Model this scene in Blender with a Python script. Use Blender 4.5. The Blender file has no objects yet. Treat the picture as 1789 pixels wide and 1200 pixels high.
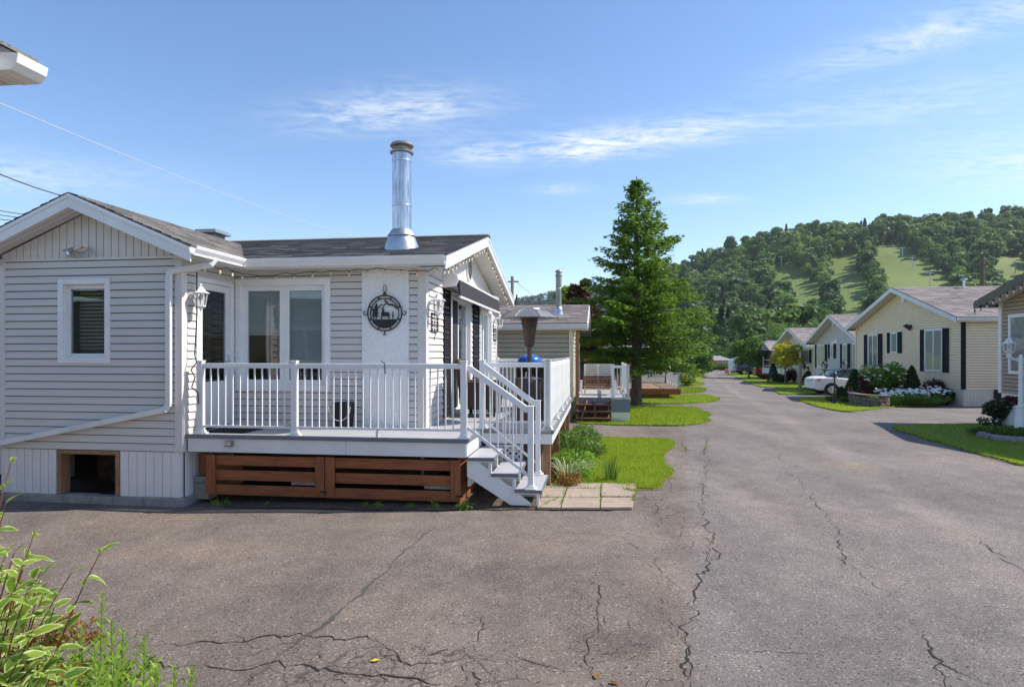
import bpy, math, random
import numpy as np
from mathutils import Vector, Matrix
random.seed(7); RNG = np.random.default_rng(7)
scene = bpy.context.scene
col = scene.collection
# ---------------------------------------------------------------- camera
FPX, HCAM, YH, CX = 1100.0, 1.9, 617.0, 894.5       # focal length in photo pixels, eye height, horizon row, centre column
cam = bpy.data.cameras.new('camera'); camo = bpy.data.objects.new('camera', cam); col.objects.link(camo)
cam.sensor_width = 36.0; cam.lens = 36.0 * FPX / 1789.0
cam.shift_y = (YH - 600.0) / 1789.0
cam.clip_start = 0.05; cam.clip_end = 6000
camo.location = (0, 0, HCAM); camo.rotation_euler = (math.radians(90), 0, 0)
scene.camera = camo
# ---------------------------------------------------------------- light
SUN_AZ, SUN_EL = 83.0, 47.0                         # azimuth clockwise from +Y, elevation
sd = bpy.data.lights.new('sun', 'SUN'); sd.energy = 3.5; sd.angle = math.radians(0.55); sd.color = (1.0, 0.93, 0.83)
so = bpy.data.objects.new('sun', sd); col.objects.link(so)
az, el = math.radians(SUN_AZ), math.radians(SUN_EL)
sdir = Vector((math.sin(az) * math.cos(el), math.cos(az) * math.cos(el), math.sin(el)))
so.rotation_euler = sdir.to_track_quat('Z', 'Y').to_euler(); so.location = (30, 0, 40)
world = bpy.data.worlds.new('World'); scene.world = world; world.use_nodes = True
wn, wl = world.node_tree.nodes, world.node_tree.links; wn.clear()
def wnode(t, **kw):
    n = wn.new(t)
    for k, v in kw.items(): setattr(n, k, v)
    return n
def wmath(op, a, b=None):
    n = wnode('ShaderNodeMath', operation=op)
    for i, x in enumerate((a, b)):
        if x is None: continue
        if isinstance(x, (int, float)): n.inputs[i].default_value = x
        else: wl.new(x, n.inputs[i])
    return n.outputs[0]
sky = wnode('ShaderNodeTexSky', sky_type='NISHITA', sun_disc=False, sun_elevation=el, sun_rotation=az,
            altitude=150.0, air_density=0.92, dust_density=0.25, ozone_density=1.8)
hs = wnode('ShaderNodeHueSaturation'); hs.inputs['Saturation'].default_value = 1.16; hs.inputs['Value'].default_value = 1.0
wl.new(sky.outputs[0], hs.inputs['Color'])
wb = wnode('ShaderNodeMix', data_type='RGBA', blend_type='MULTIPLY'); wb.inputs[0].default_value = 1.0; wl.new(hs.outputs[0], wb.inputs[6]); wb.inputs[7].default_value = (1.04, .955, .935, 1)   # the camera's warm white balance
# thin cirrus: laid out on a high flat layer (direction divided by its height), so it thins towards the horizon
tc = wnode('ShaderNodeTexCoord'); sx = wnode('ShaderNodeSeparateXYZ'); wl.new(tc.outputs['Generated'], sx.inputs[0])
zc = wmath('MAXIMUM', sx.outputs[2], 0.04)
U = wmath('DIVIDE', sx.outputs[0], zc); V = wmath('DIVIDE', sx.outputs[1], zc)
def gauss(u0, v0, ru, rv, ang, amp):
    c, s = math.cos(ang), math.sin(ang)
    du, dv = wmath('SUBTRACT', U, u0), wmath('SUBTRACT', V, v0)
    a = wmath('ADD', wmath('MULTIPLY', du, c / ru), wmath('MULTIPLY', dv, s / ru))
    b = wmath('ADD', wmath('MULTIPLY', du, -s / rv), wmath('MULTIPLY', dv, c / rv))
    q = wmath('ADD', wmath('MULTIPLY', a, a), wmath('MULTIPLY', b, b))
    return wmath('MULTIPLY', wmath('EXPONENT', wmath('MULTIPLY', q, -1.0)), amp)
masks = [(0.66, 2.92, 0.50, 0.20, -0.42, 1.05), (0.33, 3.05, 0.22, 0.22, 0, 0.75), (-0.52, 2.62, 0.42, 0.19, -0.32, 0.9), (-0.17, 3.15, 0.22, 0.22, 0.2, 0.7),
         (1.36, 1.95, 0.42, 0.13, -0.75, 0.8), (1.25, 4.1, 0.22, 0.12, 0, 0.75), (0.30, 3.85, 0.18, 0.13, 0, 0.45), (1.62, 2.5, 0.35, 0.25, -0.5, 0.4),
         (3.0, 3.3, 0.9, 0.5, 0.3, 0.8), (-3.2, 3.4, 1.0, 0.45, 0.2, 0.7), (2.6, -1.5, 1.3, 0.6, 0.6, 0.8), (-2.2, -2.4, 1.4, 0.6, -0.3, 0.8), (0.3, 0.35, 0.9, 0.3, -0.4, 0.6)]
msum = None
for m in masks:
    g = gauss(*m); msum = g if msum is None else wmath('ADD', msum, g)
cv = wnode('ShaderNodeCombineXYZ'); wl.new(U, cv.inputs[0]); wl.new(V, cv.inputs[1])
def cloudnoise(rot, sc, scale, detail, dist):
    mp = wnode('ShaderNodeMapping'); mp.inputs['Rotation'].default_value = (0, 0, rot); mp.inputs['Scale'].default_value = sc
    wl.new(cv.outputs[0], mp.inputs['Vector'])
    nz = wnode('ShaderNodeTexNoise'); nz.inputs['Scale'].default_value = scale; nz.inputs['Detail'].default_value = detail
    nz.inputs['Roughness'].default_value = 0.62; nz.inputs['Distortion'].default_value = dist
    wl.new(mp.outputs[0], nz.inputs['Vector']); return nz.outputs[0]
n1 = cloudnoise(0.75, (1.0, 2.3, 1), 2.6, 12, 2.2); n2 = cloudnoise(0.3, (1.0, 1.3, 1), 5.5, 13, 1.8)
cl = wmath('ADD', wmath('MULTIPLY', n1, 0.62), wmath('MULTIPLY', n2, 0.38))
mr = wnode('ShaderNodeMapRange'); mr.inputs['From Min'].default_value = 0.38; mr.inputs['From Max'].default_value = 0.78
wl.new(cl, mr.inputs['Value'])
cf = wmath('MINIMUM', wmath('MULTIPLY', wmath('MULTIPLY', mr.outputs[0], msum), 1.4), 0.85)
cmix = wnode('ShaderNodeMix', data_type='RGBA'); wl.new(cf, cmix.inputs[0]); wl.new(wb.outputs[2], cmix.inputs[6]); cmix.inputs[7].default_value = (4.7, 4.85, 5.0, 1)
bg = wnode('ShaderNodeBackground'); bg.inputs['Strength'].default_value = 0.12
wl.new(cmix.outputs[2], bg.inputs['Color'])
wo = wnode('ShaderNodeOutputWorld'); wl.new(bg.outputs[0], wo.inputs['Surface'])
vs = scene.view_settings; vs.view_transform = 'Standard'; vs.look = 'None'; vs.gamma = 1.0; vs.use_curve_mapping = False; vs.exposure = 0.95
scene.render.resolution_x, scene.render.resolution_y = 1024, 686
# ---------------------------------------------------------------- ground heights and photo-pixel helpers
def gz(x, y):
    z = np.interp(y, (0, 18, 24.6, 37, 60, 100, 160), (0, 0, -.135, -.5, -.75, -1.0, -1.0))
    dip = np.clip((-np.asarray(x, float) - .6) / 3.6, 0, 1) * np.clip((13.5 - np.asarray(y, float)) / 3.0, 0, 1)
    return z - .11 * dip
_ys = np.concatenate([np.linspace(1.5, 30, 28501), np.linspace(30, 160, 26001)])
_py = YH + (HCAM - gz(np.full_like(_ys, 5.0), _ys)) * FPX / _ys
def G(px, py, dz=0.0):
    """photo pixel of a ground contact -> world x, y, z on the ground"""
    Y = float(_ys[np.abs(_py - py).argmin()]); X = (px - CX) / FPX * Y
    for _ in range(3):
        Y = (HCAM - float(gz(X, Y))) * FPX / (py - YH) if Y < 14 else Y; X = (px - CX) / FPX * Y
    return Vector((X, Y, float(gz(X, Y)) + dz))
def AT(px, py, Y): return Vector(((px - CX) / FPX * Y, Y, HCAM - (py - YH) / FPX * Y))
class Frame:
    """a plan rotated by th: r to the right, d away from the camera; origin under the pixel column px0 at distance Y0"""
    def __init__(s, px0, Y0, vpx=1045.0):
        s.th = math.atan((vpx - CX) / FPX); s.S, s.C = math.sin(s.th), math.cos(s.th)
        s.ox, s.oy = (px0 - CX) / FPX * Y0, Y0; s.oz = float(gz(s.ox, s.oy)) if Y0 > 14 else 0.0
        s.cr, s.cd = s.loc(0, 0)
    def loc(s, x, y): dx, dy = x - s.ox, y - s.oy; return dx * s.C - dy * s.S, dx * s.S + dy * s.C
    def wld(s, r, d, z=0): return Vector((s.ox + r * s.C + d * s.S, s.oy - r * s.S + d * s.C, z + s.oz))
    def ray(s, px): a = (px - CX) / FPX; return a * s.C - s.S, a * s.S + s.C
    def onD(s, px, py, d): rr, dd = s.ray(px); k = (d - s.cd) / dd; return Vector((s.cr + k * rr, d, HCAM - s.oz - (py - YH) / FPX * k))
    def onR(s, px, py, r): rr, dd = s.ray(px); k = (r - s.cr) / rr; return Vector((r, s.cd + k * dd, HCAM - s.oz - (py - YH) / FPX * k))
    def onZ(s, px, py, z): k = (HCAM - s.oz - z) * FPX / (py - YH); rr, dd = s.ray(px); return Vector((s.cr + k * rr, s.cd + k * dd, z))
# ---------------------------------------------------------------- mesh helpers
class MB:
    def __init__(s): s.v = []; s.f = []; s.m = []
    def add(s, vs, fs, mi=0):
        o = len(s.v); s.v += [tuple(p) for p in vs]
        for f in fs: s.f.append(tuple(i + o for i in f)); s.m.append(mi)
        return s
    def box(s, x0, x1, y0, y1, z0, z1, mi=0):
        return s.add([(x0,y0,z0),(x1,y0,z0),(x1,y1,z0),(x0,y1,z0),(x0,y0,z1),(x1,y0,z1),(x1,y1,z1),(x0,y1,z1)],
                     [(3,2,1,0),(4,5,6,7),(0,1,5,4),(1,2,6,5),(2,3,7,6),(3,0,4,7)], mi)
    def beam(s, p, q, w, h, up=(0,0,1), mi=0):
        p, q = Vector(p), Vector(q); t = (q - p).normalized(); a = t.cross(Vector(up))
        a = a.normalized() if a.length > 1e-5 else Vector((1,0,0)); b = a.cross(t).normalized()
        a *= w / 2; b *= h / 2; v = []
        for c in (p, q): v += [c - a - b, c + a - b, c + a + b, c - a + b]
        return s.add(v, [(3,2,1,0),(4,5,6,7),(0,1,5,4),(1,2,6,5),(2,3,7,6),(3,0,4,7)], mi)
    def tube(s, pts, rad, n=8, mi=0, cap=True):
        pts = [Vector(p) for p in pts]; rads = rad if isinstance(rad, (list, tuple)) else [rad] * len(pts); v = []; f = []
        prev = None
        for i, p in enumerate(pts):
            t = (pts[min(i+1, len(pts)-1)] - pts[max(i-1, 0)]).normalized()
            a = prev - t * prev.dot(t) if prev is not None else t.orthogonal()
            a = a.normalized() if a.length > 1e-6 else t.orthogonal().normalized()
            prev = a; b = t.cross(a)
            v += [p + (a * math.cos(k*2*math.pi/n) + b * math.sin(k*2*math.pi/n)) * rads[i] for k in range(n)]
        for i in range(len(pts)-1):
            for k in range(n): f.append((i*n+k, i*n+(k+1)%n, (i+1)*n+(k+1)%n, (i+1)*n+k))
        if cap: f += [tuple(range(n-1, -1, -1)), tuple(range((len(pts)-1)*n, len(pts)*n))]
        return s.add(v, f, mi)
    def lathe(s, prof, n=16, c=(0,0,0), mi=0, rot=0.0, sx=1, sy=1):
        v = []; f = []; c = Vector(c)
        for r, z in prof: v += [c + Vector((r*sx*math.cos(rot+k*2*math.pi/n), r*sy*math.sin(rot+k*2*math.pi/n), z)) for k in range(n)]
        m = len(prof)
        for i in range(m-1):
            for k in range(n): f.append((i*n+k, i*n+(k+1)%n, (i+1)*n+(k+1)%n, (i+1)*n+k))
        f += [tuple(range(n-1, -1, -1)), tuple(range((m-1)*n, m*n))]
        return s.add(v, f, mi)
    def prism(s, pts, vec, mi=0):
        vec = Vector(vec); a = [Vector(p) for p in pts]; n = len(a); v = a + [p + vec for p in a]
        return s.add(v, [tuple(range(n-1, -1, -1)), tuple(range(n, 2*n))] + [(k, (k+1)%n, n+(k+1)%n, n+k) for k in range(n)], mi)
    def lb(s, O, u, n, a0, a1, o0, o1, v0, v1, mi=0):
        """box in wall coordinates: along the wall, outwards, upwards"""
        O, u, n = Vector(O), Vector(u), Vector(n); z = Vector((0,0,1))
        P = lambda a, o, v: O + u*a + n*o + z*v
        return s.add([P(a0,o0,v0),P(a1,o0,v0),P(a1,o1,v0),P(a0,o1,v0),P(a0,o0,v1),P(a1,o0,v1),P(a1,o1,v1),P(a0,o1,v1)],
                     [(0,1,2,3),(7,6,5,4),(4,5,1,0),(5,6,2,1),(6,7,3,2),(7,4,0,3)], mi)
    def mesh(s, name, mats, smooth=False):
        me = bpy.data.meshes.new(name); me.from_pydata(s.v, [], s.f)
        for m in (mats if isinstance(mats, (list, tuple)) else [mats]): me.materials.append(m)
        me.polygons.foreach_set('material_index', s.m)
        if smooth: me.polygons.foreach_set('use_smooth', [True] * len(s.f))
        me.update(); return me
    def build(s, name, mats, parent=None, smooth=False, bevel=0, fix=True):
        me = s.mesh(name, mats, smooth)
        if fix:
            import bmesh
            b = bmesh.new(); b.from_mesh(me); bmesh.ops.recalc_face_normals(b, faces=b.faces); b.to_mesh(me); b.free()
        o = link(name, me, parent)
        if bevel:
            md = o.modifiers.new('bevel', 'BEVEL'); md.width = bevel; md.segments = 2; md.limit_method = 'ANGLE'
        if smooth == 'auto' or smooth: 
            try: me.set_sharp_from_angle(angle=math.radians(40))
            except Exception: pass
        return o
def link(name, me, parent=None, loc=None, rot=None, scale=None):
    o = bpy.data.objects.new(name, me); col.objects.link(o); o.parent = parent
    if loc is not None: o.location = loc
    if rot is not None: o.rotation_euler = rot
    if scale is not None: o.scale = scale
    return o
def tag(o, label=None, cat=None, group=None, kind=None):
    for k, v in (('label', label), ('category', cat), ('group', group), ('kind', kind)):
        if v: o[k] = v
    return o
def thing(name, label, cat, loc=(0,0,0), rotz=0.0, group=None):
    o = bpy.data.objects.new(name, None); col.objects.link(o); o.location = loc; o.rotation_euler = (0, 0, rotz); o.empty_display_size = .2
    return tag(o, label, cat, group)
def big(name, verts, faces, mats, parent=None, mi=None, smooth=False):
    """numpy arrays -> mesh object; faces (n, k)"""
    me = bpy.data.meshes.new(name); nv, (nf, k) = len(verts), faces.shape
    me.vertices.add(nv); me.vertices.foreach_set('co', np.asarray(verts, np.float32).ravel())
    me.loops.add(nf * k); me.loops.foreach_set('vertex_index', faces.astype(np.int32).ravel())
    me.polygons.add(nf); me.polygons.foreach_set('loop_start', np.arange(0, nf*k, k, dtype=np.int32)); me.polygons.foreach_set('loop_total', np.full(nf, k, np.int32))
    for m in (mats if isinstance(mats, (list, tuple)) else [mats]): me.materials.append(m)
    if mi is not None: me.polygons.foreach_set('material_index', np.asarray(mi, np.int32))
    if smooth: me.polygons.foreach_set('use_smooth', np.ones(nf, bool))
    me.update(calc_edges=True); me.validate()
    return me if parent == 'mesh' else link(name, me, parent)
# ---------------------------------------------------------------- materials
MATS = {}
def _new(name):
    m = bpy.data.materials.new(name); m.use_nodes = True; nt = m.node_tree; nt.nodes.clear()
    out = nt.nodes.new('ShaderNodeOutputMaterial'); b = nt.nodes.new('ShaderNodeBsdfPrincipled'); nt.links.new(b.outputs[0], out.inputs[0])
    return m, nt, b, out
def N(nt, t, ins=None, **kw):
    n = nt.nodes.new(t)
    for k, v in kw.items(): setattr(n, k, v)
    for k, v in (ins or {}).items():
        if hasattr(v, 'is_linked') or isinstance(v, bpy.types.NodeSocket): nt.links.new(v, n.inputs[k])
        else: n.inputs[k].default_value = v
    return n
def ramp(nt, fac, stops):
    r = nt.nodes.new('ShaderNodeValToRGB'); nt.links.new(fac, r.inputs[0]); e = r.color_ramp.elements
    while len(e) < len(stops): e.new(0.5)
    for el_, (p, c) in zip(e, stops): el_.position = p; el_.color = (c[0], c[1], c[2], 1) if hasattr(c, '__len__') else (c, c, c, 1)
    return r.outputs[0]
def mixc(nt, a, b, fac, mode='MIX'):
    n = nt.nodes.new('ShaderNodeMix'); n.data_type = 'RGBA'; n.blend_type = mode
    for i, x in ((0, fac), (6, a), (7, b)):
        if isinstance(x, bpy.types.NodeSocket): nt.links.new(x, n.inputs[i])
        elif i == 0: n.inputs[0].default_value = x
        else: n.inputs[i].default_value = (x[0], x[1], x[2], 1)
    return n.outputs[2]
def pm(name, c, rough=.55, var=.12, scale=4.0, bump=0.0, bscale=60.0, metal=0.0, spec=.4, stretch=(1,1,1), dirt=0.0, dirtc=(.12,.10,.08)):
    m, nt, b, out = _new(name); tcn = N(nt, 'ShaderNodeTexCoord'); mp = N(nt, 'ShaderNodeMapping', {'Vector': tcn.outputs['Object'], 'Scale': stretch})
    nz = N(nt, 'ShaderNodeTexNoise', {'Vector': mp.outputs[0], 'Scale': scale, 'Detail': 6.0, 'Roughness': .6})
    lo = [x * (1 - var) for x in c]; hi = [min(1, x * (1 + var)) for x in c]
    cc = ramp(nt, nz.outputs[0], [(.3, lo), (.7, hi)])
    if dirt:
        nd = N(nt, 'ShaderNodeTexNoise', {'Vector': mp.outputs[0], 'Scale': scale * .6, 'Detail': 8.0, 'Roughness': .7})
        df = ramp(nt, nd.outputs[0], [(.52, 0.0), (.75, dirt)]); cc = mixc(nt, cc, dirtc, df)
    nt.links.new(cc, b.inputs['Base Color']); b.inputs['Metallic'].default_value = metal; b.inputs['Specular IOR Level'].default_value = spec
    rr = ramp(nt, nz.outputs[0], [(.2, max(0, rough - .08)), (.8, min(1, rough + .08))]); nt.links.new(rr, b.inputs['Roughness'])
    if bump:
        nb = N(nt, 'ShaderNodeTexNoise', {'Vector': mp.outputs[0], 'Scale': bscale, 'Detail': 5.0})
        bp = N(nt, 'ShaderNodeBump', {'Height': nb.outputs[0], 'Strength': bump, 'Distance': .02}); nt.links.new(bp.outputs[0], b.inputs['Normal'])
    MATS[name] = m; return m
def leafmat(name, c, c2, trans=.35, scale=1.2, rough=.5, yellow=None, isl=1.0):
    m, nt, b, out = _new(name); geo = N(nt, 'ShaderNodeNewGeometry'); oi = N(nt, 'ShaderNodeObjectInfo')
    nz = N(nt, 'ShaderNodeTexNoise', {'Vector': geo.outputs['Position'], 'Scale': scale, 'Detail': 3.0})
    ad = N(nt, 'ShaderNodeMath', {0: geo.outputs['Random Per Island'], 1: isl, 2: nz.outputs[0]}, operation='MULTIPLY_ADD')
    ad2 = N(nt, 'ShaderNodeMath', {0: ad.outputs[0], 1: oi.outputs['Random']}, operation='ADD')
    dv = N(nt, 'ShaderNodeMath', {0: ad2.outputs[0], 1: 2.0 + isl}, operation='DIVIDE')
    stops = [(.30, c), (.70, c2)] + ([(.80, yellow)] if yellow else [])
    cc = ramp(nt, dv.outputs[0], stops)
    nt.links.new(cc, b.inputs['Base Color']); b.inputs['Roughness'].default_value = rough; b.inputs['Specular IOR Level'].default_value = .25
    tr = N(nt, 'ShaderNodeBsdfTranslucent', {'Color': mixc(nt, cc, (1.0, 1.0, .25), .35, 'MULTIPLY')})
    g = N(nt, 'ShaderNodeHueSaturation', {'Color': cc, 'Value': 1.5}); nt.links.new(g.outputs[0], tr.inputs['Color'])
    mx = N(nt, 'ShaderNodeMixShader', {0: trans, 1: b.outputs[0], 2: tr.outputs[0]}); nt.links.new(mx.outputs[0], out.inputs[0])
    MATS[name] = m; return m
def glassmat(name, tint=(.86,.9,.9), boost=1.5):
    m, nt, b, out = _new(name); nt.nodes.remove(b)
    t = N(nt, 'ShaderNodeBsdfTransparent', {'Color': (*tint, 1)}); g = N(nt, 'ShaderNodeBsdfGlossy', {'Color': (.95,.97,1,1), 'Roughness': .015})
    lw = N(nt, 'ShaderNodeLayerWeight', {'Blend': .5}); p5 = N(nt, 'ShaderNodeMath', {0: lw.outputs['Facing'], 1: 4.0}, operation='POWER'); mu = N(nt, 'ShaderNodeMath', {0: p5.outputs[0], 1: .9, 2: .05 * boost}, operation='MULTIPLY_ADD'); mu.use_clamp = True
    geo = N(nt, 'ShaderNodeNewGeometry'); nz = N(nt, 'ShaderNodeTexNoise', {'Vector': geo.outputs['Position'], 'Scale': 2.2, 'Detail': 1.0})
    bp = N(nt, 'ShaderNodeBump', {'Height': nz.outputs[0], 'Strength': .06, 'Distance': .03}); nt.links.new(bp.outputs[0], g.inputs['Normal'])
    mx = N(nt, 'ShaderNodeMixShader', {0: mu.outputs[0], 1: t.outputs[0], 2: g.outputs[0]}); nt.links.new(mx.outputs[0], out.inputs[0])
    MATS[name] = m; return m
def woodmat(name, c, stretch=(1.5, 14, 14), var=.35, rough=.6):
    m, nt, b, out = _new(name); tcn = N(nt, 'ShaderNodeTexCoord'); oi = N(nt, 'ShaderNodeObjectInfo')
    off = N(nt, 'ShaderNodeVectorMath', {0: tcn.outputs['Object'], 1: oi.outputs['Location']}, operation='ADD')
    mp = N(nt, 'ShaderNodeMapping', {'Vector': off.outputs[0], 'Scale': stretch})
    nz = N(nt, 'ShaderNodeTexNoise', {'Vector': mp.outputs[0], 'Scale': 2.5, 'Detail': 7.0, 'Roughness': .65, 'Distortion': .6})
    n2 = N(nt, 'ShaderNodeTexNoise', {'Vector': tcn.outputs['Object'], 'Scale': 3.0, 'Detail': 4.0})
    cc = ramp(nt, nz.outputs[0], [(.28, [x*(1-var) for x in c]), (.5, c), (.75, [min(1, x*(1+var)) for x in c])])
    cc = mixc(nt, cc, [x * .55 for x in c], ramp(nt, n2.outputs[0], [(.5, 0.0), (.8, .55)]))
    nt.links.new(cc, b.inputs['Base Color']); b.inputs['Roughness'].default_value = rough
    bp = N(nt, 'ShaderNodeBump', {'Height': nz.outputs[0], 'Strength': .25, 'Distance': .01}); nt.links.new(bp.outputs[0], b.inputs['Normal'])
    MATS[name] = m; return m
def shinglemat(name, c, tab=(.30, .14)):
    m, nt, b, out = _new(name); geo = N(nt, 'ShaderNodeNewGeometry'); tcn = N(nt, 'ShaderNodeTexCoord')
    nz = N(nt, 'ShaderNodeTexNoise', {'Vector': tcn.outputs['Object'], 'Scale': 90.0, 'Detail': 3.0})
    n2 = N(nt, 'ShaderNodeTexNoise', {'Vector': tcn.outputs['Object'], 'Scale': 1.4, 'Detail': 4.0})
    cc = ramp(nt, geo.outputs['Random Per Island'], [(0, [x*.74 for x in c]), (.5, c), (1, [x*1.25 for x in c])])
    cc = mixc(nt, cc, ramp(nt, nz.outputs[0], [(.35, .35), (.7, 1.35)]), .55, 'MULTIPLY')
    cc = mixc(nt, cc, ramp(nt, n2.outputs[0], [(.3, .75), (.7, 1.15)]), .6, 'MULTIPLY')
    nt.links.new(cc, b.inputs['Base Color']); b.inputs['Roughness'].default_value = .9; b.inputs['Specular IOR Level'].default_value = .2
    bp = N(nt, 'ShaderNodeBump', {'Height': nz.outputs[0], 'Strength': .5, 'Distance': .006}); nt.links.new(bp.outputs[0], b.inputs['Normal'])
    MATS[name] = m; return m
def soffitmat(name, c, axis='X', pitch=.10):
    m, nt, b, out = _new(name); tcn = N(nt, 'ShaderNodeTexCoord'); w = N(nt, 'ShaderNodeTexWave', {'Vector': tcn.outputs['Object'], 'Scale': .314 / pitch}, bands_direction=axis)
    cc = ramp(nt, w.outputs[0], [(0, [x * .55 for x in c]), (.12, c)]); nt.links.new(cc, b.inputs['Base Color']); b.inputs['Roughness'].default_value = .5
    MATS[name] = m; return m
def asphaltmat():
    m, nt, b, out = _new('asphalt'); geo = N(nt, 'ShaderNodeNewGeometry'); P = geo.outputs['Position']
    fine = N(nt, 'ShaderNodeTexNoise', {'Vector': P, 'Scale': 95.0, 'Detail': 3.0, 'Roughness': .7})
    vor = N(nt, 'ShaderNodeTexVoronoi', {'Vector': P, 'Scale': 85.0}); sp = N(nt, 'ShaderNodeSeparateColor', {'Color': vor.outputs['Color']})
    mid = N(nt, 'ShaderNodeTexNoise', {'Vector': P, 'Scale': 3.2, 'Detail': 7.0, 'Roughness': .65})
    large = N(nt, 'ShaderNodeTexNoise', {'Vector': P, 'Scale': .42, 'Detail': 6.0, 'Roughness': .6, 'Distortion': .4})
    mpx = N(nt, 'ShaderNodeMapping', {'Vector': P, 'Rotation': (0, 0, .30), 'Scale': (1.0, .07, 1.0)})
    track = N(nt, 'ShaderNodeTexNoise', {'Vector': mpx.outputs[0], 'Scale': .9, 'Detail': 4.0, 'Roughness': .5})
    cc = ramp(nt, fine.outputs[0], [(.28, (.078, .071, .066)), (.52, (.168, .152, .142)), (.78, (.29, .264, .248))])
    cc = mixc(nt, cc, (.34, .315, .295), ramp(nt, sp.outputs[0], [(.90, 0.0), (.97, .75)]))
    cc = mixc(nt, cc, (.035, .032, .031), ramp(nt, sp.outputs[1], [(.91, 0.0), (.97, .8)]))
    cc = mixc(nt, cc, ramp(nt, mid.outputs[0], [(.3, .78), (.72, 1.2)]), .8, 'MULTIPLY')
    cc = mixc(nt, cc, ramp(nt, large.outputs[0], [(.3, (.76, .76, .78)), (.5, (1, 1, 1)), (.72, (1.28, 1.22, 1.14))]), .9, 'MULTIPLY')
    cc = mixc(nt, cc, ramp(nt, track.outputs[0], [(.35, .84), (.6, 1.1), (.72, 1.28)]), .75, 'MULTIPLY')
    # older, paler brown-grey surface off the carriageway (left of the road seam)
    s = N(nt, 'ShaderNodeSeparateXYZ', {'Vector': P}); ln = N(nt, 'ShaderNodeMath', {0: s.outputs[1], 1: -.27}, operation='MULTIPLY')
    dx = N(nt, 'ShaderNodeMath', {0: s.outputs[0], 1: ln.outputs[0]}, operation='ADD'); wob = N(nt, 'ShaderNodeMath', {0: mid.outputs[0], 1: .3}, operation='MULTIPLY')
    dx2 = N(nt, 'ShaderNodeMath', {0: dx.outputs[0], 1: wob.outputs[0]}, operation='ADD')
    side = ramp(nt, N(nt, 'ShaderNodeMapRange', {'Value': dx2.outputs[0], 'From Min': -.6, 'From Max': 1.2}).outputs[0], [(.42, (1.0, .915, .84)), (.5, (1.06, 1.03, 1.015))])
    cc = mixc(nt, cc, side, 1.0, 'MULTIPLY')
    # pale dusty wheel line running across the road
    ax, ay, bx, by = 7.6, 17.0, 4.2, 5.0; l_ = math.hypot(bx - ax, by - ay); dd = N(nt, 'ShaderNodeVectorMath', {0: P, 1: (ax, ay, 0)}, operation='SUBTRACT')
    dl = N(nt, 'ShaderNodeVectorMath', {0: dd.outputs[0], 1: (-(by - ay) / l_, (bx - ax) / l_, 0)}, operation='DOT_PRODUCT'); ab = N(nt, 'ShaderNodeMath', {0: dl.outputs['Value']}, operation='ABSOLUTE'); ab2 = N(nt, 'ShaderNodeMath', {0: ab.outputs[0], 1: N(nt, 'ShaderNodeMath', {0: mid.outputs[0], 1: .5}, operation='MULTIPLY').outputs[0]}, operation='ADD')
    cc = mixc(nt, cc, (1.30, 1.26, 1.22), ramp(nt, ab2.outputs[0], [(.22, .85), (.62, 0.0)]), 'MULTIPLY')
    # alligator cracking in patches
    v2 = N(nt, 'ShaderNodeTexVoronoi', {'Vector': N(nt, 'ShaderNodeVectorMath', {0: P, 1: N(nt, 'ShaderNodeVectorMath', {0: mid.outputs[1], 'Scale': .25}, operation='SCALE').outputs[0]}, operation='ADD').outputs[0], 'Scale': 4.2}, feature='DISTANCE_TO_EDGE')
    def blob(x, y, rx, ry):
        d = N(nt, 'ShaderNodeVectorMath', {0: P, 1: (x, y, 0)}, operation='SUBTRACT'); e = N(nt, 'ShaderNodeVectorMath', {0: d.outputs[0], 1: (1/rx, 1/ry, 0)}, operation='MULTIPLY')
        return N(nt, 'ShaderNodeVectorMath', {0: e.outputs[0]}, operation='LENGTH').outputs['Value']
    bl = N(nt, 'ShaderNodeMath', {0: blob(-.8, 3.78, 1.0, .42), 1: blob(1.85, 7.6, .33, 1.2)}, operation='MINIMUM')
    bw = N(nt, 'ShaderNodeMath', {0: bl.outputs[0], 1: N(nt, 'ShaderNodeMath', {0: mid.outputs[0], 1: .8}, operation='MULTIPLY').outputs[0]}, operation='ADD')
    msk = ramp(nt, N(nt, 'ShaderNodeMath', {0: bw.outputs[0], 1: .5}, operation='MULTIPLY').outputs[0], [(.55, 1.0), (.72, 0.0)])
    for (bx_, by_, rx_, ry_, cl_, st_) in ((1.95, 6.6, .28, .75, (1.5, 1.36, 1.22), .7), (.3, 6.2, .7, .4, (1.28, 1.18, 1.08), .6), (1.25, 5.3, .35, .6, (1.3, 1.2, 1.1), .5), (.66, 4.15, .32, .26, (.55, .55, .56), .7), (-3.2, 6.3, 1.6, .35, (1.25, 1.2, 1.14), .6), (5.6, 10.6, .5, .7, (1.3, 1.12, .85), .45), (-.2, 5.2, .9, .7, (.84, .84, .85), .7), (3.2, 4.6, 1.0, .5, (.86, .86, .87), .7)):
        q_ = N(nt, 'ShaderNodeMath', {0: blob(bx_, by_, rx_, ry_), 1: N(nt, 'ShaderNodeMath', {0: mid.outputs[0], 1: 1.3}, operation='MULTIPLY').outputs[0]}, operation='ADD'); q2 = N(nt, 'ShaderNodeMath', {0: q_.outputs[0], 1: .35}, operation='MULTIPLY')
        cc = mixc(nt, cc, cl_, ramp(nt, q2.outputs[0], [(.30, st_), (.62, 0.0)]), 'MULTIPLY')
    crk = ramp(nt, v2.outputs['Distance'], [(.0, .6), (.014, .4), (.03, 0.0)])
    cm = N(nt, 'ShaderNodeMath', {0: crk, 1: msk}, operation='MULTIPLY')
    cc = mixc(nt, cc, (.03, .028, .027), cm.outputs[0])
    nt.links.new(cc, b.inputs['Base Color']); b.inputs['Roughness'].default_value = .88; b.inputs['Specular IOR Level'].default_value = .25
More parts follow.
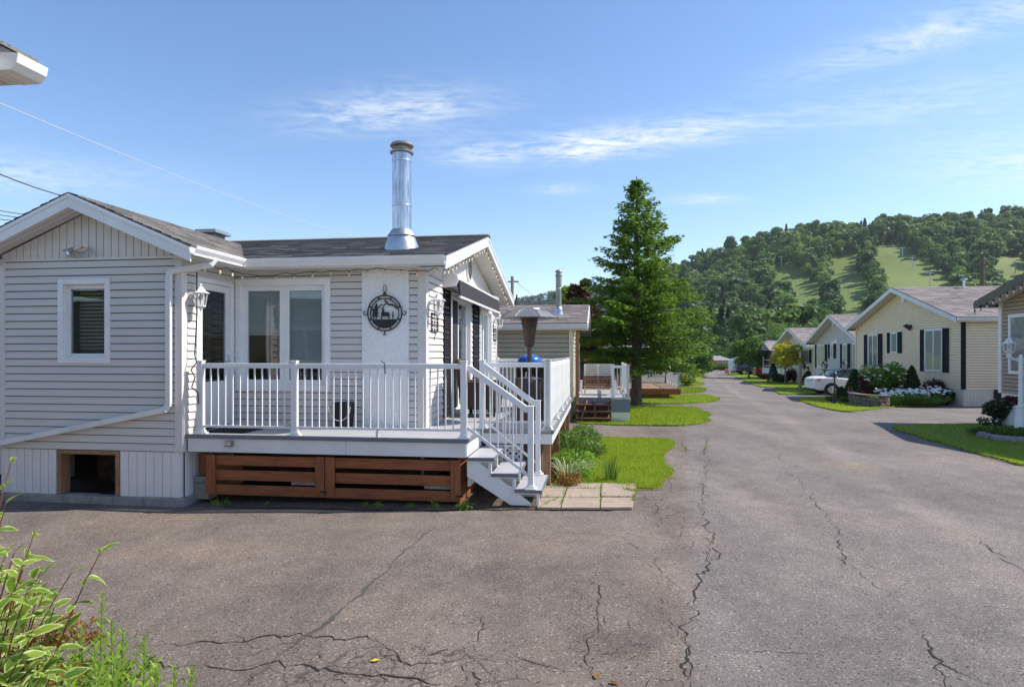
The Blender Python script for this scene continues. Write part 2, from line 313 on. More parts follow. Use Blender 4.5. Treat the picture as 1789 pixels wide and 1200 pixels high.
    h = N(nt, 'ShaderNodeMath', {0: fine.outputs[0], 1: N(nt, 'ShaderNodeMath', {0: cm.outputs[0], 1: -1.5}, operation='MULTIPLY').outputs[0]}, operation='ADD')
    h2 = N(nt, 'ShaderNodeMath', {0: h.outputs[0], 1: N(nt, 'ShaderNodeMath', {0: mid.outputs[0], 1: 2.0}, operation='MULTIPLY').outputs[0]}, operation='ADD')
    bp = N(nt, 'ShaderNodeBump', {'Height': h2.outputs[0], 'Strength': .55, 'Distance': .012}); nt.links.new(bp.outputs[0], b.inputs['Normal'])
    MATS['asphalt'] = m; return m
def grassmat(name, c1, c2, c3):
    m, nt, b, out = _new(name); geo = N(nt, 'ShaderNodeNewGeometry'); P = geo.outputs['Position']
    a = N(nt, 'ShaderNodeTexNoise', {'Vector': P, 'Scale': 26.0, 'Detail': 4.0, 'Roughness': .7}); c = N(nt, 'ShaderNodeTexNoise', {'Vector': P, 'Scale': 1.1, 'Detail': 5.0})
    e = N(nt, 'ShaderNodeTexNoise', {'Vector': P, 'Scale': 2.7, 'Detail': 6.0, 'Roughness': .7}); cc = mixc(nt, ramp(nt, a.outputs[0], [(.3, c1), (.7, c2)]), c3, ramp(nt, c.outputs[0], [(.45, 0.0), (.75, .6)])); cc = mixc(nt, cc, (c2[0]*1.35, c2[1]*.88, c2[2] + .03), ramp(nt, e.outputs[0], [(.56, 0.0), (.72, .65)])); cc = mixc(nt, cc, [x * .6 for x in c1], ramp(nt, e.outputs[0], [(.28, .6), (.42, 0.0)]))
    rnd = ramp(nt, geo.outputs['Random Per Island'], [(0, .7), (1, 1.3)]); cc = mixc(nt, cc, rnd, 1.0, 'MULTIPLY')
    nt.links.new(cc, b.inputs['Base Color']); b.inputs['Roughness'].default_value = .7; b.inputs['Specular IOR Level'].default_value = .15
    bp = N(nt, 'ShaderNodeBump', {'Height': a.outputs[0], 'Strength': .8, 'Distance': .03}); nt.links.new(bp.outputs[0], b.inputs['Normal'])
    MATS[name] = m; return m
M = MATS
asphaltmat()
pm('siding_grey', (.655, .62, .59), .5, .06, 2.0, .12, 5, stretch=(.5, .5, 3), dirt=.14, dirtc=(.36,.34,.32))
pm('trim_grey', (.68, .635, .61), .45, .06, 3, dirt=.12, dirtc=(.36,.34,.32))
pm('skirt_pale', (.76, .745, .735), .45, .06, 3, dirt=.2, dirtc=(.40,.37,.33), stretch=(1, 1, .4))
pm('white_vinyl', (.82, .82, .82), .35, .05, 4)
pm('white_metal', (.79, .785, .78), .38, .05, 5, spec=.4, dirt=.10, dirtc=(.45,.42,.38))
pm('fascia_white', (.74, .74, .745), .35, .07, 2.5, dirt=.12, dirtc=(.35,.34,.33))
pm('deck_grey', (.40, .405, .42), .5, .10, 3, .1, 40, stretch=(1, 8, 1))
pm('deck_edge', (.16, .175, .20), .5, .1, 3)
pm('stucco', (.84, .84, .83), .8, .06, 3, .9, 26, dirt=.10, dirtc=(.3,.3,.3))
pm('concrete', (.30, .285, .27), .9, .25, 6, .5, 60, dirt=.3)
pm('dark_metal', (.025, .025, .027), .45, .2, 6)
pm('black_plastic', (.018, .018, .02), .55, .2, 5, spec=.25)
pm('charcoal_fabric', (.030, .030, .036), .8, .25, 12, .2, 200)
pm('shutter_black', (.018, .018, .022), .7, .15, 5, spec=.15)
pm('steel', (.50, .50, .52), .24, .45, 5, 0, metal=1.0, stretch=(6, 6, .5))  # vertical streaks in the colour imitate streaky reflections
pm('galvanised', (.55, .56, .58), .40, .15, 5, 0, metal=1.0)
pm('cap_metal', (.30, .28, .26), .45, .3, 8, metal=.8, dirt=.3)
pm('heater_bronze', (.085, .062, .052), .38, .2, 6, metal=.5, dirt=.15, dirtc=(.2,.17,.14))
pm('heater_canopy', (.36, .34, .32), .33, .18, 5, metal=.75, dirt=.2, dirtc=(.2,.17,.15))
pm('wicker', (.085, .050, .034), .6, .35, 50, .8, 90)
pm('blue_enamel', (.012, .11, .42), .22, .08, 4, spec=.6)
pm('bulb', (.75, .66, .48), .25, .1, 8)
pm('bulb_clear', (.62, .60, .55), .15, .1, 8, spec=.6)
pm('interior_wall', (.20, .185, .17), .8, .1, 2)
pm('blind', (.62, .61, .58), .5, .05, 3)
pm('curtain', (.42, .42, .41), .8, .2, 6, stretch=(18, 18, .6))
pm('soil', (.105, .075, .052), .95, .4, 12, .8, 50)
pm('paver', (.33, .265, .205), .9, .16, 5, .3, 90, dirt=.45, dirtc=(.16,.13,.09))
pm('crack_dark', (.022, .020, .019), .95, .3, 30)
pm('seam_dark', (.075, .068, .064), .95, .3, 18)
pm('sand', (.20, .165, .13), .95, .25, 9, .3, 120)
pm('rubber', (.02, .02, .02), .85, .2, 20)
pm('bark', (.12, .095, .075), .9, .4, 14, .9, 30, stretch=(1, 1, .3))
pm('bark_grey', (.20, .18, .155), .9, .3, 14, .7, 30, stretch=(1, 1, .3))
pm('stem_red', (.16, .055, .04), .6, .3, 20)
pm('stem_green', (.12, .19, .045), .6, .2, 20)
pm('white_flower', (.90, .90, .86), .6, .06, 10)
pm('pink_flower', (.62, .17, .26), .6, .25, 10)
pm('red_flower', (.55, .09, .05), .6, .25, 10)
pm('yellow_flower', (.75, .48, .04), .6, .2, 10)
pm('stone_block', (.20, .165, .15), .9, .4, 9, .8, 25, dirt=.3)
pm('stone_round', (.26, .25, .235), .9, .25, 7, .5, 20)
pm('car_white', (.78, .79, .80), .18, .03, 3, spec=.6)
pm('car_red', (.36, .022, .03), .2, .08, 3, spec=.6)
pm('car_blue', (.028, .045, .105), .2, .08, 3, spec=.6)
pm('car_glass', (.035, .06, .068), .06, .1, 2, spec=.8)
pm('tail_red', (.52, .015, .02), .15, .1, 12, spec=.7)
pm('chrome', (.7, .7, .72), .15, .05, 3, metal=1.0)
pm('plate', (.55, .62, .74), .4, .1, 30)
pm('wood_grey', (.30, .25, .20), .85, .3, 12, .5, 30, stretch=(1, 1, .2))
pm('wire', (.05, .05, .055), .6, .1, 3)
pm('wire_pale', (.55, .57, .60), .5, .1, 3)
pm('olive_siding', (.42, .395, .295), .55, .07, 2)
pm('yellow_siding', (.88, .74, .50), .5, .06, 2)
pm('yellow_trim', (.78, .70, .55), .5, .06, 2)
pm('greige_siding', (.62, .58, .55), .5, .06, 2)
pm('cream_siding', (.82, .73, .50), .5, .06, 2)
pm('tan_siding', (.40, .315, .235), .55, .08, 2)
pm('olive_fascia', (.115, .108, .075), .5, .1, 3)
pm('beige_siding', (.56, .48, .36), .55, .08, 2)
pm('orange_wall', (.48, .20, .065), .7, .15, 2)
pm('pink_plastic', (.68, .14, .20), .5, .1, 3)
pm('purple_plastic', (.10, .045, .16), .5, .1, 3)
pm('lattice_white', (.78, .78, .78), .5, .05, 4)
pm('glass_frost', (.62, .62, .58), .12, .1, 8, spec=.7)
glassmat('glass', (.80, .85, .86), 1.0); glassmat('glass_clear', (.9, .92, .92), 1.0)
woodmat('cedar', (.275, .086, .029), var=.5); woodmat('cedar_v', (.255, .080, .028), (14, 14, 1.5), var=.5); woodmat('raw_wood', (.30, .165, .085), (8, 8, 2)); woodmat('step_wood', (.16, .075, .045)); woodmat('board_wood', (.34, .17, .075), (2, 12, 12))
shinglemat('shingle_grey', (.235, .222, .215)); shinglemat('shingle_brown', (.30, .262, .25)); shinglemat('shingle_pale', (.27, .27, .29))
soffitmat('soffit', (.74, .73, .72), 'Y'); soffitmat('soffit_warm', (.66, .63, .58), 'X'); soffitmat('soffit_grey', (.50, .48, .46), 'Y')
grassmat('lawn_mat', (.10, .16, .010), (.195, .265, .014), (.235, .265, .025))
grassmat('meadow_mat', (.10, .15, .03), (.15, .20, .045), (.19, .21, .06))
grassmat('forest_floor', (.03, .055, .02), (.05, .08, .025), (.06, .09, .03))
leafmat('blade_mat', (.13, .205, .014), (.29, .37, .028), .4, 3.0)
leafmat('larch_leaf', (.055, .12, .014), (.185, .29, .032), .42, 1.6, yellow=(.25, .35, .05))
leafmat('hill_leaf', (.030, .070, .022), (.095, .165, .042), .3, .05, .6, isl=.25)
leafmat('hill_leaf_light', (.060, .120, .026), (.16, .245, .055), .3, .06, .6, isl=.25)
leafmat('hill_conifer', (.018, .042, .018), (.040, .075, .028), .2, .08, .6)
leafmat('far_leaf', (.022, .05, .028), (.045, .085, .042), .2, .02, .6)
leafmat('maple_gold', (.20, .27, .02), (.44, .42, .03), .4, 2.0, yellow=(.60, .48, .04))
leafmat('green_leaf', (.05, .115, .018), (.155, .25, .04), .35, 2.0)
leafmat('bright_leaf', (.085, .17, .02), (.23, .33, .045), .4, 2.0)
leafmat('dark_leaf', (.018, .045, .012), (.045, .085, .02), .2, 3.0)
leafmat('red_leaf', (.060, .016, .016), (.15, .035, .03), .3, 3.0)
leafmat('iris_leaf', (.05, .12, .02), (.10, .20, .035), .3, 3.0)
leafmat('stripe_leaf', (.12, .22, .05), (.52, .56, .38), .35, 5.0)
leafmat('weed_leaf', (.13, .25, .02), (.28, .40, .045), .4, 4.0)
leafmat('shrub_leaf', (.075, .14, .02), (.165, .235, .035), .35, 4.0)
leafmat('rust_leaf', (.22, .10, .03), (.30, .17, .045), .35, 5.0)
leafmat('dogwood_green', (.075, .16, .02), (.23, .34, .04), .5, 6.0)
leafmat('dogwood_cream', (.36, .42, .13), (.58, .62, .28), .5, 9.0)
# ================================================================ SETTING
def grid(name, xs, ys, zf, mat, smooth=True):
    X, Y = np.meshgrid(np.asarray(xs, float), np.asarray(ys, float)); Z = zf(X, Y)
    v = np.stack([X.ravel(), Y.ravel(), Z.ravel()], 1); nx = len(xs); i = np.arange((len(ys)-1)*nx).reshape(len(ys)-1, nx)[:, :-1].ravel()
    return big(name, v, np.stack([i, i+1, i+nx+1, i+nx], 1), mat, None, None, smooth)
HILL_X = (-200, -60, 20, 75, 110, 150, 168, 198, 223, 253, 278, 303, 323, 353, 378, 403, 447, 600, 900)
HILL_Y = (617, 600, 585, 560, 525, 482, 466, 440, 424, 417, 410, 412, 404, 409, 400, 397, 384, 350, 300)
def hill_z(X, Y):
    """wooded ski hill: ridge about 550 m away, its foot about 190 m away"""
    zr = np.interp(X, HILL_X, [(617 - y) / FPX * 550 + 1.9 for y in HILL_Y])
    s = np.clip((Y - 175) / 375.0, 0, 1); s = s ** 1.25
    back = np.clip((Y - 560) / 500.0, 0, 1)
    w = 5 * np.sin(X * .021 + 1) * np.sin(Y * .017) + 2.5 * np.sin(X * .05) * np.cos(Y * .043)
    return -1.6 + zr * s * (1 - .6 * back) + w * s
def ground_z(X, Y): return gz(X, Y) - .06 - 1.0 * np.clip((Y - 150) / 30, 0, 1)
yy = np.concatenate([np.linspace(-120, 0, 13), np.linspace(1, 40, 40), np.linspace(44, 160, 30), np.linspace(175, 3200, 40)])
xx = np.concatenate([np.linspace(-2600, -60, 24), np.linspace(-50, 70, 97), np.linspace(80, 2600, 24)])
tag(grid('ground', xx, yy, ground_z, M['meadow_mat']), kind='structure')
road = tag(grid('road', np.concatenate([np.linspace(-16, 6, 89), np.linspace(7, 75, 69)]), np.concatenate([np.linspace(-9, 20, 117), np.linspace(21, 112, 92)]), lambda X, Y: gz(X, Y) + .012 * np.sin(X * 1.3 + Y * .7) * np.sin(Y * .9 - X * .4) * np.clip((Y - 2) / 3, 0, 1) * np.clip((40 - Y) / 20, 0, 1), M['asphalt']), kind='structure')
def road_z(x, y): return float(gz(x, y)) + .012 * math.sin(x * 1.3 + y * .7) * math.sin(y * .9 - x * .4) * min(1, max(0, (y - 2) / 3)) * min(1, max(0, (40 - y) / 20))
hill = tag(grid('hill', np.linspace(-200, 900, 111), np.concatenate([np.linspace(176, 560, 97), np.linspace(575, 1060, 30)]), hill_z, M['meadow_mat']), kind='structure')
def far_z(X, Y):
    zr = np.interp(X / 1300 * FPX + CX, (0, 300, 600, 860, 900, 935, 960, 990, 1030, 1080, 1200, 1500), [(617 - y) / FPX * 1300 for y in (500, 520, 535, 531, 530, 526, 520, 512, 505, 508, 530, 560)])
    return -3 + zr * np.clip((Y - 850) / 430, 0, 1) * (1 - .5 * np.clip((Y - 1320) / 500, 0, 1)) + 4 * np.sin(X * .03) * np.sin(Y * .02)
tag(grid('hill', np.linspace(-1300, 500, 91), np.linspace(850, 1700, 40), far_z, M['forest_floor']), kind='structure')
# ---- cracks in the asphalt, as narrow strips a few millimetres proud of the sheet
def densify(pts, step):
    out = []
    for a, b in zip(pts[:-1], pts[1:]):
        n = max(1, int((b - a).length / step)); out += [a.lerp(b, k / n) for k in range(n)]
    return out + [pts[-1]]
def strip(name, px, w, mat='crack_dark', jit=.02, step=.035, lift=.004, taper=True, parent=road):
    pts = densify([G(*p) for p in px], step); n = len(pts); mb = MB(); L = []; j = Vector((0, 0, 0)); ph = random.random() * 9
    for i, p in enumerate(pts):
        t = (pts[min(i+1, n-1)] - pts[max(i-1, 0)]).normalized(); nrm = Vector((-t.y, t.x, 0))
        j = j * .82 + Vector((random.gauss(0, 1), random.gauss(0, 1), 0)) * jit * .5
        ww = w * min(1.0, 5.0 / max(p.y, .1)) * (.12 + 1.0 * abs(math.sin(i * .21 + ph)) * abs(math.sin(i * .063 + 2*ph)) + .5 * random.random() ** 2) * (min(1, .25 + i / 14, .25 + (n - 1 - i) / 14) if taper else 1)
        q = p + j; L.append((q + nrm * ww, q - nrm * ww))
    v = [];
    for a, b in L: v += [(a.x, a.y, road_z(a.x, a.y) + lift), (b.x, b.y, road_z(b.x, b.y) + lift)]
    mb.add(v, [(2*k, 2*k+1, 2*k+3, 2*k+2) for k in range(len(L)-1)])
    return mb.build(name, M[mat], parent)
CR = [([(1237,758),(1233,800),(1230,860),(1232,925),(1246,968),(1240,990),(1225,1010),(1210,1040),(1203,1080),(1200,1120),(1206,1150),(1203,1175),(1195,1210)], .013),
      ([(1228,925),(1238,945),(1240,985)], .009), ([(1212,1040),(1185,1038),(1160,1000),(1135,970)], .006),
      ([(265,1125),(340,1123),(420,1122),(500,1113),(580,1112),(680,1125),(730,1147),(800,1150),(818,1150)], .011),
      ([(230,1140),(290,1165),(390,1166),(480,1163),(560,1160),(640,1172),(720,1180),(800,1185),(830,1200)], .010),
      ([(818,1148),(822,1115),(836,1085),(845,1072)], .007), ([(815,1150),(818,1175),(830,1210)], .011), ([(830,1143),(900,1146),(950,1158),(985,1172)], .006),
      ([(1315,735),(1345,770),(1375,815),(1400,850),(1440,893),(1466,940),(1485,985),(1525,1020),(1565,1050)], .009),
      ([(1580,1086),(1620,1125),(1640,1155),(1675,1185),(1730,1205)], .013), ([(1637,1155),(1650,1200)], .009),
      ([(1487,793),(1525,822),(1600,828),(1720,834)], .007), ([(1720,834),(1670,805)], .005),
      ([(1692,933),(1705,945),(1740,966),(1800,1010)], .009), ([(1692,933),(1710,924),(1745,921)], .004),
      ([(1203,1120),(1260,1131),(1330,1141),(1430,1141)], .006), ([(1456,872),(1475,882),(1510,890)], .006), ([(1464,842),(1473,860)], .008), ([(1505,921),(1520,932)], .008), ([(1517,982),(1545,996)], .007),
      ([(1180,800),(1172,850),(1150,880),(1160,905)], .007), ([(1205,790),(1190,812),(1196,840)], .005), ([(1040,1000),(1045,1060),(1030,1110),(1010,1150),(1040,1185)], .006), ([(1050,1190),(1075,1210)], .009),
      ([(1430,940),(1490,1000)], .004), ([(1180,1190),(1195,1150),(1192,1100)], .007), ([(790,920),(900,918),(960,925),(1010,932),(1070,935),(1130,975)], .004), ([(1255,770),(1300,768)], .003), ([(960,768),(1180,772)], .002)]
for px, w in CR: strip('crack', px, w * .72, jit=.04)
rs = random.Random(3)
for k in range(84):                                    # short broken-off bits in the cracked apron and along the road seam
    if k < 50: x, y = rs.uniform(430, 860), rs.uniform(1120, 1198)
    elif k < 68: x, y = rs.uniform(1010, 1190), rs.uniform(1050, 1195)
    else: x, y = rs.uniform(1120, 1225), rs.uniform(790, 960)
    a = rs.uniform(0, 6.28); l = rs.uniform(18, 60); s = .35
    strip('crack', [(x, y), (x + l * .5 * math.cos(a), y + l * .5 * s * math.sin(a) + rs.uniform(-4, 4)), (x + l * math.cos(a), y + l * s * math.sin(a))], rs.uniform(.003, .008), step=.02, jit=.012)
strip('seam', [(768,918), (735,940), (690,980), (640,1025), (590,1075), (560,1100), (500,1135), (455,1175), (420,1205)], .018, 'seam_dark', .02, .05, .003)
# ---- lawns: raised turf patches with blades
def smooth_poly(pts, it=2):
    for _ in range(it):
        q = []
        for a, b in zip(pts, pts[1:] + pts[:1]): q += [a.lerp(b, .25), a.lerp(b, .75)]
        pts = q
    return pts
def inside(x, y, P):
    r = np.zeros(x.shape, bool)
    for (x0, y0), (x1, y1) in zip(P, P[1:] + P[:1]):
        c = ((y0 > y) != (y1 > y)) & (x < (x1 - x0) * (y - y0) / (y1 - y0 + 1e-12) + x0); r ^= c
    return r
def turf(P, name='lawn', thick=.035, nblade=0, bh=.05, bw=.006, seed=1, mat='lawn_mat', blades_mat='blade_mat'):
    """P: world outline"""
    r2 = random.Random(seed); P = smooth_poly([Vector((p.x, p.y, 0)) for p in P]); 
    P = densify(P + [P[0]], .12 if P[0].y < 20 else .5)[:-1]; k = len(P); nz = [r2.uniform(-1, 1) for _ in range(k)]; nz = [(nz[i-2] + nz[i-1]*2 + nz[i]*3 + nz[(i+1) % k]*2 + nz[(i+2) % k]) / 4.5 for i in range(k)]
    nr = [(P[(i+1) % k] - P[i-1]).normalized() for i in range(k)]; P = [p + Vector((-t.y, t.x, 0)) * z * .09 for p, t, z in zip(P, nr, nz)]
    cen = sum(P, Vector()) / k; Q = []
    for p, t in zip(P, nr):
        o_ = Vector((-t.y, t.x, 0)); o_ = o_ if o_.dot(p - cen) > 0 else -o_; Q.append(p + o_ * (.01 + .07 * r2.random() ** 2))
    if P[0].y < 40: eb_ = MB(); eb_.add([(p.x, p.y, road_z(p.x, p.y) + .007) for p in Q], [tuple(range(k))]); tag(eb_.build('soil', M['sand']), kind='structure')
    mb = MB(); n = len(P); top = [(p.x, p.y, float(gz(p.x, p.y)) + thick) for p in P]; bot = [(p.x, p.y, float(gz(p.x, p.y)) - .02) for p in P]
    mb.add(top + bot, [tuple(range(n))] + [(k, n + k, n + (k+1) % n, (k+1) % n) for k in range(n)])
    o = tag(mb.build(name, M[mat]), kind='structure')
    if nblade:
        g = np.random.default_rng(seed); xs = np.array([p.x for p in P]); ys = np.array([p.y for p in P]); PP = [(p.x, p.y) for p in P]
        x = g.uniform(xs.min(), xs.max(), nblade * 3); y = g.uniform(ys.min(), ys.max(), nblade * 3); k = inside(x, y, PP); x, y = x[k][:nblade], y[k][:nblade]
        eb = 0 if not len(x) else len(x) // 9                       # a fringe over the edge
        if eb:
            t = g.integers(0, n, eb); f = g.uniform(0, 1, eb); x[:eb] = xs[t] * (1-f) + xs[(t+1) % n] * f + g.normal(0, .035, eb); y[:eb] = ys[t] * (1-f) + ys[(t+1) % n] * f + g.normal(0, .035, eb)
        blades('grass', x, y, gz(x, y) + thick * .6, g, bh, bw, blades_mat, 'short green grass blades on the ' + name)
    return o
def blades(name, x, y, z, g, bh, bw, mat, label=None, parent=None, lean=.5):
    n = len(x); a = g.uniform(0, 6.283, n); h = bh * g.uniform(.5, 1.35, n); l = g.uniform(0, lean, n) * h; la = g.uniform(0, 6.283, n)
    dx, dy = np.cos(a) * bw, np.sin(a) * bw
    v = np.stack([np.stack([x-dx, y-dy, z], 1), np.stack([x+dx, y+dy, z], 1), np.stack([x+np.cos(la)*l, y+np.sin(la)*l, z+h], 1)], 1).reshape(-1, 3)
    o = big(name, v, np.arange(3*n).reshape(n, 3), M[mat], parent); return tag(o, label, 'grass' if label else None, None, 'stuff')
def PX(*ps): return [G(*p) for p in ps]
F1 = Frame(317, 8.274)                                  # the grey house and its deck
lawn1 = [F1.wld(4.86, 1.5), F1.wld(4.8, 1.05)] + PX((958,846),(1000,847),(1045,849),(1110,853),(1148,853),(1158,842),(1164,822),(1160,805),(1168,790),(1183,775),(1172,768),(1100,766.5),(1030,765.5)) + [F1.wld(5.3, 6.6), F1.wld(4.86, 6.6)]
turf(lawn1, 'lawn', .035, 42000, .045, .0055, 2)
turf(PX((1000,741),(1060,743),(1150,744.5),(1205,744),(1232,740),(1241,732),(1232,720),(1212,712.5),(1150,710.5),(1070,712),(1004,722)), 'lawn', .04, 26000, .06, .008, 3)
turf(PX((1085,705),(1180,706),(1236,704),(1252,700.5),(1253,695),(1238,690.5),(1180,689.5),(1085,691)), 'lawn', .04, 12000, .07, .012, 4)
turf(PX((1140,687),(1215,687),(1234,684.5),(1235,681),(1225,677.5),(1180,677),(1140,677.5)), 'lawn', .05, 6000, .08, .016, 5)
turf(PX((1185,674.5),(1226,674),(1231,671),(1228,668),(1190,668)), 'lawn', .05, 2500, .08, .02, 6)
turf(PX((1190,666),(1224,666),(1227,659),(1226,652.5),(1220,651.5),(1196,654)), 'lawn', .05, 2500, .08, .025, 7)
turf(PX((1553,744.5),(1576,756),(1602,761),(1663,780),(1702,792),(1751,807),(1800,816)) + [G(1800, 816) + Vector((3, -2, 0)), Vector((15.5, 9.0, 0)), Vector((15.5, 16.9, 0)), G(1746, 742.5)], 'lawn', .04, 30000, .055, .007, 8)
turf(PX((1398,696),(1403,703),(1432,711.5),(1466,719),(1489,719.5),(1525,716.5),(1545,713),(1650,707.5),(1665,704),(1640,690),(1443,693.5)), 'lawn', .04, 14000, .06, .010, 9)
turf(PX((1344,679),(1363,690),(1400,690),(1433,688.5),(1440,683),(1480,678),(1480,673),(1415,674.5),(1381,675)), 'lawn', .05, 7000, .07, .013, 10)
turf(PX((1264,652.5),(1290,660),(1322,676),(1350,676.5),(1400,674),(1425,671),(1420,662),(1340,655),(1300,651.5)), 'lawn', .05, 7000, .08, .02, 11)
# verges behind the houses, beyond the driveways
for i, P in enumerate(([(-30, 28), (2, 28), (3.5, 33), (4, 40), (-30, 40)], [(-40, 46), (9, 44), (14, 58), (-40, 60)], [(27, 26), (60, 20), (70, 34), (32, 34)])):
    turf([Vector((*p, 0)) for p in P], 'lawn', .03, 0, seed=20 + i)
# ---- soil beside the steps and under the deck; concrete slabs of the path
def patch(name, P, mat, lift, seed=0, jit=.03):
    r2 = random.Random(seed); P = smooth_poly([Vector((p.x, p.y, 0)) for p in P], 2); P = [p + Vector((r2.uniform(-jit, jit), r2.uniform(-jit, jit), 0)) for p in P]
    mb = MB(); mb.add([(p.x, p.y, road_z(p.x, p.y) + lift) for p in P], [tuple(range(len(P)))]); return tag(mb.build(name, M[mat]), kind='structure')
patch('soil', [F1.wld(.15, .0), F1.wld(1.5, -.16), F1.wld(3.0, -.16), F1.wld(3.9, -.12), F1.wld(4.75, .04), F1.wld(5.5, .08), F1.wld(5.75, .5), F1.wld(6.0, 1.05), F1.wld(5.2, 1.15), F1.wld(4.9, 1.7), F1.wld(4.9, 6.8), F1.wld(.15, 6.8)], 'soil', .013, 4)
path = tag(patch('path', [G(943, 893), G(1000, 892), G(1104, 893), G(1116, 848), G(1000, 846), G(956, 847)], 'soil', .019, 5, .01), kind='structure')
xb, xf, ysb = (951, 993, 1051, 1114), (938, 979, 1048, 1106), (847.5, 857, 873, 891.5)
rp = random.Random(5)
for j in range(3):
    for i in range(3):
        def pt(ii, jj): t = (ysb[jj] - ysb[0]) / (ysb[3] - ysb[0]); return G(xb[ii] + (xf[ii] - xb[ii]) * t + rp.uniform(-1, 1), ysb[jj] + rp.uniform(-.4, .4))
        q = [pt(i, j), pt(i+1, j), pt(i+1, j+1), pt(i, j+1)]; c = sum(q, Vector()) / 4; q = [c + (p - c) * .975 for p in q]; t = .038 + rp.uniform(-.006, .006)
        mb = MB(); mb.prism([(p.x, p.y, float(gz(p.x, p.y)) + .005) for p in q], (rp.uniform(-.002, .002), 0, t)); mb.build('slab', M['paver'], path, bevel=.008)
# ================================================================ BUILDING KIT
ZV = Vector((0, 0, 1))
def cut(ivs, h0, h1):
    out = []
    for a0, a1, b0, b1 in ivs:                          # left edge bottom/top, right edge bottom/top
        am, bm = max(a0, a1), min(b0, b1)
        if h1 <= min(a0, a1) or h0 >= max(b0, b1): out.append((a0, a1, b0, b1)); continue
        if h0 > am: out.append((a0, a1, h0, h0))
        if h1 < bm: out.append((h1, h1, b0, b1))
    return out
def siding(parent, O, u, n, z0, z1, course, span, holes, mat, separate=True, name='siding_board', lap=.016, groove=.013, base=.013):
    O, u, n = Vector(O), Vector(u), Vector(n); allmb = MB(); k = 0; v0 = z0
    while v0 < z1 - 1e-4:
        v1 = min(v0 + course, z1); cs = sorted({v0, v1} | {e for h in holes for e in (h[2], h[3]) if v0 + .012 < e < v1 - .012})
        for va, vb in zip(cs[:-1], cs[1:]):
            sa, sb = span(va), span(vb)
            if sb[1] - sb[0] < .002: sb = ((sb[0]+sb[1])/2 - .001, (sb[0]+sb[1])/2 + .001)
            ivs = [(sa[0], sb[0], sa[1], sb[1])]; vm = (va + vb) / 2
            for h in holes:
                if h[2] < vm < h[3]: ivs = cut(ivs, h[0], h[1])
            vb = vb - groove if vb == v1 and vb - va > groove * 2 else vb; oa, ob = [base + lap * (v0 + course - v) / course for v in (va, vb)]
            for a0, a1, b0, b1 in ivs:
                P = lambda a, o, v: O + u*a + n*o + ZV*v; mb = MB() if separate else allmb
                vs_ = [P(a0, oa, va), P(b0, oa, va), P(b1, ob, vb), P(a1, ob, vb), P(a0, .002, va), P(b0, .002, va), P(b1, .002, vb), P(a1, .002, vb)]
                mb.add(vs_, [(0, 1, 2, 3), (3, 2, 6, 7)] + ([(4, 5, 1, 0)] if va == v0 else []))
                if separate: mb.build(name, mat, parent, fix=False)
        v0 = v1
    if not separate: return tag(allmb.build(name, mat, parent, fix=False), kind='stuff')
def vboards(parent, O, u, n, a0, a1, pitch, zb, zt, mat, name='gable_board', separate=True, t=.012, gap=.008):
    O, u, n = Vector(O), Vector(u), Vector(n); k = max(1, round((a1 - a0) / pitch)); p = (a1 - a0) / k; allmb = MB()
    for i in range(k):
        x0, x1 = a0 + i * p + gap / 2, a0 + (i + 1) * p - gap / 2
        if min(zt(x0) - zb(x0), zt(x1) - zb(x1)) < .01: continue
        mb = MB() if separate else allmb; P = lambda a, v, o: O + u*a + n*o + ZV*v
        mb.prism([P(x0, zb(x0), 0), P(x1, zb(x1), 0), P(x1, zt(x1), 0), P(x0, zt(x0), 0)], n * t)
        if separate: mb.build(name, mat, parent, bevel=.004)
    if not separate: return tag(allmb.build(name, mat, parent), kind='stuff')
def wall(parent, O, u, n, W, z0, z1, holes, mat, thick=.1, name='wall', gable=None, out=0.0):
    """solid wall behind the cladding; gable = (apex position along the wall, apex height)"""
    mb = MB(); cs = sorted({z0, z1} | {e for h in holes for e in (h[2], h[3]) if z0 < e < z1})
    for va, vb in zip(cs[:-1], cs[1:]):
        ivs = [(0, 0, W, W)]
        for h in holes:
            if h[2] < (va + vb) / 2 < h[3]: ivs = cut(ivs, h[0], h[1])
        for a0, _, b0, _ in ivs: mb.lb(O, u, n, a0, b0, -thick, out, va, vb)
    if gable:
        O2, u2, n2 = Vector(O), Vector(u), Vector(n)
        mb.prism([O2 + ZV*z1 + n2*out, O2 + u2*W + ZV*z1 + n2*out, O2 + u2*gable[0] + ZV*gable[1] + n2*out], -n2 * (thick + out))
    return mb.build(name, mat, parent)
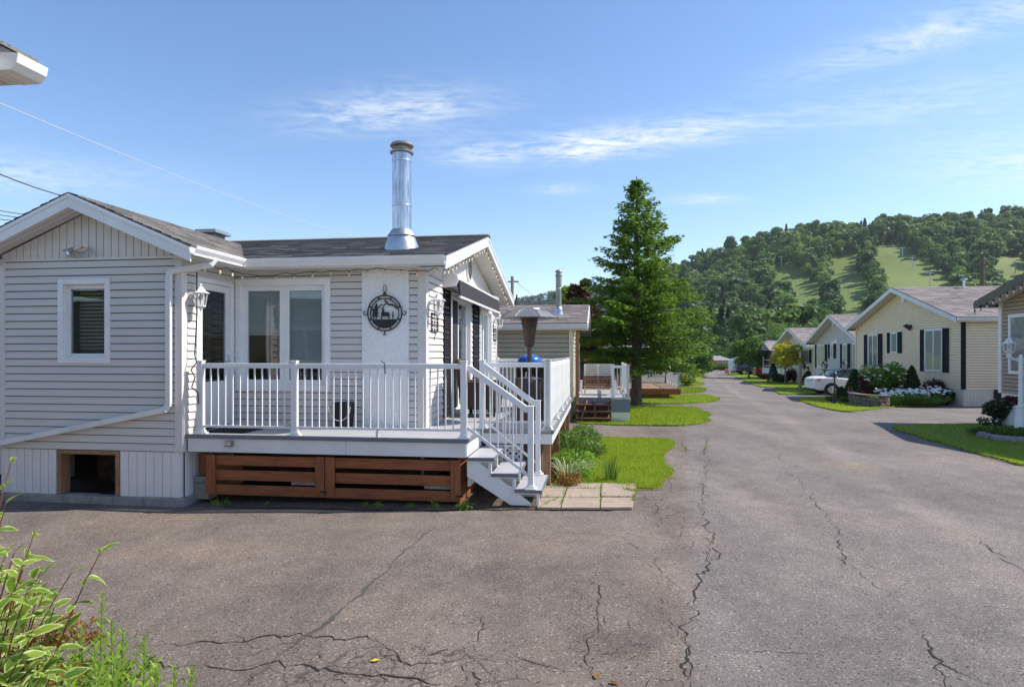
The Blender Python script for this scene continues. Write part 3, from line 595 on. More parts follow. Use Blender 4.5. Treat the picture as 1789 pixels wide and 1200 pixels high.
def window(parent, O, u, n, a0, a1, v0, v1, panes=1, casing=.065, sash=.04, proud=.03, mat='white_vinyl', glass='glass', blind=0.0, curtain=False, flat=False, name='window', split=None, inset=None):
    """casing ring, sash rings, panes (sub-parts) and a blind; flat = set on the wall instead of in an opening"""
    m = M[mat]; mb = MB(); back = -.09 if not flat else .004; ins = inset if inset is not None else (-.05 if not flat else .016)
    for q in ((a0, a1, v1 - casing, v1), (a0, a1, v0, v0 + casing), (a0, a0 + casing, v0 + casing, v1 - casing), (a1 - casing, a1, v0 + casing, v1 - casing)): mb.lb(O, u, n, q[0], q[1], back, proud, q[2], q[3])
    mb.lb(O, u, n, a0 - .008, a1 + .008, .0, proud + .012, v1, v1 + .015)
    w = mb.build(name, m, parent, bevel=.004 if not flat else 0)
    i0, i1, j0, j1 = a0 + casing, a1 - casing, v0 + casing, v1 - casing
    ed = [i0 + (i1 - i0) * t for t in (split or [k / panes for k in range(panes + 1)])]
    for x0, x1 in zip(ed[:-1], ed[1:]):
        s = MB(); o0, o1 = ins - .03 if not flat else .006, ins + .012
        for q in ((x0, x1, j1 - sash, j1), (x0, x1, j0, j0 + sash), (x0, x0 + sash, j0 + sash, j1 - sash), (x1 - sash, x1, j0 + sash, j1 - sash)): s.lb(O, u, n, q[0] + .001, q[1] - .001, o0, o1, q[2], q[3])
        s.build('sash', m, w)
        g = MB(); g.lb(O, u, n, x0 + sash - .003, x1 - sash + .003, ins - .006, ins - .002, j0 + sash - .003, j1 - sash + .003); g.build('pane', M[glass], w)
        if blind:
            b = MB(); zz = j1 - sash - .01; low = j1 - (j1 - j0) * blind
            while zz > low: b.lb(O, u, n, x0 + sash, x1 - sash, -.135, -.118, zz - .016, zz - .011); zz -= .024
            b.lb(O, u, n, x0 + sash, x1 - sash, -.138, -.112, low - .03, low - .012); tag(b.build('blind', M['blind'], w), kind='stuff')
        if curtain:
            b = MB(); z0_, z1_ = j0 + sash, j1 - sash; o = .0065 if flat else -.14
            k = 14
            for i in range(k):
                p0, p1 = x0 + sash + (x1 - x0 - 2*sash) * i / k, x0 + sash + (x1 - x0 - 2*sash) * (i + 1) / k
                b.lb(O, u, n, p0, p1, o - .001, o + (.002 if i % 2 else .0), z0_, z1_)
            b.build('curtain', M['curtain'], w)
    return w
def shutter(parent, O, u, n, a0, a1, v0, v1, mat='shutter_black', louvre=.045):
    mb = MB(); f = min(.035, (a1 - a0) * .2)
    mb.lb(O, u, n, a0, a0 + f, .0, .035, v0, v1); mb.lb(O, u, n, a1 - f, a1, .0, .035, v0, v1)
    for v in (v0, (v0 + v1) / 2 - f / 2, v1 - f): mb.lb(O, u, n, a0 + f, a1 - f, .0, .033, v, v + f)
    v = v0 + f + .005; mb.lb(O, u, n, a0 + f, a1 - f, .0, .008, v0 + f, v1 - f)
    Ov, uv, nv = Vector(O), Vector(u), Vector(n)
    while v < v1 - f - louvre:
        P = lambda a, o, z: Ov + uv*a + nv*o + ZV*z
        mb.prism([P(a0 + f, .010, v + louvre * .9), P(a0 + f, .028, v), P(a0 + f, .032, v + .006), P(a0 + f, .012, v + louvre * .9 + .004)], uv * (a1 - a0 - 2*f)); v += louvre
    return mb.build('shutter', M[mat], parent)
def roof_slope(parent, A, B, Cc, D, mat, thick=.05, expo=.14, tabw=.30, seed=0, name='shingles', tabs=True):
    """A,B = eave ends, D,C = ridge ends (A under D). Slab plus lapped shingle courses"""
    r2 = random.Random(seed); A, B, Cc, D = Vector(A), Vector(B), Vector(Cc), Vector(D); nrm = (B - A).cross(D - A).normalized()
    if nrm.z < 0: nrm = -nrm
    mb = MB(); mb.prism([A, B, Cc, D], -nrm * thick); slab = mb.build('roof_deck', M['deck_edge'], parent)
    L = (D - A).length; k = max(1, round(L / expo)); mb = MB()
    for i in range(k):
        t0, t1 = i / k, min(1.0, (i + 1.12) / k); p0, p1 = A.lerp(D, t0), B.lerp(Cc, t0); q0, q1 = A.lerp(D, t1), B.lerp(Cc, t1)
        W = (p1 - p0).length; m = max(1, round(W / tabw)) if tabs else 1; off = r2.uniform(0, 1) / m
        es = [0.0] + [min(1, max(0, (j + off * m * .5 + r2.uniform(-.18, .18)) / m)) for j in range(1 if tabs else 9**9, m)] if tabs else [0.0]
        es = sorted(es) + [1.0]
        for e0, e1 in zip(es[:-1], es[1:]):
            if e1 - e0 < 1e-4: continue
            h = .014 + r2.uniform(0, .007); a, b, c, d = p0.lerp(p1, e0), p0.lerp(p1, e1), q0.lerp(q1, e1), q0.lerp(q1, e0); dn = (A - D).normalized() * (r2.uniform(0, .012) + (.02 if i == 0 else 0))
            mb.add([a + nrm*h + dn, b + nrm*h + dn, c + nrm*.004, d + nrm*.004, a + nrm*.002 + dn, b + nrm*.002 + dn], [(0, 1, 2, 3), (4, 5, 1, 0)])
    o = mb.build(name, M[mat], parent, fix=False); return tag(o, kind='stuff')
def gutter(parent, p, q, out, mat='fascia_white', h=.12, w=.11, name='gutter'):
    """K-style trough from p to q (top back edge), opening outwards along out"""
    p, q, o = Vector(p), Vector(q), Vector(out); prof = [(0, 0), (0, -h), (w*.55, -h), (w*.62, -h*.75), (w*.92, -h*.35), (w, -h*.12), (w, 0), (w - .012, 0), (w - .012, -.014), (w*.86, -h*.33), (w*.52, -h + .012), (.01, -h + .012), (.01, 0)]
    mb = MB(); mb.prism([p + o*a + ZV*b for a, b in prof], q - p); return mb.build(name, M[mat], parent)
def railing(parent, p, q, z, posts, h=.93, spacing=.1, mat='white_metal', postw=.075, skip_end=False, bal=.016):
    """straight guard rail: posts at given fractions, top and bottom rail and every baluster its own piece"""
    p, q = Vector((p[0], p[1], z)), Vector((q[0], q[1], z)); t = (q - p).normalized(); L = (q - p).length; m = M[mat]
    for k in posts:
        c = p + t * L * k; mb = MB(); a = t * postw / 2; b = t.cross(ZV) * postw / 2
        mb.beam(c + ZV*.002, c + ZV*(h + .03), postw, postw, t); mb.beam(c + ZV*(h + .03), c + ZV*(h + .045), postw + .014, postw + .014, t); po = mb.build('post', m, parent, bevel=.005)
        mb = MB(); mb.beam(c + ZV*.001, c + ZV*.022, postw + .06, postw + .06, t); mb.beam(c + ZV*.022, c + ZV*.05, postw + .022, postw + .022, t); mb.build('post_base', m, po, bevel=.004)
    ks = sorted(posts); segs = list(zip(ks[:-1], ks[1:]))
    cache = {}
    for k0, k1 in segs:
        a, b = p + t * (L * k0 + postw / 2), p + t * (L * k1 - postw / 2); l = (b - a).length
        mb = MB(); mb.beam(a + ZV*(h - .025), b + ZV*(h - .025), .055, .065); mb.build('top_rail', m, parent, bevel=.006)
        mb = MB(); mb.beam(a + ZV*.105, b + ZV*.105, .035, .03); mb.build('bottom_rail', m, parent)
        n = max(1, round(l / spacing))
        for i in range(1, n):
            c = a.lerp(b, i / n)
            if 'me' not in cache:
                mb = MB(); mb.box(-bal/2, bal/2, -bal/2, bal/2, .12, h - .057); cache['me'] = mb.mesh('baluster', m)
            link('baluster', cache['me'], parent, c, (0, 0, math.atan2(t.y, t.x)))
def lattice(parent, O, u, n, a0, a1, v0, v1, pitch=.07, w=.028, mat='lattice_white', frame=.035):
    mb = MB(); Ov, uv, nv = Vector(O), Vector(u), Vector(n); W, Hh = a1 - a0, v1 - v0; P = lambda a, v, o: Ov + uv*(a0 + a) + ZV*(v0 + v) + nv*o
    for s in (0, 1):
        c = -Hh
        while c < W + Hh:
            pts = []
            for a, v in ((c, 0), (c + Hh, Hh)):
                pts.append([a, v])
            (x0, y0), (x1, y1) = pts
            if x0 < 0: y0 += -x0; x0 = 0
            if x1 > W: y1 -= x1 - W; x1 = W
            if y1 - y0 > .01:
                if s: q0, q1 = (W - x0, y0), (W - x1, y1)
                else: q0, q1 = (x0, y0), (x1, y1)
                mb.beam(P(*q0, .004 + .008*s), P(*q1, .004 + .008*s), w, .006, nv)
            c += pitch * 1.414
    fr = MB()
    for q in ((0, W, 0, frame), (0, W, Hh - frame, Hh), (0, frame, frame, Hh - frame), (W - frame, W, frame, Hh - frame)): fr.lb(O, u, n, a0 + q[0], a0 + q[1], -.008, .024, v0 + q[2], v0 + q[3])
    o = fr.build('lattice_frame', M[mat], parent); tag(mb.build('lattice', M[mat], o), kind='stuff'); return o
def lantern(name, label, loc, rotz, mat='white_metal', s=1.0, wallside=True, group=None):
    """six-sided coach lantern; wall bracket behind it"""
    t = thing(name, label, 'lantern', loc, rotz, group); m = M[mat]
    if wallside:
        mb = MB(); mb.tube([(0, .0, .02*s), (0, -.025*s, .02*s)], [.06*s, .05*s], 14); mb.tube([(0, -.02*s, .02*s), (0, -.09*s, .06*s), (0, -.14*s, .03*s), (0, -.14*s, -.02*s)], .011*s, 6); mb.build('bracket', m, t)
    c = (0, -.14*s if wallside else 0, 0); head_parts(t, c, s, m)
    return t
def head_parts(t, c, s, m):
    c = Vector(c)
    mb = MB(); mb.lathe([(.012*s, .16*s), (.02*s, .145*s), (.008*s, .13*s), (.03*s, .115*s), (.065*s, .065*s), (.105*s, .045*s), (.105*s, .038*s), (.02*s, .04*s)], 6, c + ZV*0.0); mb.build('cap', m, t)
    mb = MB()
    for k in range(6):
        a = k * math.pi / 3; mb.beam(c + Vector((.08*s*math.cos(a), .08*s*math.sin(a), .04*s)), c + Vector((.055*s*math.cos(a), .055*s*math.sin(a), -.12*s)), .009*s, .009*s)
    mb.lathe([(.060*s, -.115*s), (.062*s, -.13*s), (.035*s, -.15*s), (.012*s, -.165*s), (.014*s, -.18*s), (.004*s, -.19*s)], 6, c); mb.build('cage', m, t)
    mb = MB(); mb.lathe([(.074*s, .038*s), (.050*s, -.115*s)], 6, c); mb.build('glass', M['glass_clear'], t)
    mb = MB(); mb.lathe([(.012*s, -.11*s), (.014*s, -.05*s), (.028*s, -.02*s), (.02*s, .01*s), (.004*s, .02*s)], 10, c); mb.build('bulb', M['bulb_clear'], t, True)
def stovepipe(parent, c, r, h, slope, base=.0, seams=(.35, .85), mat='steel'):
    """insulated flue: cone flashing, storm collar, pipe sections, rain cap"""
    c = Vector(c); ch = MB(); ch.lathe([(r, -.1), (r, h - .12)], 28, c); o = ch.build('chimney', M[mat], parent, True)
    b = MB(); b.lathe([(r*1.85, -.16), (r*1.72, .0), (r*1.38, .13), (r*1.36, .14)], 28, c); b.build('flashing', M['galvanised'], o, True)
    b = MB(); b.lathe([(r*1.03, .25), (r*1.10, .24), (r*1.50, .15), (r*1.48, .14), (r*1.03, .16)], 28, c); b.build('storm_collar', M['galvanised'], o, True)
    for k in seams:
        b = MB(); z = h * k; b.lathe([(r*1.0, z - .016), (r*1.035, z - .012), (r*1.035, z + .012), (r*1.0, z + .016)], 28, c); b.build('seam_band', M['galvanised'], o, True)
    b = MB(); b.lathe([(r*1.0, h - .16), (r*1.22, h - .15), (r*1.24, h - .125), (r*.95, h - .10), (r*.85, h - .10)], 28, c); b.lathe([(r*.84, h - .10), (r*.84, h - .03)], 20, c); b.lathe([(r*1.20, h - .045), (r*1.25, h - .03), (r*1.05, h + .01), (r*.5, h + .035), (.01, h + .04)], 28, c); b.build('rain_cap', M['cap_metal'], o, True)
    return o
# ================================================================ GREY HOUSE
X1, Y1 = Vector((1, 0, 0)), Vector((0, 1, 0))
h1 = thing('mobile_home', 'grey sided mobile home with steel chimney, small front wing and deck, nearest house', 'house', F1.wld(0, 0), -F1.th)
sg, tg = M['siding_grey'], M['trim_grey']
RW, DB, DM = 2.946, 7.574, 1.223                      # right wall, back wall, main front wall
CRS = .1016
# --- wing front
O = (-2.68, 0, 0); hol = [(.887 + .0, 1.66, 1.766, 2.9)]
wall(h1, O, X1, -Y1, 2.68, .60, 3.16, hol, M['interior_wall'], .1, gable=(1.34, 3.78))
siding(h1, O, X1, -Y1, .612, 3.145, CRS, lambda v: (.07, 2.61), hol, sg)
for a0, a1 in ((0, .075), (2.605, 2.68)):
    mb = MB(); mb.lb(O, X1, -Y1, a0, a1 + (.026 if a1 > 2 else 0), -.02, .03, .60, 3.14); mb.build('corner_trim', tg, h1, bevel=.004)
mb = MB(); mb.lb(O, X1, -Y1, 0, 2.68, -.01, .034, 3.145, 3.18); mb.build('band_trim', tg, h1, bevel=.004)
vboards(h1, Vector(O) - Y1*.004, X1, -Y1, .02, 2.66, .11, lambda a: 3.18, lambda a: 3.80 - .425 * abs(a - 1.34), sg)
window(h1, O, X1, -Y1, .887, 1.66, 1.766, 2.9, 1, casing=.075, sash=.055, proud=.035, blind=0)
bl = MB(); zz = 2.75
while zz > 1.95: bl.lb(O, X1, -Y1, 1.03, 1.54, -.2, -.18, zz, zz + .03); zz -= .05
tag(bl.build('blind', M['tan_siding'], h1), kind='stuff')
# skirt and crawl-space hatch
ca0, ca1 = -1.819 + 2.68, -.888 + 2.68
wall(h1, O, X1, -Y1, 2.68, -.02, .60, [(ca0 + .05, ca1 - .05, -.1, .56)], M['skirt_pale'], .04, name='skirt_wall')
vboards(h1, O, X1, -Y1, .0, ca0 - .01, .115, lambda a: .0, lambda a: .60, M['skirt_pale'], 'skirt_board')
vboards(h1, O, X1, -Y1, ca1 + .01, 2.66, .115, lambda a: .0, lambda a: .60, M['skirt_pale'], 'skirt_board')
mb = MB()
for q in ((ca0, ca1, .545, .60), (ca0, ca0 + .06, 0, .545), (ca1 - .06, ca1, 0, .545)): mb.lb(O, X1, -Y1, q[0], q[1], -.14, .018, q[2], q[3])
mb.build('hatch_frame', M['raw_wood'], h1, bevel=.004)
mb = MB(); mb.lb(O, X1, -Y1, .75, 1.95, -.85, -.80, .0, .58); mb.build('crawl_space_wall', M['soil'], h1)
for k, (a0, a1) in enumerate(((-.25, .46), (.465, .98), (.985, 1.40), (1.405, 1.72), (1.725, 2.16), (2.165, 2.74))):
    mb = MB(); mb.lb(O, X1, -Y1, a0, a1, -.1, .055, -.16, .0 + .006 * ((k * 7) % 3 - 1)); mb.build('foundation_block', M['concrete'], h1, bevel=.012)
for k, (a0, a1) in enumerate(((.105, .55), (.555, 1.0))):
    mb = MB(); mb.lb((0, 0, 0), Y1, X1, a0, a1, -.1, .06, -.16, .0); mb.build('foundation_block', M['concrete'], h1, bevel=.012)
# --- wing side with the door
dh = [(.272, 1.148, .83, 2.945)]
wall(h1, (0, .101, 0), Y1, X1, DM - .101, .6, 3.16, [(.171, 1.047, .83, 2.945)], M['interior_wall'], .1)
siding(h1, (0, 0, 0), Y1, X1, .612, 3.13, CRS, lambda v: (.075, DM - .02), dh, sg)
mb = MB(); mb.lb((0, 0, 0), Y1, X1, -.025, .08, -.02, .028, .60, 3.14); mb.build('corner_trim', tg, h1, bevel=.004)
vboards(h1, (0, 0, 0), Y1, X1, .06, 1.2, .2, lambda a: .0, lambda a: .60, M['skirt_pale'], 'skirt_board')
door = MB()
for q in ((.272, 1.148, 2.88, 2.945), (.272, .34, .84, 2.88), (1.08, 1.148, .84, 2.88)): door.lb((0, 0, 0), Y1, X1, q[0], q[1], -.08, .04, q[2], q[3])
door = door.build('door', M['white_vinyl'], h1, bevel=.004)
lf = MB()
for q in ((.345, 1.075, .86, 1.50), (.345, 1.075, 2.78, 2.875), (.345, .43, 1.50, 2.78), (.99, 1.075, 1.50, 2.78)): lf.lb((0, 0, 0), Y1, X1, q[0], q[1], -.03, .012, q[2], q[3])
lf.build('leaf', M['white_metal'], door, bevel=.004)
lf = MB(); lf.lb((0, 0, 0), Y1, X1, .42, 1.0, -.014, -.008, 1.49, 2.79); lf.build('pane', M['glass'], door)
for k in range(13):
    lf = MB(); zz = 1.55 + k * .094; lf.lb((0, 0, 0), Y1, X1, .43, .99, -.075, -.06, zz, zz + .07); lf.build('slat', M['shutter_black'], door)
lf = MB(); lf.tube([(.012, 1.03, 1.78), (.05, 1.03, 1.78), (.05, .93, 1.78)], .011, 8); lf.lb((0, 0, 0), Y1, X1, 1.005, 1.055, .01, .018, 1.70, 1.88); lf.build('handle', M['chrome'], door)
# --- main front wall
O = (0, DM, 0); wh = [(.03, 1.522, 1.343, 2.995)]; sh_ = wh + [(2.015, 2.715, .3, 3.4)]
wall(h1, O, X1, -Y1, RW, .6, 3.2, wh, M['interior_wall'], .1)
siding(h1, O, X1, -Y1, .612, 3.17, CRS, lambda v: (.0, RW - .09), sh_, sg)
mb = MB(); mb.lb(O, X1, -Y1, 2.015, 2.715, -.01, .045, .6, 3.16); mb.build('stucco_panel', M['stucco'], h1, bevel=.006)
mb = MB(); mb.lb(O, X1, -Y1, RW - .10, RW + .03, -.10, .03, .6, 3.16); mb.build('corner_trim', tg, h1, bevel=.004)
window(h1, O, X1, -Y1, .03, 1.522, 1.343, 2.995, 2, casing=.085, sash=.075, proud=.04, blind=.0)
for x0, x1, low in ((.20, .76, 2.20), (.85, 1.40, 1.70)):
    bl = MB(); zz = 2.86
    while zz > low: bl.lb(O, X1, -Y1, x0 - .04, x1 + .04, -.105, -.085, zz, zz + .008); bl.lb(O, X1, -Y1, x0 - .04, x1 + .04, -.103, -.095, zz - .02, zz - .003); zz -= .028
    bl.lb(O, X1, -Y1, x0 - .04, x1 + .04, -.165, -.135, low - .03, low); tag(bl.build('blind', M['blind'], h1), kind='stuff')
# --- right gable wall
O = (RW, DM, 0); da0, da1 = 2.738 - DM, 4.40 - DM; wa0, wa1 = 5.409 - DM, 6.83 - DM
hol = [(da0, da1, .83, 2.92), (wa0, wa1, .95, 2.87)]; WG = DB - DM
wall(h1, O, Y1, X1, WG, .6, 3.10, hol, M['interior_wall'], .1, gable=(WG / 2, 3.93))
siding(h1, O, Y1, X1, .612, 3.07, CRS, lambda v: (.03, WG - .05), hol, sg)
mb = MB(); mb.lb(O, Y1, X1, 0, WG, -.01, .03, 3.075, 3.11); mb.build('band_trim', tg, h1)
vboards(h1, Vector(O) + X1*.002, Y1, X1, .02, WG - .02, .11, lambda a: 3.11, lambda a: 3.915 - .255 * abs(a - WG/2), sg)
mb = MB(); mb.lb(O, Y1, X1, WG - .08, WG + .02, -.05, .03, .6, 3.07); mb.build('corner_trim', tg, h1)
# sliding patio door, tall window, shutters, oval window
w = window(h1, O, Y1, X1, da0, da1, .835, 2.92, 2, casing=.07, sash=.055, proud=.04, name='patio_door')
mb = MB(); mb.lb(O, Y1, X1, da0 + .12, (da0 + da1) / 2 - .02, -.045, -.035, .93, 2.83); mb.build('screen', M['charcoal_fabric'], w)
window(h1, O, Y1, X1, wa0, wa1, .95, 2.87, 2, casing=.07, sash=.05, proud=.04, blind=.95)
for a0, a1 in ((2.229 - DM, 2.656 - DM), (4.62 - DM, 5.22 - DM)): shutter(h1, Vector(O) + X1*.012, Y1, X1, a0, a1, .86, 2.93)
mb = MB(); oc = Vector((RW + .018, 4.24, 3.52)); ring = []
P2 = lambda a, ry, rz, o: oc + Vector((o, ry*math.cos(a), rz*math.sin(a)))
pts = [P2(k*math.pi/16, .21, .24, 0) for k in range(32)]; mb.prism(pts, (.03, 0, 0)); ov = mb.build('oval_window', M['white_vinyl'], h1)
mb = MB(); mb.prism([P2(k*math.pi/16, .18, .21, .026) for k in range(32)], (.008, 0, 0)); mb.build('pane', M['car_glass'], ov)
# --- other sides and inside
for q in ((-6.0, RW - .1, DB - .1, DB, .0, 3.15), (-6.1, -6.0, DM, DB, .0, 3.15), (-6.0, -2.69, DM - .1, DM, .0, 3.15), (-2.69, -2.60, .1, DM - .1, .0, 3.15)):
    mb = MB(); mb.box(*q); mb.build('wall', sg, h1)
mb = MB(); mb.box(RW - .06, RW - .01, DM, DB, .0, .6); mb.build('skirt_wall', M['skirt_pale'], h1); mb = MB(); mb.box(.05, RW - .07, DM - .02, DM + .03, .0, .6); mb.build('crawl_space_wall', M['soil'], h1)  # crawl space wall coloured dark to paint in shade behind the gate gaps
mb = MB(); mb.box(-5.9, RW - .11, DM + .11, DB - .11, .70, .80); mb.box(-2.58, -.11, .12, DM + .1, .70, .80); mb.build('floor', M['wicker'], h1)
mb = MB(); mb.box(-5.9, RW - .11, 4.3, 4.36, .80, 3.1); mb.box(-2.5, -2.4, DM + .2, 4.3, .8, 3.1); mb.box(-5.9, RW - .11, DM + .11, DB - .11, 3.12, 3.14); mb.build('interior_partition', M['interior_wall'], h1)
# --- roof
ZE, ZR, DR, RO = 3.25, 4.13, 4.24, RW + .40
mb = MB(); mb.prism([(-6.3, DR - .16, ZR + .0), (-6.3, DR, ZR + .045), (-6.3, DR + .16, ZR + .0), (-6.3, DR + .155, ZR - .02), (-6.3, DR, ZR + .02), (-6.3, DR - .155, ZR - .02)], (RO + 6.32, 0, 0))
roof = mb.build('roof', M['shingle_grey'], h1)
roof_slope(roof, (-6.3, .87, ZE), (RO, .87, ZE), (RO, DR, ZR), (-6.3, DR, ZR), 'shingle_grey', seed=1)
roof_slope(roof, (-6.3, DB + .35, ZE), (RO, DB + .35, ZE), (RO, DR, ZR), (-6.3, DR, ZR), 'shingle_grey', seed=2)
WR, ZW = -1.34, 3.972
roof_slope(roof, (.36, -.35, ZE), (.36, 1.6, ZE), (WR, 3.55, ZW), (WR, -.35, ZW), 'shingle_grey', seed=3)
roof_slope(roof, (-3.04, -.35, ZE), (-3.04, 1.6, ZE), (WR, 3.55, ZW), (WR, -.35, ZW), 'shingle_grey', seed=4)
fw = M['fascia_white']
def rake(a, b, thick_vec, h=.17, lip=.05):
    """two-step rake board hanging below the roof edge a-b"""
    a, b, tv = Vector(a), Vector(b), Vector(thick_vec); mb = MB()
    mb.prism([a - ZV*.025, b - ZV*.025, b - ZV*(.025 + h), a - ZV*(.025 + h)], tv); mb.prism([a - ZV*.02, b - ZV*.02, b - ZV*(.02 + lip), a - ZV*(.02 + lip)], tv * 1.5)
    return mb.build('rake_board', fw, roof, bevel=.003)
rake((WR, -.33, ZW), (.37, -.33, ZE - .01), (0, -.022, 0)); rake((-3.05, -.33, ZE - .01), (WR, -.33, ZW), (0, -.022, 0))
rake((RO - .02, .86, ZE), (RO - .02, DR, ZR), (.022, 0, 0)); rake((RO - .02, DR, ZR), (RO - .02, DB + .36, ZE), (.022, 0, 0))
mb = MB()                                              # sloped soffit of the wing gable
for s in (-1, 1):
    mb.prism([(WR, -.33, ZW - .16), (WR + s*1.70, -.33, ZE - .135), (WR + s*1.70, -.33, ZE - .12), (WR, -.33, ZW - .145)], (0, .33, 0))
mb.build('soffit', M['soffit'], roof)
mb = MB()
for d0, d1, z0, z1 in ((.88, DR, ZE - .17, ZR - .17), (DR, DB + .34, ZR - .17, ZE - .17)): mb.prism([(RW, d0, z0), (RW, d1, z1), (RW, d1, z1 + .012), (RW, d0, z0 + .012)], (.40, 0, 0))
mb.build('soffit', soffitmat('soffit_y', (.66, .63, .59), 'Y'), roof)
mb = MB(); mb.box(.02, RW, .89, DM, ZE - .135, ZE - .12); mb.box(.0, .36, -.30, 1.0, ZE - .137, ZE - .122); mb.build('soffit', M['soffit_warm'], roof)
mb = MB(); mb.box(.30, RO - .01, .875, .893, ZE - .14, ZE - .04); mb.build('fascia_board', fw, roof)
mb = MB(); mb.box(.338, .357, -.34, .99, ZE - .14, ZE - .04); mb.build('fascia_board', fw, roof)
gutter(h1, (.45, .872, ZE - .005), (RO - .01, .872, ZE - .005), -Y1, w=.10, h=.115)
gutter(h1, (.358, -.345, ZE - .006), (.358, .874, ZE - .006), X1, w=.10, h=.115)
# roof vent and chimney
vx = F1.onD(370, 405, 3.0).x
mb = MB(); mb.box(vx - .16, vx + .16, 2.84, 3.16, 3.55, 4.05); mb.prism([(vx - .24, 2.76, 4.05), (vx + .24, 2.76, 4.05), (vx + .20, 2.80, 4.11), (vx - .20, 2.80, 4.11)], (0, .48, 0)); mb.box(vx - .2, vx + .2, 2.8, 3.2, 4.105, 4.12); mb.build('roof_vent', M['deck_edge'], h1, bevel=.01)
cp = F1.onD(702, 432, 2.0); stovepipe(h1, (cp.x, 2.0, ZE + .26 * (2.0 - .87) + .05), .15, 1.60, .26, seams=(.39, .83))
# downspout: elbow from the gutter, down the wing front, then a long leader to the left
dA = F1.onD(295, 487, -.07); dB = F1.onD(295, 712, -.07); dC = F1.onD(0, 775, -.09)
ds = MB(); ww = .075
for a, b in (((.40, .12, ZE - .10), (.36, .06, ZE - .20)), ((.37, .07, ZE - .19), (dA.x, -.075, dA.z + .09)), ((dA.x + .012, -.07, dA.z + .10), (dA.x, -.07, dA.z - .02)), ((dA.x, -.07, dA.z), (dB.x, -.07, dB.z + .04)), ((dB.x + .01, -.072, dB.z + .05), (dB.x - .06, -.076, dB.z - .035)), ((dB.x - .03, -.075, dB.z - .025), (dC.x - .4, -.09, dC.z - .07))):
    ds.beam(a, b, ww, .055 if a[2] - b[2] < .5 else .06, (0, 1, 0))
ds.build('downspout', M['skirt_pale'], h1, bevel=.008)
# ---------------------------------------------------------------- things fixed to or hanging on the house
def W1(r, d, z): return F1.wld(r, d, z)
fl = thing('floodlight', 'twin bulb floodlight with sensor under the front gable of the grey house', 'floodlight', W1(*F1.onD(150, 440, 0)), -F1.th)
mb = MB(); mb.tube([(0, .0, .04), (0, -.03, .04)], .055, 16); mb.build('mount', M['white_metal'], fl)
for sx_, c in ((-1, (-.17, -.10, -.02)), (1, (.07, -.12, -.005))):
    mb = MB(); mb.tube([(0, -.02, .035), (c[0]*.5, -.05, .045), (c[0]*.75, -.06, .02)], .017, 8); mb.build('arm', M['white_metal'], fl)
    mb = MB(); d = Vector((sx_*.5, -.45, -.75)).normalized(); c = Vector(c) - d*.03; mb.tube([c - d*.05, c - d*.02, c + d*.035, c + d*.06, c + d*.068], [.018, .03, .058, .062, .045], 14); mb.build('bulb', M['chrome'], fl, True)
mb = MB(); mb.tube([(-.03, -.05, .02), (-.035, -.09, -.02)], [.028, .034], 12); mb.build('sensor', M['curtain'], fl, True)
lantern('wall_lantern', 'white coach lantern by the glazed side door of the grey house', W1(.01, .17, 2.66), -F1.th + math.pi/2, s=1.05, group='white wall lanterns')
lp = F1.onR(762, 530, RW + .14); lantern('wall_lantern', 'white coach lantern on the sunlit wall above the dark scrollwork plaque', W1(RW + .02, lp.y, lp.z), -F1.th + math.pi/2, s=1.08, group='white wall lanterns')
lp = F1.onR(871, 560, RW + .14); lantern('wall_lantern', 'white coach lantern at the far rear corner of the grey house', W1(RW + .02, min(lp.y, 7.4), lp.z), -F1.th + math.pi/2, s=1.08, group='white wall lanterns')
def scroll_plaque(label, d, z, w, h):
    t = thing('wall_plaque', label, 'plaque', W1(RW + .022, d, z), -F1.th, 'dark scrollwork plaques'); mb = MB(); m = M['dark_metal']
    for q in ((0, w, 0, .015), (0, w, h - .015, h), (0, .015, 0, h), (w - .015, w, 0, h)): mb.lb((0, 0, 0), Y1, X1, q[0], q[1], .008, .02, q[2], q[3])
    mb.build('frame', m, t); mb = MB(); r2 = random.Random(4)
    for i in range(3):
        for j in range(5):
            c = Vector((.014, w * (i + .5) / 3, h * (j + .5) / 5)); rr = min(w / 6, h / 10) * .95; s = 1 if (i + j) % 2 else -1
            mb.tube([c + Vector((0, s*rr*(1 - k/14)*math.cos(k*.65), rr*(1 - k/14)*math.sin(k*.65))) for k in range(12)], .006, 5)
    mb.tube([(.014, w*.5, 0), (.014, w*.6, -.05), (.014, w*.4, -.09), (.014, w*.5, -.13)], .006, 5); mb.build('scrollwork', m, t); return t
pq = F1.onR(749.5, 579, RW); scroll_plaque('dark scrollwork plaque below the lantern nearest the patio door', pq.y, pq.z, .40, .28)
pq = F1.onR(861, 592, RW); scroll_plaque('dark scrollwork plaque at the far rear corner of the grey house', 7.05, pq.z - .05, .40, .30)
# round metal wall ornament with deer, trees and mountains
oc = F1.onD(672, 547, DM - .07); orn = thing('wall_ornament', 'round black metal ornament with a deer and trees hung on the white stucco panel', 'ornament', W1(*oc), -F1.th)
dm = M['dark_metal']
def ring(R_, r_, n=40): return [(R_*math.cos(k*2*math.pi/n), 0, R_*math.sin(k*2*math.pi/n)) for k in range(n + 1)]
for R_, r_ in ((.255, .010), (.212, .008)):
    mb = MB(); mb.tube(ring(R_, r_), r_, 6, cap=False); mb.build('ring', dm, orn)
mb = MB()
for k in range(8): a = k*math.pi/4 + .39; mb.tube([(.212*math.cos(a), 0, .212*math.sin(a)), (.255*math.cos(a), 0, .255*math.sin(a))], .012, 6)
mb.build('spokes', dm, orn)
def flat(name, pts): mb = MB(); mb.prism([(x, -.005, z) for x, z in pts], (0, .008, 0)); return mb.build(name, dm, orn)
flat('ground_plate', [(.212*math.cos(a), .212*math.sin(a)) for a in [math.pi + .45 + k*(math.pi - .9)/14 for k in range(15)]])
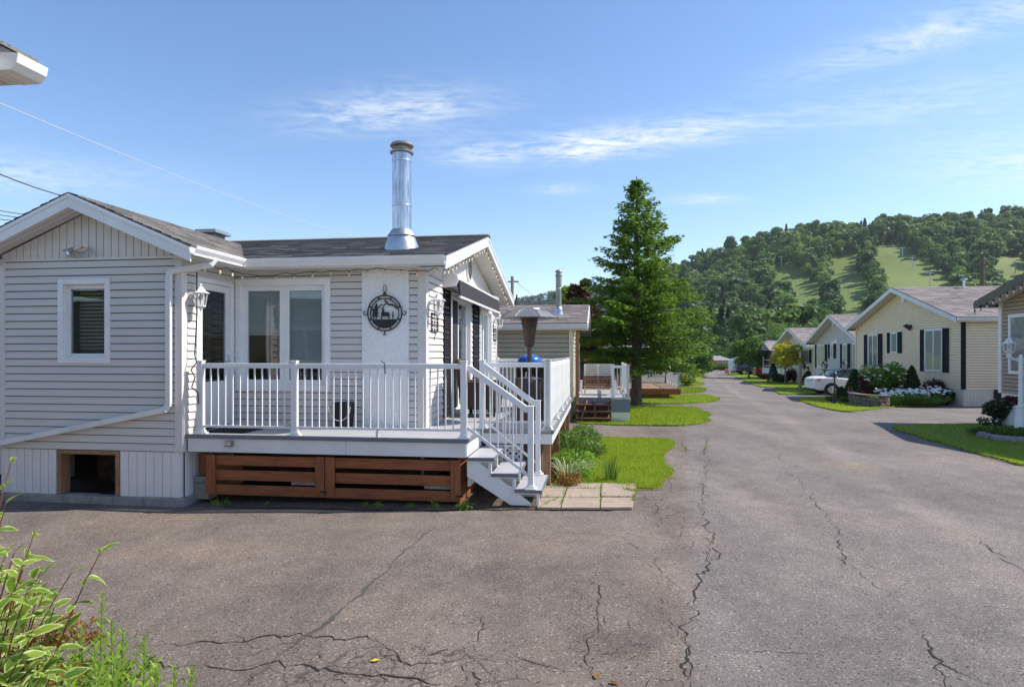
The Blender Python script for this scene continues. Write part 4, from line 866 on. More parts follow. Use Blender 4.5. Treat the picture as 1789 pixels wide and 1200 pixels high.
flat('deer', [(-.055,-.10),(-.05,-.05),(-.055,-.02),(-.05,.01),(-.035,.03),(-.045,.05),(-.035,.06),(-.05,.085),(-.04,.085),(-.03,.065),(-.02,.09),(-.01,.085),(-.018,.06),(-.008,.045),(-.012,.02),(.02,.015),(.065,.01),(.075,-.02),(.07,-.05),(.072,-.10),(.058,-.10),(.055,-.05),(.0,-.045),(-.035,-.05),(-.04,-.10)])
for x, s in ((-.125, 1.0), (-.165, .6), (.125, .38)):
    p = [(x - .006, -.10), (x - .006, -.05)]
    for k in range(4): p += [(x - .045*s*(1 - k*.2), -.05 + k*.05*s), (x - .014*s, -.03 + k*.05*s)]
    p += [(x, .19*s - .04)]; q = [(2*x - a, b) for a, b in reversed(p[:-1])]; flat('pine', p + q)
mb = MB(); mb.tube([(-.19,0,.04),(-.13,0,.10),(-.09,0,.07),(-.05,0,.13),(-.02,0,.10),(.03,0,.155),(.07,0,.11),(.11,0,.13),(.19,0,.06)], .009, 6); mb.tube([(.0,0,.19),(.05,0,.13),(.10,0,.12),(.16,0,.10),(.17,0,.07)], .012, 6); mb.build('mountain_line', dm, orn)
mb = MB()
for s in (-1, 1): mb.tube([(s*.255,0,0)] + [(s*(.29 + .028*math.cos(a)), 0, .028*math.sin(a)) for a in [math.pi*1.0 + k*.6 for k in range(9)]], .007, 6)
mb.tube([(0,0,-.255),(0,0,-.29),(-.02,0,-.31),(.02,0,-.31)], .010, 6); mb.tube([(-.02,0,.27),(.0,0,.30),(.02,0,.27),(.02,0,.25)], .012, 6); mb.tube([(0,0,.28),(-.025,0,.33),(-.02,0,.39),(0,0,.405),(.02,0,.39),(.025,0,.33),(0,0,.28)], .005, 6); mb.build('scrolls', dm, orn)
# retractable awning over the patio door
aw = thing('awning', 'half rolled black and white awning over the patio door of the grey house', 'awning', W1(RW, 0, 0), -F1.th)
A = F1.onR(797, 484, RW + .22); Bq = F1.onR(868, 519, RW + .22); a0, a1 = A.y, min(Bq.y, 7.3); az_ = A.z
mb = MB(); mb.prism([(.03, a0, az_ - .13), (.03, a0, az_ + .02), (.14, a0, az_ + .06), (.22, a0, az_ + .01), (.25, a0, az_ - .05), (.20, a0, az_ - .12)], (0, a1 - a0, 0)); mb.build('cassette', M['white_metal'], aw)
mb = MB(); mb.prism([(.20, a0 + .02, az_ - .02), (.27, a0 + .02, az_ - .04), (.285, a0 + .02, az_ - .30), (.275, a0 + .02, az_ - .30)], (0, a1 - a0 - .04, 0)); mb.build('valance', M['charcoal_fabric'], aw)
mb = MB(); mb.box(.262, .295, a0 + .015, a1 - .015, az_ - .335, az_ - .30); mb.build('front_bar', M['white_metal'], aw)
for y in (a0 - .055, a1 + .005):
    mb = MB(); mb.prism([(.0, y, az_ - .17), (.0, y, az_ + .08), (.16, y, az_ + .08), (.25, y, az_ + .03), (.27, y, az_ - .05), (.22, y, az_ - .15)], (0, .05, 0)); mb.build('end_plate', M['white_metal'], aw, bevel=.006)
# strings of bulbs under the eaves
def light_string(label, pts, mat='bulb', n=6, drop=.07, size=.018):
    t = thing('string_lights', label, 'string lights', W1(0, 0, 0), -F1.th); mb = MB(); bb = MB(); r2 = random.Random(len(label)); P = []
    for a, b in zip(pts[:-1], pts[1:]):
        a, b = Vector(a), Vector(b); k = max(2, int((b - a).length / .12))
        for i in range(k): P.append(a.lerp(b, i / k) + Vector((0, 0, -.025 * math.sin(math.pi * ((i * 3 / k) % 1)) + r2.uniform(-.012, .012))))
    P.append(Vector(pts[-1])); mb.tube(P, .005, 5)
    for i, p in enumerate(P[::2]):
        d = drop * r2.uniform(.5, 1.2); mb.tube([p, p - ZV*d*.5], .006, 5); bb.lathe([(.004, 0), (size*.7, -.008), (size, -.03), (size*.7, -.05), (.003, -.06)], 8, p - ZV*d*.45)
    mb.build('cable', M['black_plastic'], t); tag(bb.build('bulbs', M[mat], t, True), kind='stuff'); return t
light_string('dark cable of clear bulbs strung under the front eave of the grey house', [(.30, .05, 3.05), (.33, .5, 3.07), (.35, .98, 3.06), (.9, 1.05, 3.07), (1.6, 1.05, 3.10), (2.3, 1.02, 3.12), (2.9, 1.0, 3.06), (3.2, .95, 3.10)])
light_string('string of pale bulbs along the road side gable rake of the grey house', [(RO - .06, 1.0, 3.08), (RO - .06, 2.6, 3.50), (RO - .06, DR, 3.94), (RO - .06, 5.8, 3.55), (RO - .06, 7.6, 3.06)], drop=.10, size=.02)
# ================================================================ DECK
ZD = .83
deck = thing('deck', 'raised grey deck with white railings wrapped round the grey house', 'deck', F1.wld(0, 0), -F1.th)
bm_ = {}
for k in range(8):
    d0 = .06 + k * .145; mb = MB(); mb.box(.07, 3.79 if d0 < 1.0 else 4.78, d0, d0 + .140, ZD - .028, ZD); mb.build('deck_board', M['deck_grey'], deck)
k = 0; d0 = .06 + 8 * .145
me = None
while d0 < 7.1:
    if me is None: mb = MB(); mb.box(0, 4.78 - RW - .03, 0, .140, -.028, 0); me = mb.mesh('deck_board', M['deck_grey'])
    link('deck_board', me, deck, (RW + .03, d0, ZD)); d0 += .145
de, fwm = M['deck_edge'], M['fascia_white']
def dbox(name, q, mat, bevel=.003): mb = MB(); mb.box(*q); return mb.build(name, mat, deck, bevel=bevel)
dbox('edge_trim', (.045, 3.82, .02, .058, ZD - .045, ZD + .004), de); dbox('edge_trim', (3.792, 3.826, .059, 1.10, ZD - .045, ZD + .003), de)
dbox('edge_trim', (3.83, 4.815, 1.075, 1.11, ZD - .045, ZD + .004), de); dbox('edge_trim', (4.785, 4.82, 1.112, 7.15, ZD - .045, ZD + .003), de)
dbox('fascia', (.06, 2.24, .045, .075, ZD - .225, ZD - .046), fwm); dbox('fascia', (2.245, 3.80, .045, .075, ZD - .225, ZD - .046), fwm)
dbox('fascia', (3.775, 3.803, .077, 1.09, ZD - .225, ZD - .046), fwm); dbox('fascia', (3.83, 4.795, 1.095, 1.125, ZD - .19, ZD - .046), fwm); dbox('fascia', (4.767, 4.797, 1.127, 7.13, ZD - .19, ZD - .046), fwm)
for x in (.4, 1.2, 2.0, 2.8, 3.5): dbox('joist', (x, x + .045, .08, 1.2, ZD - .225, ZD - .03), M['cedar_v'])
for x, y in ((4.66, 1.2), (4.66, 3.2), (4.66, 5.2), (4.66, 7.0), (3.6, .5)): dbox('deck_post', (x, x + .1, y, y + .1, -.05, ZD - .05), M['raw_wood'])
dbox('sun_block_panel', (3.68, 3.705, .15, 1.2, 0, ZD - .23), M['cedar_v']); dbox('sun_block_panel', (4.60, 4.63, 1.2, 7.0, -.02, ZD - .2), M['step_wood'])  # panels added to block the sun and keep the space under the deck dark
mb = MB(); mb.box(3.72, 4.60, 1.20, 1.225, 0, ZD - .2); mb.build('sun_block_panel', M['step_wood'], deck)
dbox('beam', (4.68, 4.72, 1.14, 7.1, ZD - .22, ZD - .05), M['raw_wood'])
lattice(deck, (3.86, 1.14, 0), X1, -Y1, .0, .52, .22, .62, .06)
lattice(deck, (3.80, .20, 0), Y1, X1, .0, .5, .22, .55, .06)
railing(deck, (.20, .115), (3.76, .115), ZD, (0, .37, 1.0))
mb = MB(); mb.box(2.62, 2.65, .10, .13, ZD, ZD + .10); mb.build('rail_foot', M['white_metal'], deck)
railing(deck, (3.80, 1.17), (4.715, 1.17), ZD, (0, 1.0)); railing(deck, (4.735, 1.17), (4.735, 7.0), ZD, (0, .25, .5, .75, 1.0), bal=.07)
railing(deck, (RW + .12, 7.08), (4.735, 7.08), ZD, (0, .5, 1.0))
mb = MB(); mb.box(.70, .80, .020, .046, ZD - .155, ZD - .075); mb.prism([(.69, .005, ZD - .16), (.81, .005, ZD - .16), (.80, -.015, ZD - .08), (.70, -.015, ZD - .08)], (0, .02, 0))
q = F1.onD(401, 775, .03); sl = thing('deck_light', 'small grey solar light stuck on the deck fascia', 'light', W1(q.x, .04, q.z), -F1.th)
mb = MB(); mb.box(-.055, .055, -.05, .0, -.035, .04); mb.build('housing', M['deck_edge'], sl, bevel=.01); mb = MB(); mb.box(-.045, .045, -.058, -.051, -.02, .03); mb.build('lens', M['galvanised'], sl)
# stairs
st = thing('deck_stairs', 'white three tread stairs with handrails at the corner of the grey deck', 'stairs', F1.wld(3.8, 0, 0), -F1.th); wm = M['white_metal']
TR = ((.01, .31, .60), (.31, .61, .41), (.61, .91, .22))
for a, b, z in TR:
    mb = MB(); mb.box(a, b + .02, .10, 1.10, z - .034, z); tr = mb.build('tread', M['deck_grey'], st, bevel=.004)
    mb = MB(); mb.box(a - .002, b + .022, .085, .099, z - .04, z - .001); mb.box(b + .021, b + .035, .085, 1.10, z - .04, z - .002); mb.build('nosing', M['deck_edge'], tr)
for y in (.115, .60, 1.05):
    mb = MB(); mb.prism([(.0, y, .58), (.0, y, .36), (.55, y, .02), (.80, y, .02), (.80, y, .05), (.12, y, .56)], (0, .035, 0)); mb.build('stringer', wm, st, bevel=.003)
    for a, b, z in TR:
        mb = MB(); mb.box(b - .035, b + .0, y - .004, y + .032, max(.02, z - .20), z - .035); mb.box(a + .02, b, y - .003, y + .031, z - .06, z - .036); mb.build('tread_bracket', wm, st)
for y in (.14, 1.08):
    zt = .22
    mb = MB(); mb.box(.765, .835, y - .035, y + .035, zt, 1.235); mb.box(.758, .842, y - .042, y + .042, 1.235, 1.25); po = mb.build('newel', wm, st, bevel=.005)
    mb = MB(); mb.box(.73, .87, y - .07, y + .07, zt, zt + .02); mb.box(.752, .848, y - .05, y + .05, zt + .02, zt + .05); mb.build('newel_base', wm, po, bevel=.004)
    x0 = .0 if y < .5 else .04
    mb = MB(); mb.beam((x0, y, ZD + .90), (.77, y, 1.19), .05, .075); mb.build('handrail', wm, st, bevel=.006)
    mb = MB(); mb.beam((x0, y, ZD + .14), (.77, y, .39), .03, .035); mb.build('lower_rail', wm, st)
    for k in range(1, 8):
        t = k / 8; x = x0 + (.77 - x0) * t; mb = MB(); mb.box(x - .008, x + .008, y - .008, y + .008, ZD + .14 + (.39 - ZD - .14) * t + .015, ZD + .90 + (1.19 - ZD - .90) * t - .03); mb.build('baluster', wm, st)
# cedar skirting gates under the deck
def gate(label, r0, r1, z0=.045, z1=.565, d=.115, patch=None, seed=1):
    t = thing('skirting_gate', label, 'gate', W1(r0, d, 0), -F1.th); W = r1 - r0; r2 = random.Random(seed)
    for x in (0, W - .125): mb = MB(); mb.box(x, x + .125, -.03, .0, z0, z1); mb.build('stile', M['cedar_v'], t, bevel=.004)
    ph, gp = .132, .062; z = z1 - .01
    for k in range(3):
        mb = MB(); mb.box(.02, W - .02, .002, .032, z - ph, z); mb.build('plank', M['cedar'], t, bevel=.004)
        z -= ph + gp
    if patch: mb = MB(); mb.box(W - .48, W - .13, .034, .05, z0 + .14, z0 + .25); mb.build('filler_block', M['concrete'], t)
    mb = MB(); mb.box(W - .05, W + .04, -.038, -.03, z0 + .06, z0 + .085); mb.tube([(W - .03, -.04, z0 + .075), (W + .02, -.055, z0 + .07)], .008, 6); mb.build('latch', M['dark_metal'], t)
    return t
gate('left cedar plank gate under the grey deck, nearest the concrete block', .291, 1.935, patch=True, seed=1); gate('right cedar plank gate under the grey deck, next to the stairs', 1.945, 3.72, patch=True, seed=2)
sb = thing('skirting_stub', 'short cedar board piece between the pale skirt and the left plank gate', 'skirting', W1(.06, .32, 0), -F1.th)
mb = MB(); mb.box(.0, .13, -.03, 0, .10, .54); mb.build('stile', M['cedar_v'], sb, bevel=.004)
for z in (.14, .32, .44): mb = MB(); mb.box(.135, .6, -.0, .025, z - .05, z + .06); mb.build('plank', M['cedar'], sb)
cb = thing('concrete_block', 'grey concrete block footing under the short cedar stub', 'block', W1(.07, .30, -.06), -F1.th)
mb = MB(); mb.box(-.03, .17, -.09, .11, 0, .22); mb.build('block', M['concrete'], cb, bevel=.01); mb = MB(); mb.box(-.035, .175, -.095, .115, .225, .30); mb.build('cap_slab', M['concrete'], cb, bevel=.008)
# ---- things on the deck
bk = F1.onD(601, 742, 1.0); bt = thing('bucket', 'black plastic bucket by the white stucco panel on the deck', 'bucket', W1(bk.x, 1.0, ZD), -F1.th)
mb = MB(); mb.lathe([(.115, .0), (.12, .01), (.158, .34), (.168, .345), (.168, .365), (.152, .365), (.112, .02), (.01, .015)], 24); mb.build('body', M['black_plastic'], bt, True)
mb = MB(); mb.tube([(.16*math.cos(a), -.165 - .0*a, .32 - .20*math.sin(a)) for a in [k*math.pi/10 for k in range(11)]], .004, 6); mb.build('handle', M['white_metal'], bt)
mt = thing('door_mat', 'black rubber mat on the deck in front of the side door', 'mat', W1(.12, .22, ZD), -F1.th)
mb = MB(); mb.box(.0, .62, .0, .80, .002, .014); mb.build('pad', M['rubber'], mt, bevel=.004); mb = MB()
for k in range(12): mb.box(.03, .59, .03 + k*.063, .055 + k*.063, .0145, .018)
mb.build('ribs', M['rubber'], mt)
hp = AT(925, 617, 9.9); ht = thing('patio_heater', 'bronze patio heater with wide dished canopy standing on the deck', 'patio heater', (hp.x, hp.y, ZD))
HT = AT(925, 539, 9.9).z - ZD
hb, hcn = M['heater_bronze'], M['heater_canopy']
mb = MB(); mb.lathe([(.24, 0), (.245, .04), (.235, .06), (.235, .62), (.20, .68), (.05, .70)], 28); mb.build('tank_housing', hb, ht, True)
mb = MB(); mb.lathe([(.036, .68), (.036, HT - .56)], 14); mb.build('pole', hb, ht, True)
mb = MB(); mb.lathe([(.040, HT - .60), (.070, HT - .585), (.080, HT - .52), (.13, HT - .16), (.145, HT - .12), (.145, HT - .10), (.10, HT - .09)], 24); bo = mb.build('burner', hb, ht, True)
mb = MB()
for k in range(5): z = HT - .30 + k*.035; rr = .113 + k*.0095; mb.lathe([(rr, z), (rr + .006, z + .004), (rr, z + .008)], 24)
mb.build('burner_bands', M['dark_metal'], bo)
mb = MB(); mb.lathe([(.475, HT - .155), (.49, HT - .15), (.32, HT - .045), (.18, HT - .012), (.17, HT), (.01, HT + .005), (.01, HT - .03), (.28, HT - .07)], 8, rot=.3); mb.build('canopy', hcn, ht)
mb = MB()
for k in range(8): a = .3 + k*math.pi/4; mb.tube([(.49*math.cos(a), .49*math.sin(a), HT - .146), (.32*math.cos(a), .32*math.sin(a), HT - .041), (.18*math.cos(a), .18*math.sin(a), HT - .008)], .005, 5)
mb.build('canopy_seams', hcn, ht)
gp = AT(925, 634, 11.6); gr = thing('kettle_grill', 'blue lidded kettle grill behind the patio heater', 'grill', (gp.x, gp.y, ZD)); gt = AT(925, 619, 11.6).z - ZD
mb = MB(); mb.lathe([(.225, gt - .16), (.228, gt - .13), (.21, gt - .075), (.16, gt - .03), (.08, gt - .004), (.01, gt + .002)], 28); mb.build('lid', M['blue_enamel'], gr, True)
mb = MB(); mb.lathe([(.06, gt - .36), (.16, gt - .30), (.21, gt - .21), (.226, gt - .155)], 28); mb.build('bowl', M['black_plastic'], gr, True)
for k in range(3): a = k*2.094; mb = MB(); mb.tube([(.12*math.cos(a), .12*math.sin(a), gt - .32), (.24*math.cos(a), .24*math.sin(a), .0)], .012, 8); mb.build('leg', M['chrome'], gr)
def wicker_chair(label, r, d, rz, hback):
    t = thing('wicker_chair', label, 'chair', W1(r, d, ZD), -F1.th + rz, 'brown wicker patio chairs'); wk = M['wicker']
    mb = MB(); mb.box(-.30, .30, -.28, .30, .12, .34); mb.build('seat', wk, t, bevel=.03); mb = MB(); mb.box(-.26, .26, -.26, .22, .345, .43); mb.build('cushion', M['heater_bronze'], t, bevel=.04)
    mb = MB(); mb.prism([(-.30, .24, .30), (-.30, .34, .30), (-.32, .44, hback), (-.32, .36, hback + .02)], (.62, 0, 0)); mb.build('backrest', wk, t, bevel=.02)
    for s in (-1, 1):
        mb = MB(); mb.box(s*.33 - .045, s*.33 + .045, -.28, .32, .14, .60); mb.build('armrest', wk, t, bevel=.02)
        for y in (-.24, .27): mb = MB(); mb.box(s*.30 - .025, s*.30 + .025, y - .025, y + .025, 0, .14); mb.build('leg', M['dark_metal'], t)
    return t
c1 = F1.onZ(853, 700, ZD); wicker_chair('tall backed brown wicker chair just behind the stair rail post', 3.45, 3.1, math.pi*.5, .96)
wicker_chair('brown wicker chair facing the patio heater near the far railing', 4.25, 4.6, math.pi*.95, .86)
tb = thing('patio_table', 'low brown wicker table between the chairs on the deck', 'table', W1(3.75, 4.1, ZD), -F1.th)
mb = MB(); mb.box(-.35, .35, -.35, .35, .40, .45); mb.build('top', M['wicker'], tb, bevel=.01)
for sx_ in (-1, 1):
    for sy_ in (-1, 1): mb = MB(); mb.box(sx_*.3 - .03, sx_*.3 + .03, sy_*.3 - .03, sy_*.3 + .03, 0, .40); mb.build('leg', M['wicker'], tb)
# dark cord hanging by the side door and a hook on the front rail
cd = thing('hanging_cord', 'loose dark cord looped by the left railing post near the side door', 'cord', W1(.13, .10, ZD), -F1.th)
mb = MB(); mb.tube([(.0, .03, 2.15), (.01, .02, 1.6), (-.01, .0, 1.05), (.05, -.05, .95), (-.03, -.05, .85), (.03, -.05, .75), (-.02, -.05, .62), (.07, -.05, .55), (.07, -.04, .40)], .008, 6); mb.build('cord', M['black_plastic'], cd)
hk = thing('rail_hook', 'small dark wire hook hung over the top of the front railing', 'hook', W1(F1.onD(668, 637, .11).x, .115, ZD + .93), -F1.th)
mb = MB(); mb.tube([(-.03, .03, .05), (0, .03, .015), (.03, .0, .015), (.04, -.035, .0), (.045, -.035, -.12), (.06, -.04, -.10)], .005, 6); mb.build('wire', M['dark_metal'], hk)
# ================================================================ HOUSE BESIDE THE CAMERA (its eave shows top left, its wall in the window reflections)
nh = thing('mobile_home', 'tan sided house at the left edge of which only the white eave corner shows', 'house', (-2.95, 2.75, 0), -F1.th)
wall(nh, (-9, 0, 0), X1, Y1, 9, 0, 3.1, [], M['beige_siding'], .1); siding(nh, (-9, 0, 0), X1, Y1, .6, 3.1, .127, lambda v: (0, 8.93), [(4.2, 5.4, 1.3, 2.6)], M['beige_siding'], False)
wall(nh, (0, -7, 0), Y1, X1, 6.9, 0, 3.1, [], M['beige_siding'], .1); siding(nh, (0, -7, 0), Y1, X1, .6, 3.1, .127, lambda v: (0, 6.93), [], M['beige_siding'], False)
window(nh, (-9, 0, 0), X1, Y1, 4.2, 5.4, 1.3, 2.6, 2, flat=True, curtain=True)
NE = AT(47, 148, 3.22); nx, ny, nz_ = NE.x + 2.95, NE.y - 2.75, NE.z
nloc = Vector((nx * F1.C - ny * F1.S, nx * F1.S + ny * F1.C, nz_)); ex, ey, ez = nloc
mb = MB(); mb.box(-9.3, ex - .02, -7.4, ey - .002, ez + .0, ez + .012); nroof = mb.build('soffit', M['soffit_warm'], nh)
mb = MB(); mb.box(ex - .02, ex, -7.4, ey, ez - .005, ez + .085); mb.box(ex - .022, ex + .006, -7.4, ey + .002, ez + .0855, ez + .12); mb.build('fascia_board', M['fascia_white'], nh)
mb = MB(); mb.prism([(ex + .002, ey, ez - .004), (ex + .085, ey, ez - .004), (ex + .115, ey, ez + .03), (ex + .125, ey, ez + .075), (ex + .002, ey, ez + .085)], (0, -.17, 0)); mb.build('gutter', M['fascia_white'], nh, bevel=.003)
roof_slope(nh, (ex + .02, ey + .02, ez + .12), (ex + .02, -7.5, ez + .12), (-4.5, -7.5, ez + 1.4), (-4.5, ey + .02, ez + 1.4), 'shingle_grey', seed=8)
# ================================================================ GENERIC HOUSE WHOSE GABLE FACES THE ROAD
def road_house(F, name, label, W, L, zs, ze, zp, sid, trim, shing, wins, over=.45, eo=.35, skirt='yellow_trim', course=.1016, corner=None, fascia='fascia_white', side=-1, soff='soffit_warm', extra_side=None, z0=-.25, vent=None, cat='house'):
    """gable wall in the plane r=0 (facing -r when side=-1, +r when side=+1), d from 0 to W; body along r"""
    n = X1 * side; t = thing(name, label, cat, F.wld(0, 0, 0), -F.th); O = Vector((0, 0, 0)); ms, mt_ = M[sid], M[trim]; b0, b1 = (0, L) if side < 0 else (-L, 0)
    mb = MB(); mb.box(b0 + (.02 if side < 0 else 0), b1 - (.02 if side > 0 else 0), .02, W - .02, z0, ze); mb.prism([(b0 + .02, .02, ze), (b0 + .02, W - .02, ze), (b0 + .02, W/2, zp - .06)], (L - .04, 0, 0)); mb.build('wall', ms, t)
    sl = (zp - ze) / (W / 2)
    siding(t, O, Y1, n, zs, zp - .14, course, lambda v: (.02, W - .02) if v <= ze - .03 else ((v - ze + .10) / sl, W - (v - ze + .10) / sl), [], ms, False, groove=.026, base=.02)
    siding(t, (b0, 0, 0), X1, -Y1, zs, ze - .05, course, lambda v: (.02, L - .02), [], ms, False, groove=.026, base=.02)
    vboards(t, O, Y1, n, .0, W, .12, lambda a: z0, lambda a: zs, M[skirt], 'skirt', False); vboards(t, (b0, 0, 0), X1, -Y1, .0, L, .12, lambda a: z0, lambda a: zs, M[skirt], 'skirt', False)
    c_ = M[corner or trim]; mb = MB(); mb.box(-.06 if side < 0 else -.06, .06 if side < 0 else .06, -.06, .06, zs, ze - .05); mb.build('corner_trim', c_, t); mb = MB(); mb.box(-.06, .06, W - .06, W + .06, zs, ze - .05); mb.build('corner_trim', mt_, t)
    e0, e1 = (-over, L + .2) if side < 0 else (-L - .2, over); ey_ = ze - eo * sl
    mb = MB(); mb.prism([(e0, W/2 - .15, zp + .06), (e0, W/2, zp + .10), (e0, W/2 + .15, zp + .06), (e0, W/2, zp + .075)], (e1 - e0, 0, 0)); rf = mb.build('roof', M[shing], t)
    for s in (0, 1):
        y = -eo if s == 0 else W + eo; roof_slope(rf, (e0, y, ey_ + .09), (e1, y, ey_ + .09), (e1, W/2, zp + .09), (e0, W/2, zp + .09), shing, seed=s + int(W*10), tabw=.33, expo=.16)
    xg = -over if side < 0 else over; fm = M[fascia]
    for y in (-eo, W + eo):
        mb = MB(); a, b = Vector((xg, y, ey_ + .07)), Vector((xg, W/2, zp + .07)); mb.prism([a, b, b - ZV*.19, a - ZV*.19], n * .025); mb.build('rake_board', fm, rf)
        mb = MB(); a -= ZV*.14; b -= ZV*.14; mb.prism([a, b, b - ZV*.012, a - ZV*.012], -n * (over - .01)); mb.build('soffit', M[soff], rf)
        mb = MB(); yy_ = (y, y + .02) if y < 0 else (y - .02, y); mb.box(e0 + .03, e1, yy_[0], yy_[1], ey_ - .09, ey_ + .05); mb.build('fascia_board', fm, rf)
        gutter(t, (e0 + .03, y - (.002 if y < 0 else -.002), ey_ + .06), (e1, y - (.002 if y < 0 else -.002), ey_ + .06), Y1 * (-1 if y < 0 else 1), fascia)
        mb = MB(); mb.box(e0 + .03, e1, min(y, 0 if y < 0 else W), max(y, 0 if y < 0 else W), ey_ - .10, ey_ - .09); mb.build('soffit', M[soff], rf)
    for w in wins:
        pL, pR, yT, yB, panes, shL, shR = w[:7]
        A_, B_ = F.onR(pL, (yT + yB) / 2, 0), F.onR(pR, (yT + yB) / 2, 0); mid = (pL + pR) / 2; a0, a1 = sorted((A_.y, B_.y)); zt, zb = F.onR(mid, yT, 0).z, F.onR(mid, yB, 0).z
        a0, a1 = max(.08, a0), min(W - .08, a1)
        wo_ = (n * .034); wl0, wl1 = (shR, shL) if side < 0 else (shL, shR); tot = a1 - a0
        w0, w1 = a0 + tot * wl0, a1 - tot * wl1
        window(t, O + wo_, Y1, n, w0, w1, zb, zt, panes, casing=.05, sash=.03, flat=True, curtain=True, glass='glass_clear', proud=.035)
        if wl0: shutter(t, O + n*.036, Y1, n, a0, w0 - .01, zb, zt, louvre=.06)
        if wl1: shutter(t, O + n*.036, Y1, n, w1 + .01, a1, zb, zt, louvre=.06)
    if vent:
        q = F.onR(vent[0], vent[1], 0); mb = MB(); mb.prism([q + n*.036 + Vector((0, .16*math.cos(k*math.pi/10), .26*math.sin(k*math.pi/10))) for k in range(20)], n * .04); v_ = mb.build('gable_vent', M['white_vinyl'], t); mb = MB()
        for k in range(6): mb.box(min(n.x*.06, n.x*.075), max(n.x*.06, n.x*.075), q.y - .10, q.y + .10, q.z - .16 + k*.06, q.z - .135 + k*.06)
        mb.build('vent_slats', M['curtain'], v_)
    return t
# ---- yellow house on the right
FY = Frame(1683, 24.0, 1020); wy = FY.onR(1497, 640, 0).y
zs, ze = FY.onR(1683, 680, 0).z, FY.onR(1683, 553, 0).z; pk = FY.onR(1580, 500, -.3)
hy = road_house(FY, 'mobile_home', 'pale yellow sided house with black shutters and dark corner post across the road', wy, 15, zs, ze, pk.z - .05, 'yellow_siding', 'yellow_trim', 'shingle_brown',
    [(1511.5, 1543, 584, 642, 2, .22, .22), (1552, 1577, 580.5, 617, 1, .24, .27), (1610, 1659.5, 574.5, 649.5, 2, .16, .20)], corner='shutter_black', vent=(1580, 519))
q = FY.onR(1591, 572, 0); lt = thing('wall_light', 'dark flared wall light high on the yellow gable wall', 'light', FY.wld(-.02, q.y, q.z), -FY.th)
mb = MB(); mb.prism([(0, -.18, .10), (0, .18, .10), (0, .14, -.10), (0, -.05, -.14)], (-.05, 0, 0)); mb.build('mount', M['heater_bronze'], lt); mb = MB(); mb.prism([(-.05, -.28, -.02), (-.05, .16, .12), (-.26, .10, .05), (-.26, -.24, -.08)], (0, 0, .05)); mb.build('shade', M['dark_metal'], lt, bevel=.01)
mb = MB(); p_ = FY.onD(1743, 690, .0); mb.box(p_.x - .15, p_.x + .5, -.06, -.03, -.1, zs); mb.build('dark_gap_panel', M['black_plastic'], hy)  # solid black panel, its colour standing in for the shade of a gap
for k, (px_, py_) in enumerate(((1716, 447),)):
    pp = thing('utility_pole', 'brown wooden utility pole rising behind the yellow house roof', 'pole', (AT(px_, py_, 60).x, 60, float(gz(40, 60))))
    hh = AT(px_, py_, 60).z - float(gz(40, 60)); mb = MB(); mb.tube([(0, 0, 0), (0, 0, hh)], [.22, .17], 10); mb.build('shaft', M['bark'], pp); mb = MB(); mb.beam((-.5, -.2, hh - .9), (.5, -.2, hh - .9), .1, .12); mb.build('crossarm', M['bark'], pp)
rv = FY.onD(1677, 484, wy/2); vt = MB(); vt.tube([(rv.x, wy/2 - .3, pk.z - .1), (rv.x, wy/2 - .3, pk.z + .32)], .05, 8); vt.lathe([(.05, pk.z + .28), (.14, pk.z + .30), (.12, pk.z + .36), (.02, pk.z + .38)], 10, (rv.x, wy/2 - .3, 0)); vt.build('roof_vent', M['galvanised'], hy)
# ---- greige house behind it
FG = Frame(1512, 37.0, 1020); wg = FG.onR(1424.5, 640, 0).y; pk = FG.onR(1453, 551, -.3)
hg = road_house(FG, 'mobile_home', 'greige sided house with dark shutters behind the white car', wg, 14, FG.onR(1512, 668, 0).z, FG.onR(1512, 592, 0).z, pk.z - .05, 'greige_siding', 'greige_siding', 'shingle_brown',
    [(1425.5, 1446, 602, 643, 2, .16, .18), (1448.3, 1461.5, 601, 626, 1, .28, .30), (1469.5, 1486.5, 600.5, 647, 1, .24, .27), (1489.5, 1505, 599.5, 650, 1, .05, .27)], vent=(1457, 564), over=.6)
q = FG.onR(1459, 597, 0); sg_ = thing('house_sign', 'small white sign shaped like a rooftop on the greige gable wall', 'sign', FG.wld(-.03, q.y, q.z), -FG.th)
mb = MB(); mb.prism([(0, -.55, -.08), (0, .45, -.08), (0, .45, .04), (0, .05, .05), (0, -.25, .18), (0, -.40, .14), (0, -.55, .03)], (-.03, 0, 0)); mb.build('board', M['white_vinyl'], sg_)
# ---- cream house further on
FC = Frame(1424, 50.0, 1020); wc = FC.onR(1366, 640, 0).y; pk = FC.onR(1385, 574, -.3)
hc = road_house(FC, 'mobile_home', 'cream sided house half hidden by the golden tree', wc, 13, FC.onR(1424, 662, 0).z, FC.onR(1424, 604, 0).z, pk.z - .05, 'cream_siding', 'cream_siding', 'shingle_brown', [(1401.5, 1418.5, 611, 634, 2, .15, .22)], over=.8)
q = FC.onR(1410, 638, 0); fb = thing('flower_box', 'white flower box under the window of the cream house', 'planter', FC.wld(-.02, q.y, q.z), -FC.th); mb = MB(); mb.box(-.25, 0, -.75, .75, -.10, .12); mb.build('trough', M['white_vinyl'], fb, bevel=.02); mb = MB()
for k in range(2): mb.prism([(0, -.5 + k*.95, -.1), (-.22, -.5 + k*.95, -.1), (0, -.5 + k*.95, -.4)], (0, .06, 0))
mb.build('brackets', M['dark_metal'], fb)
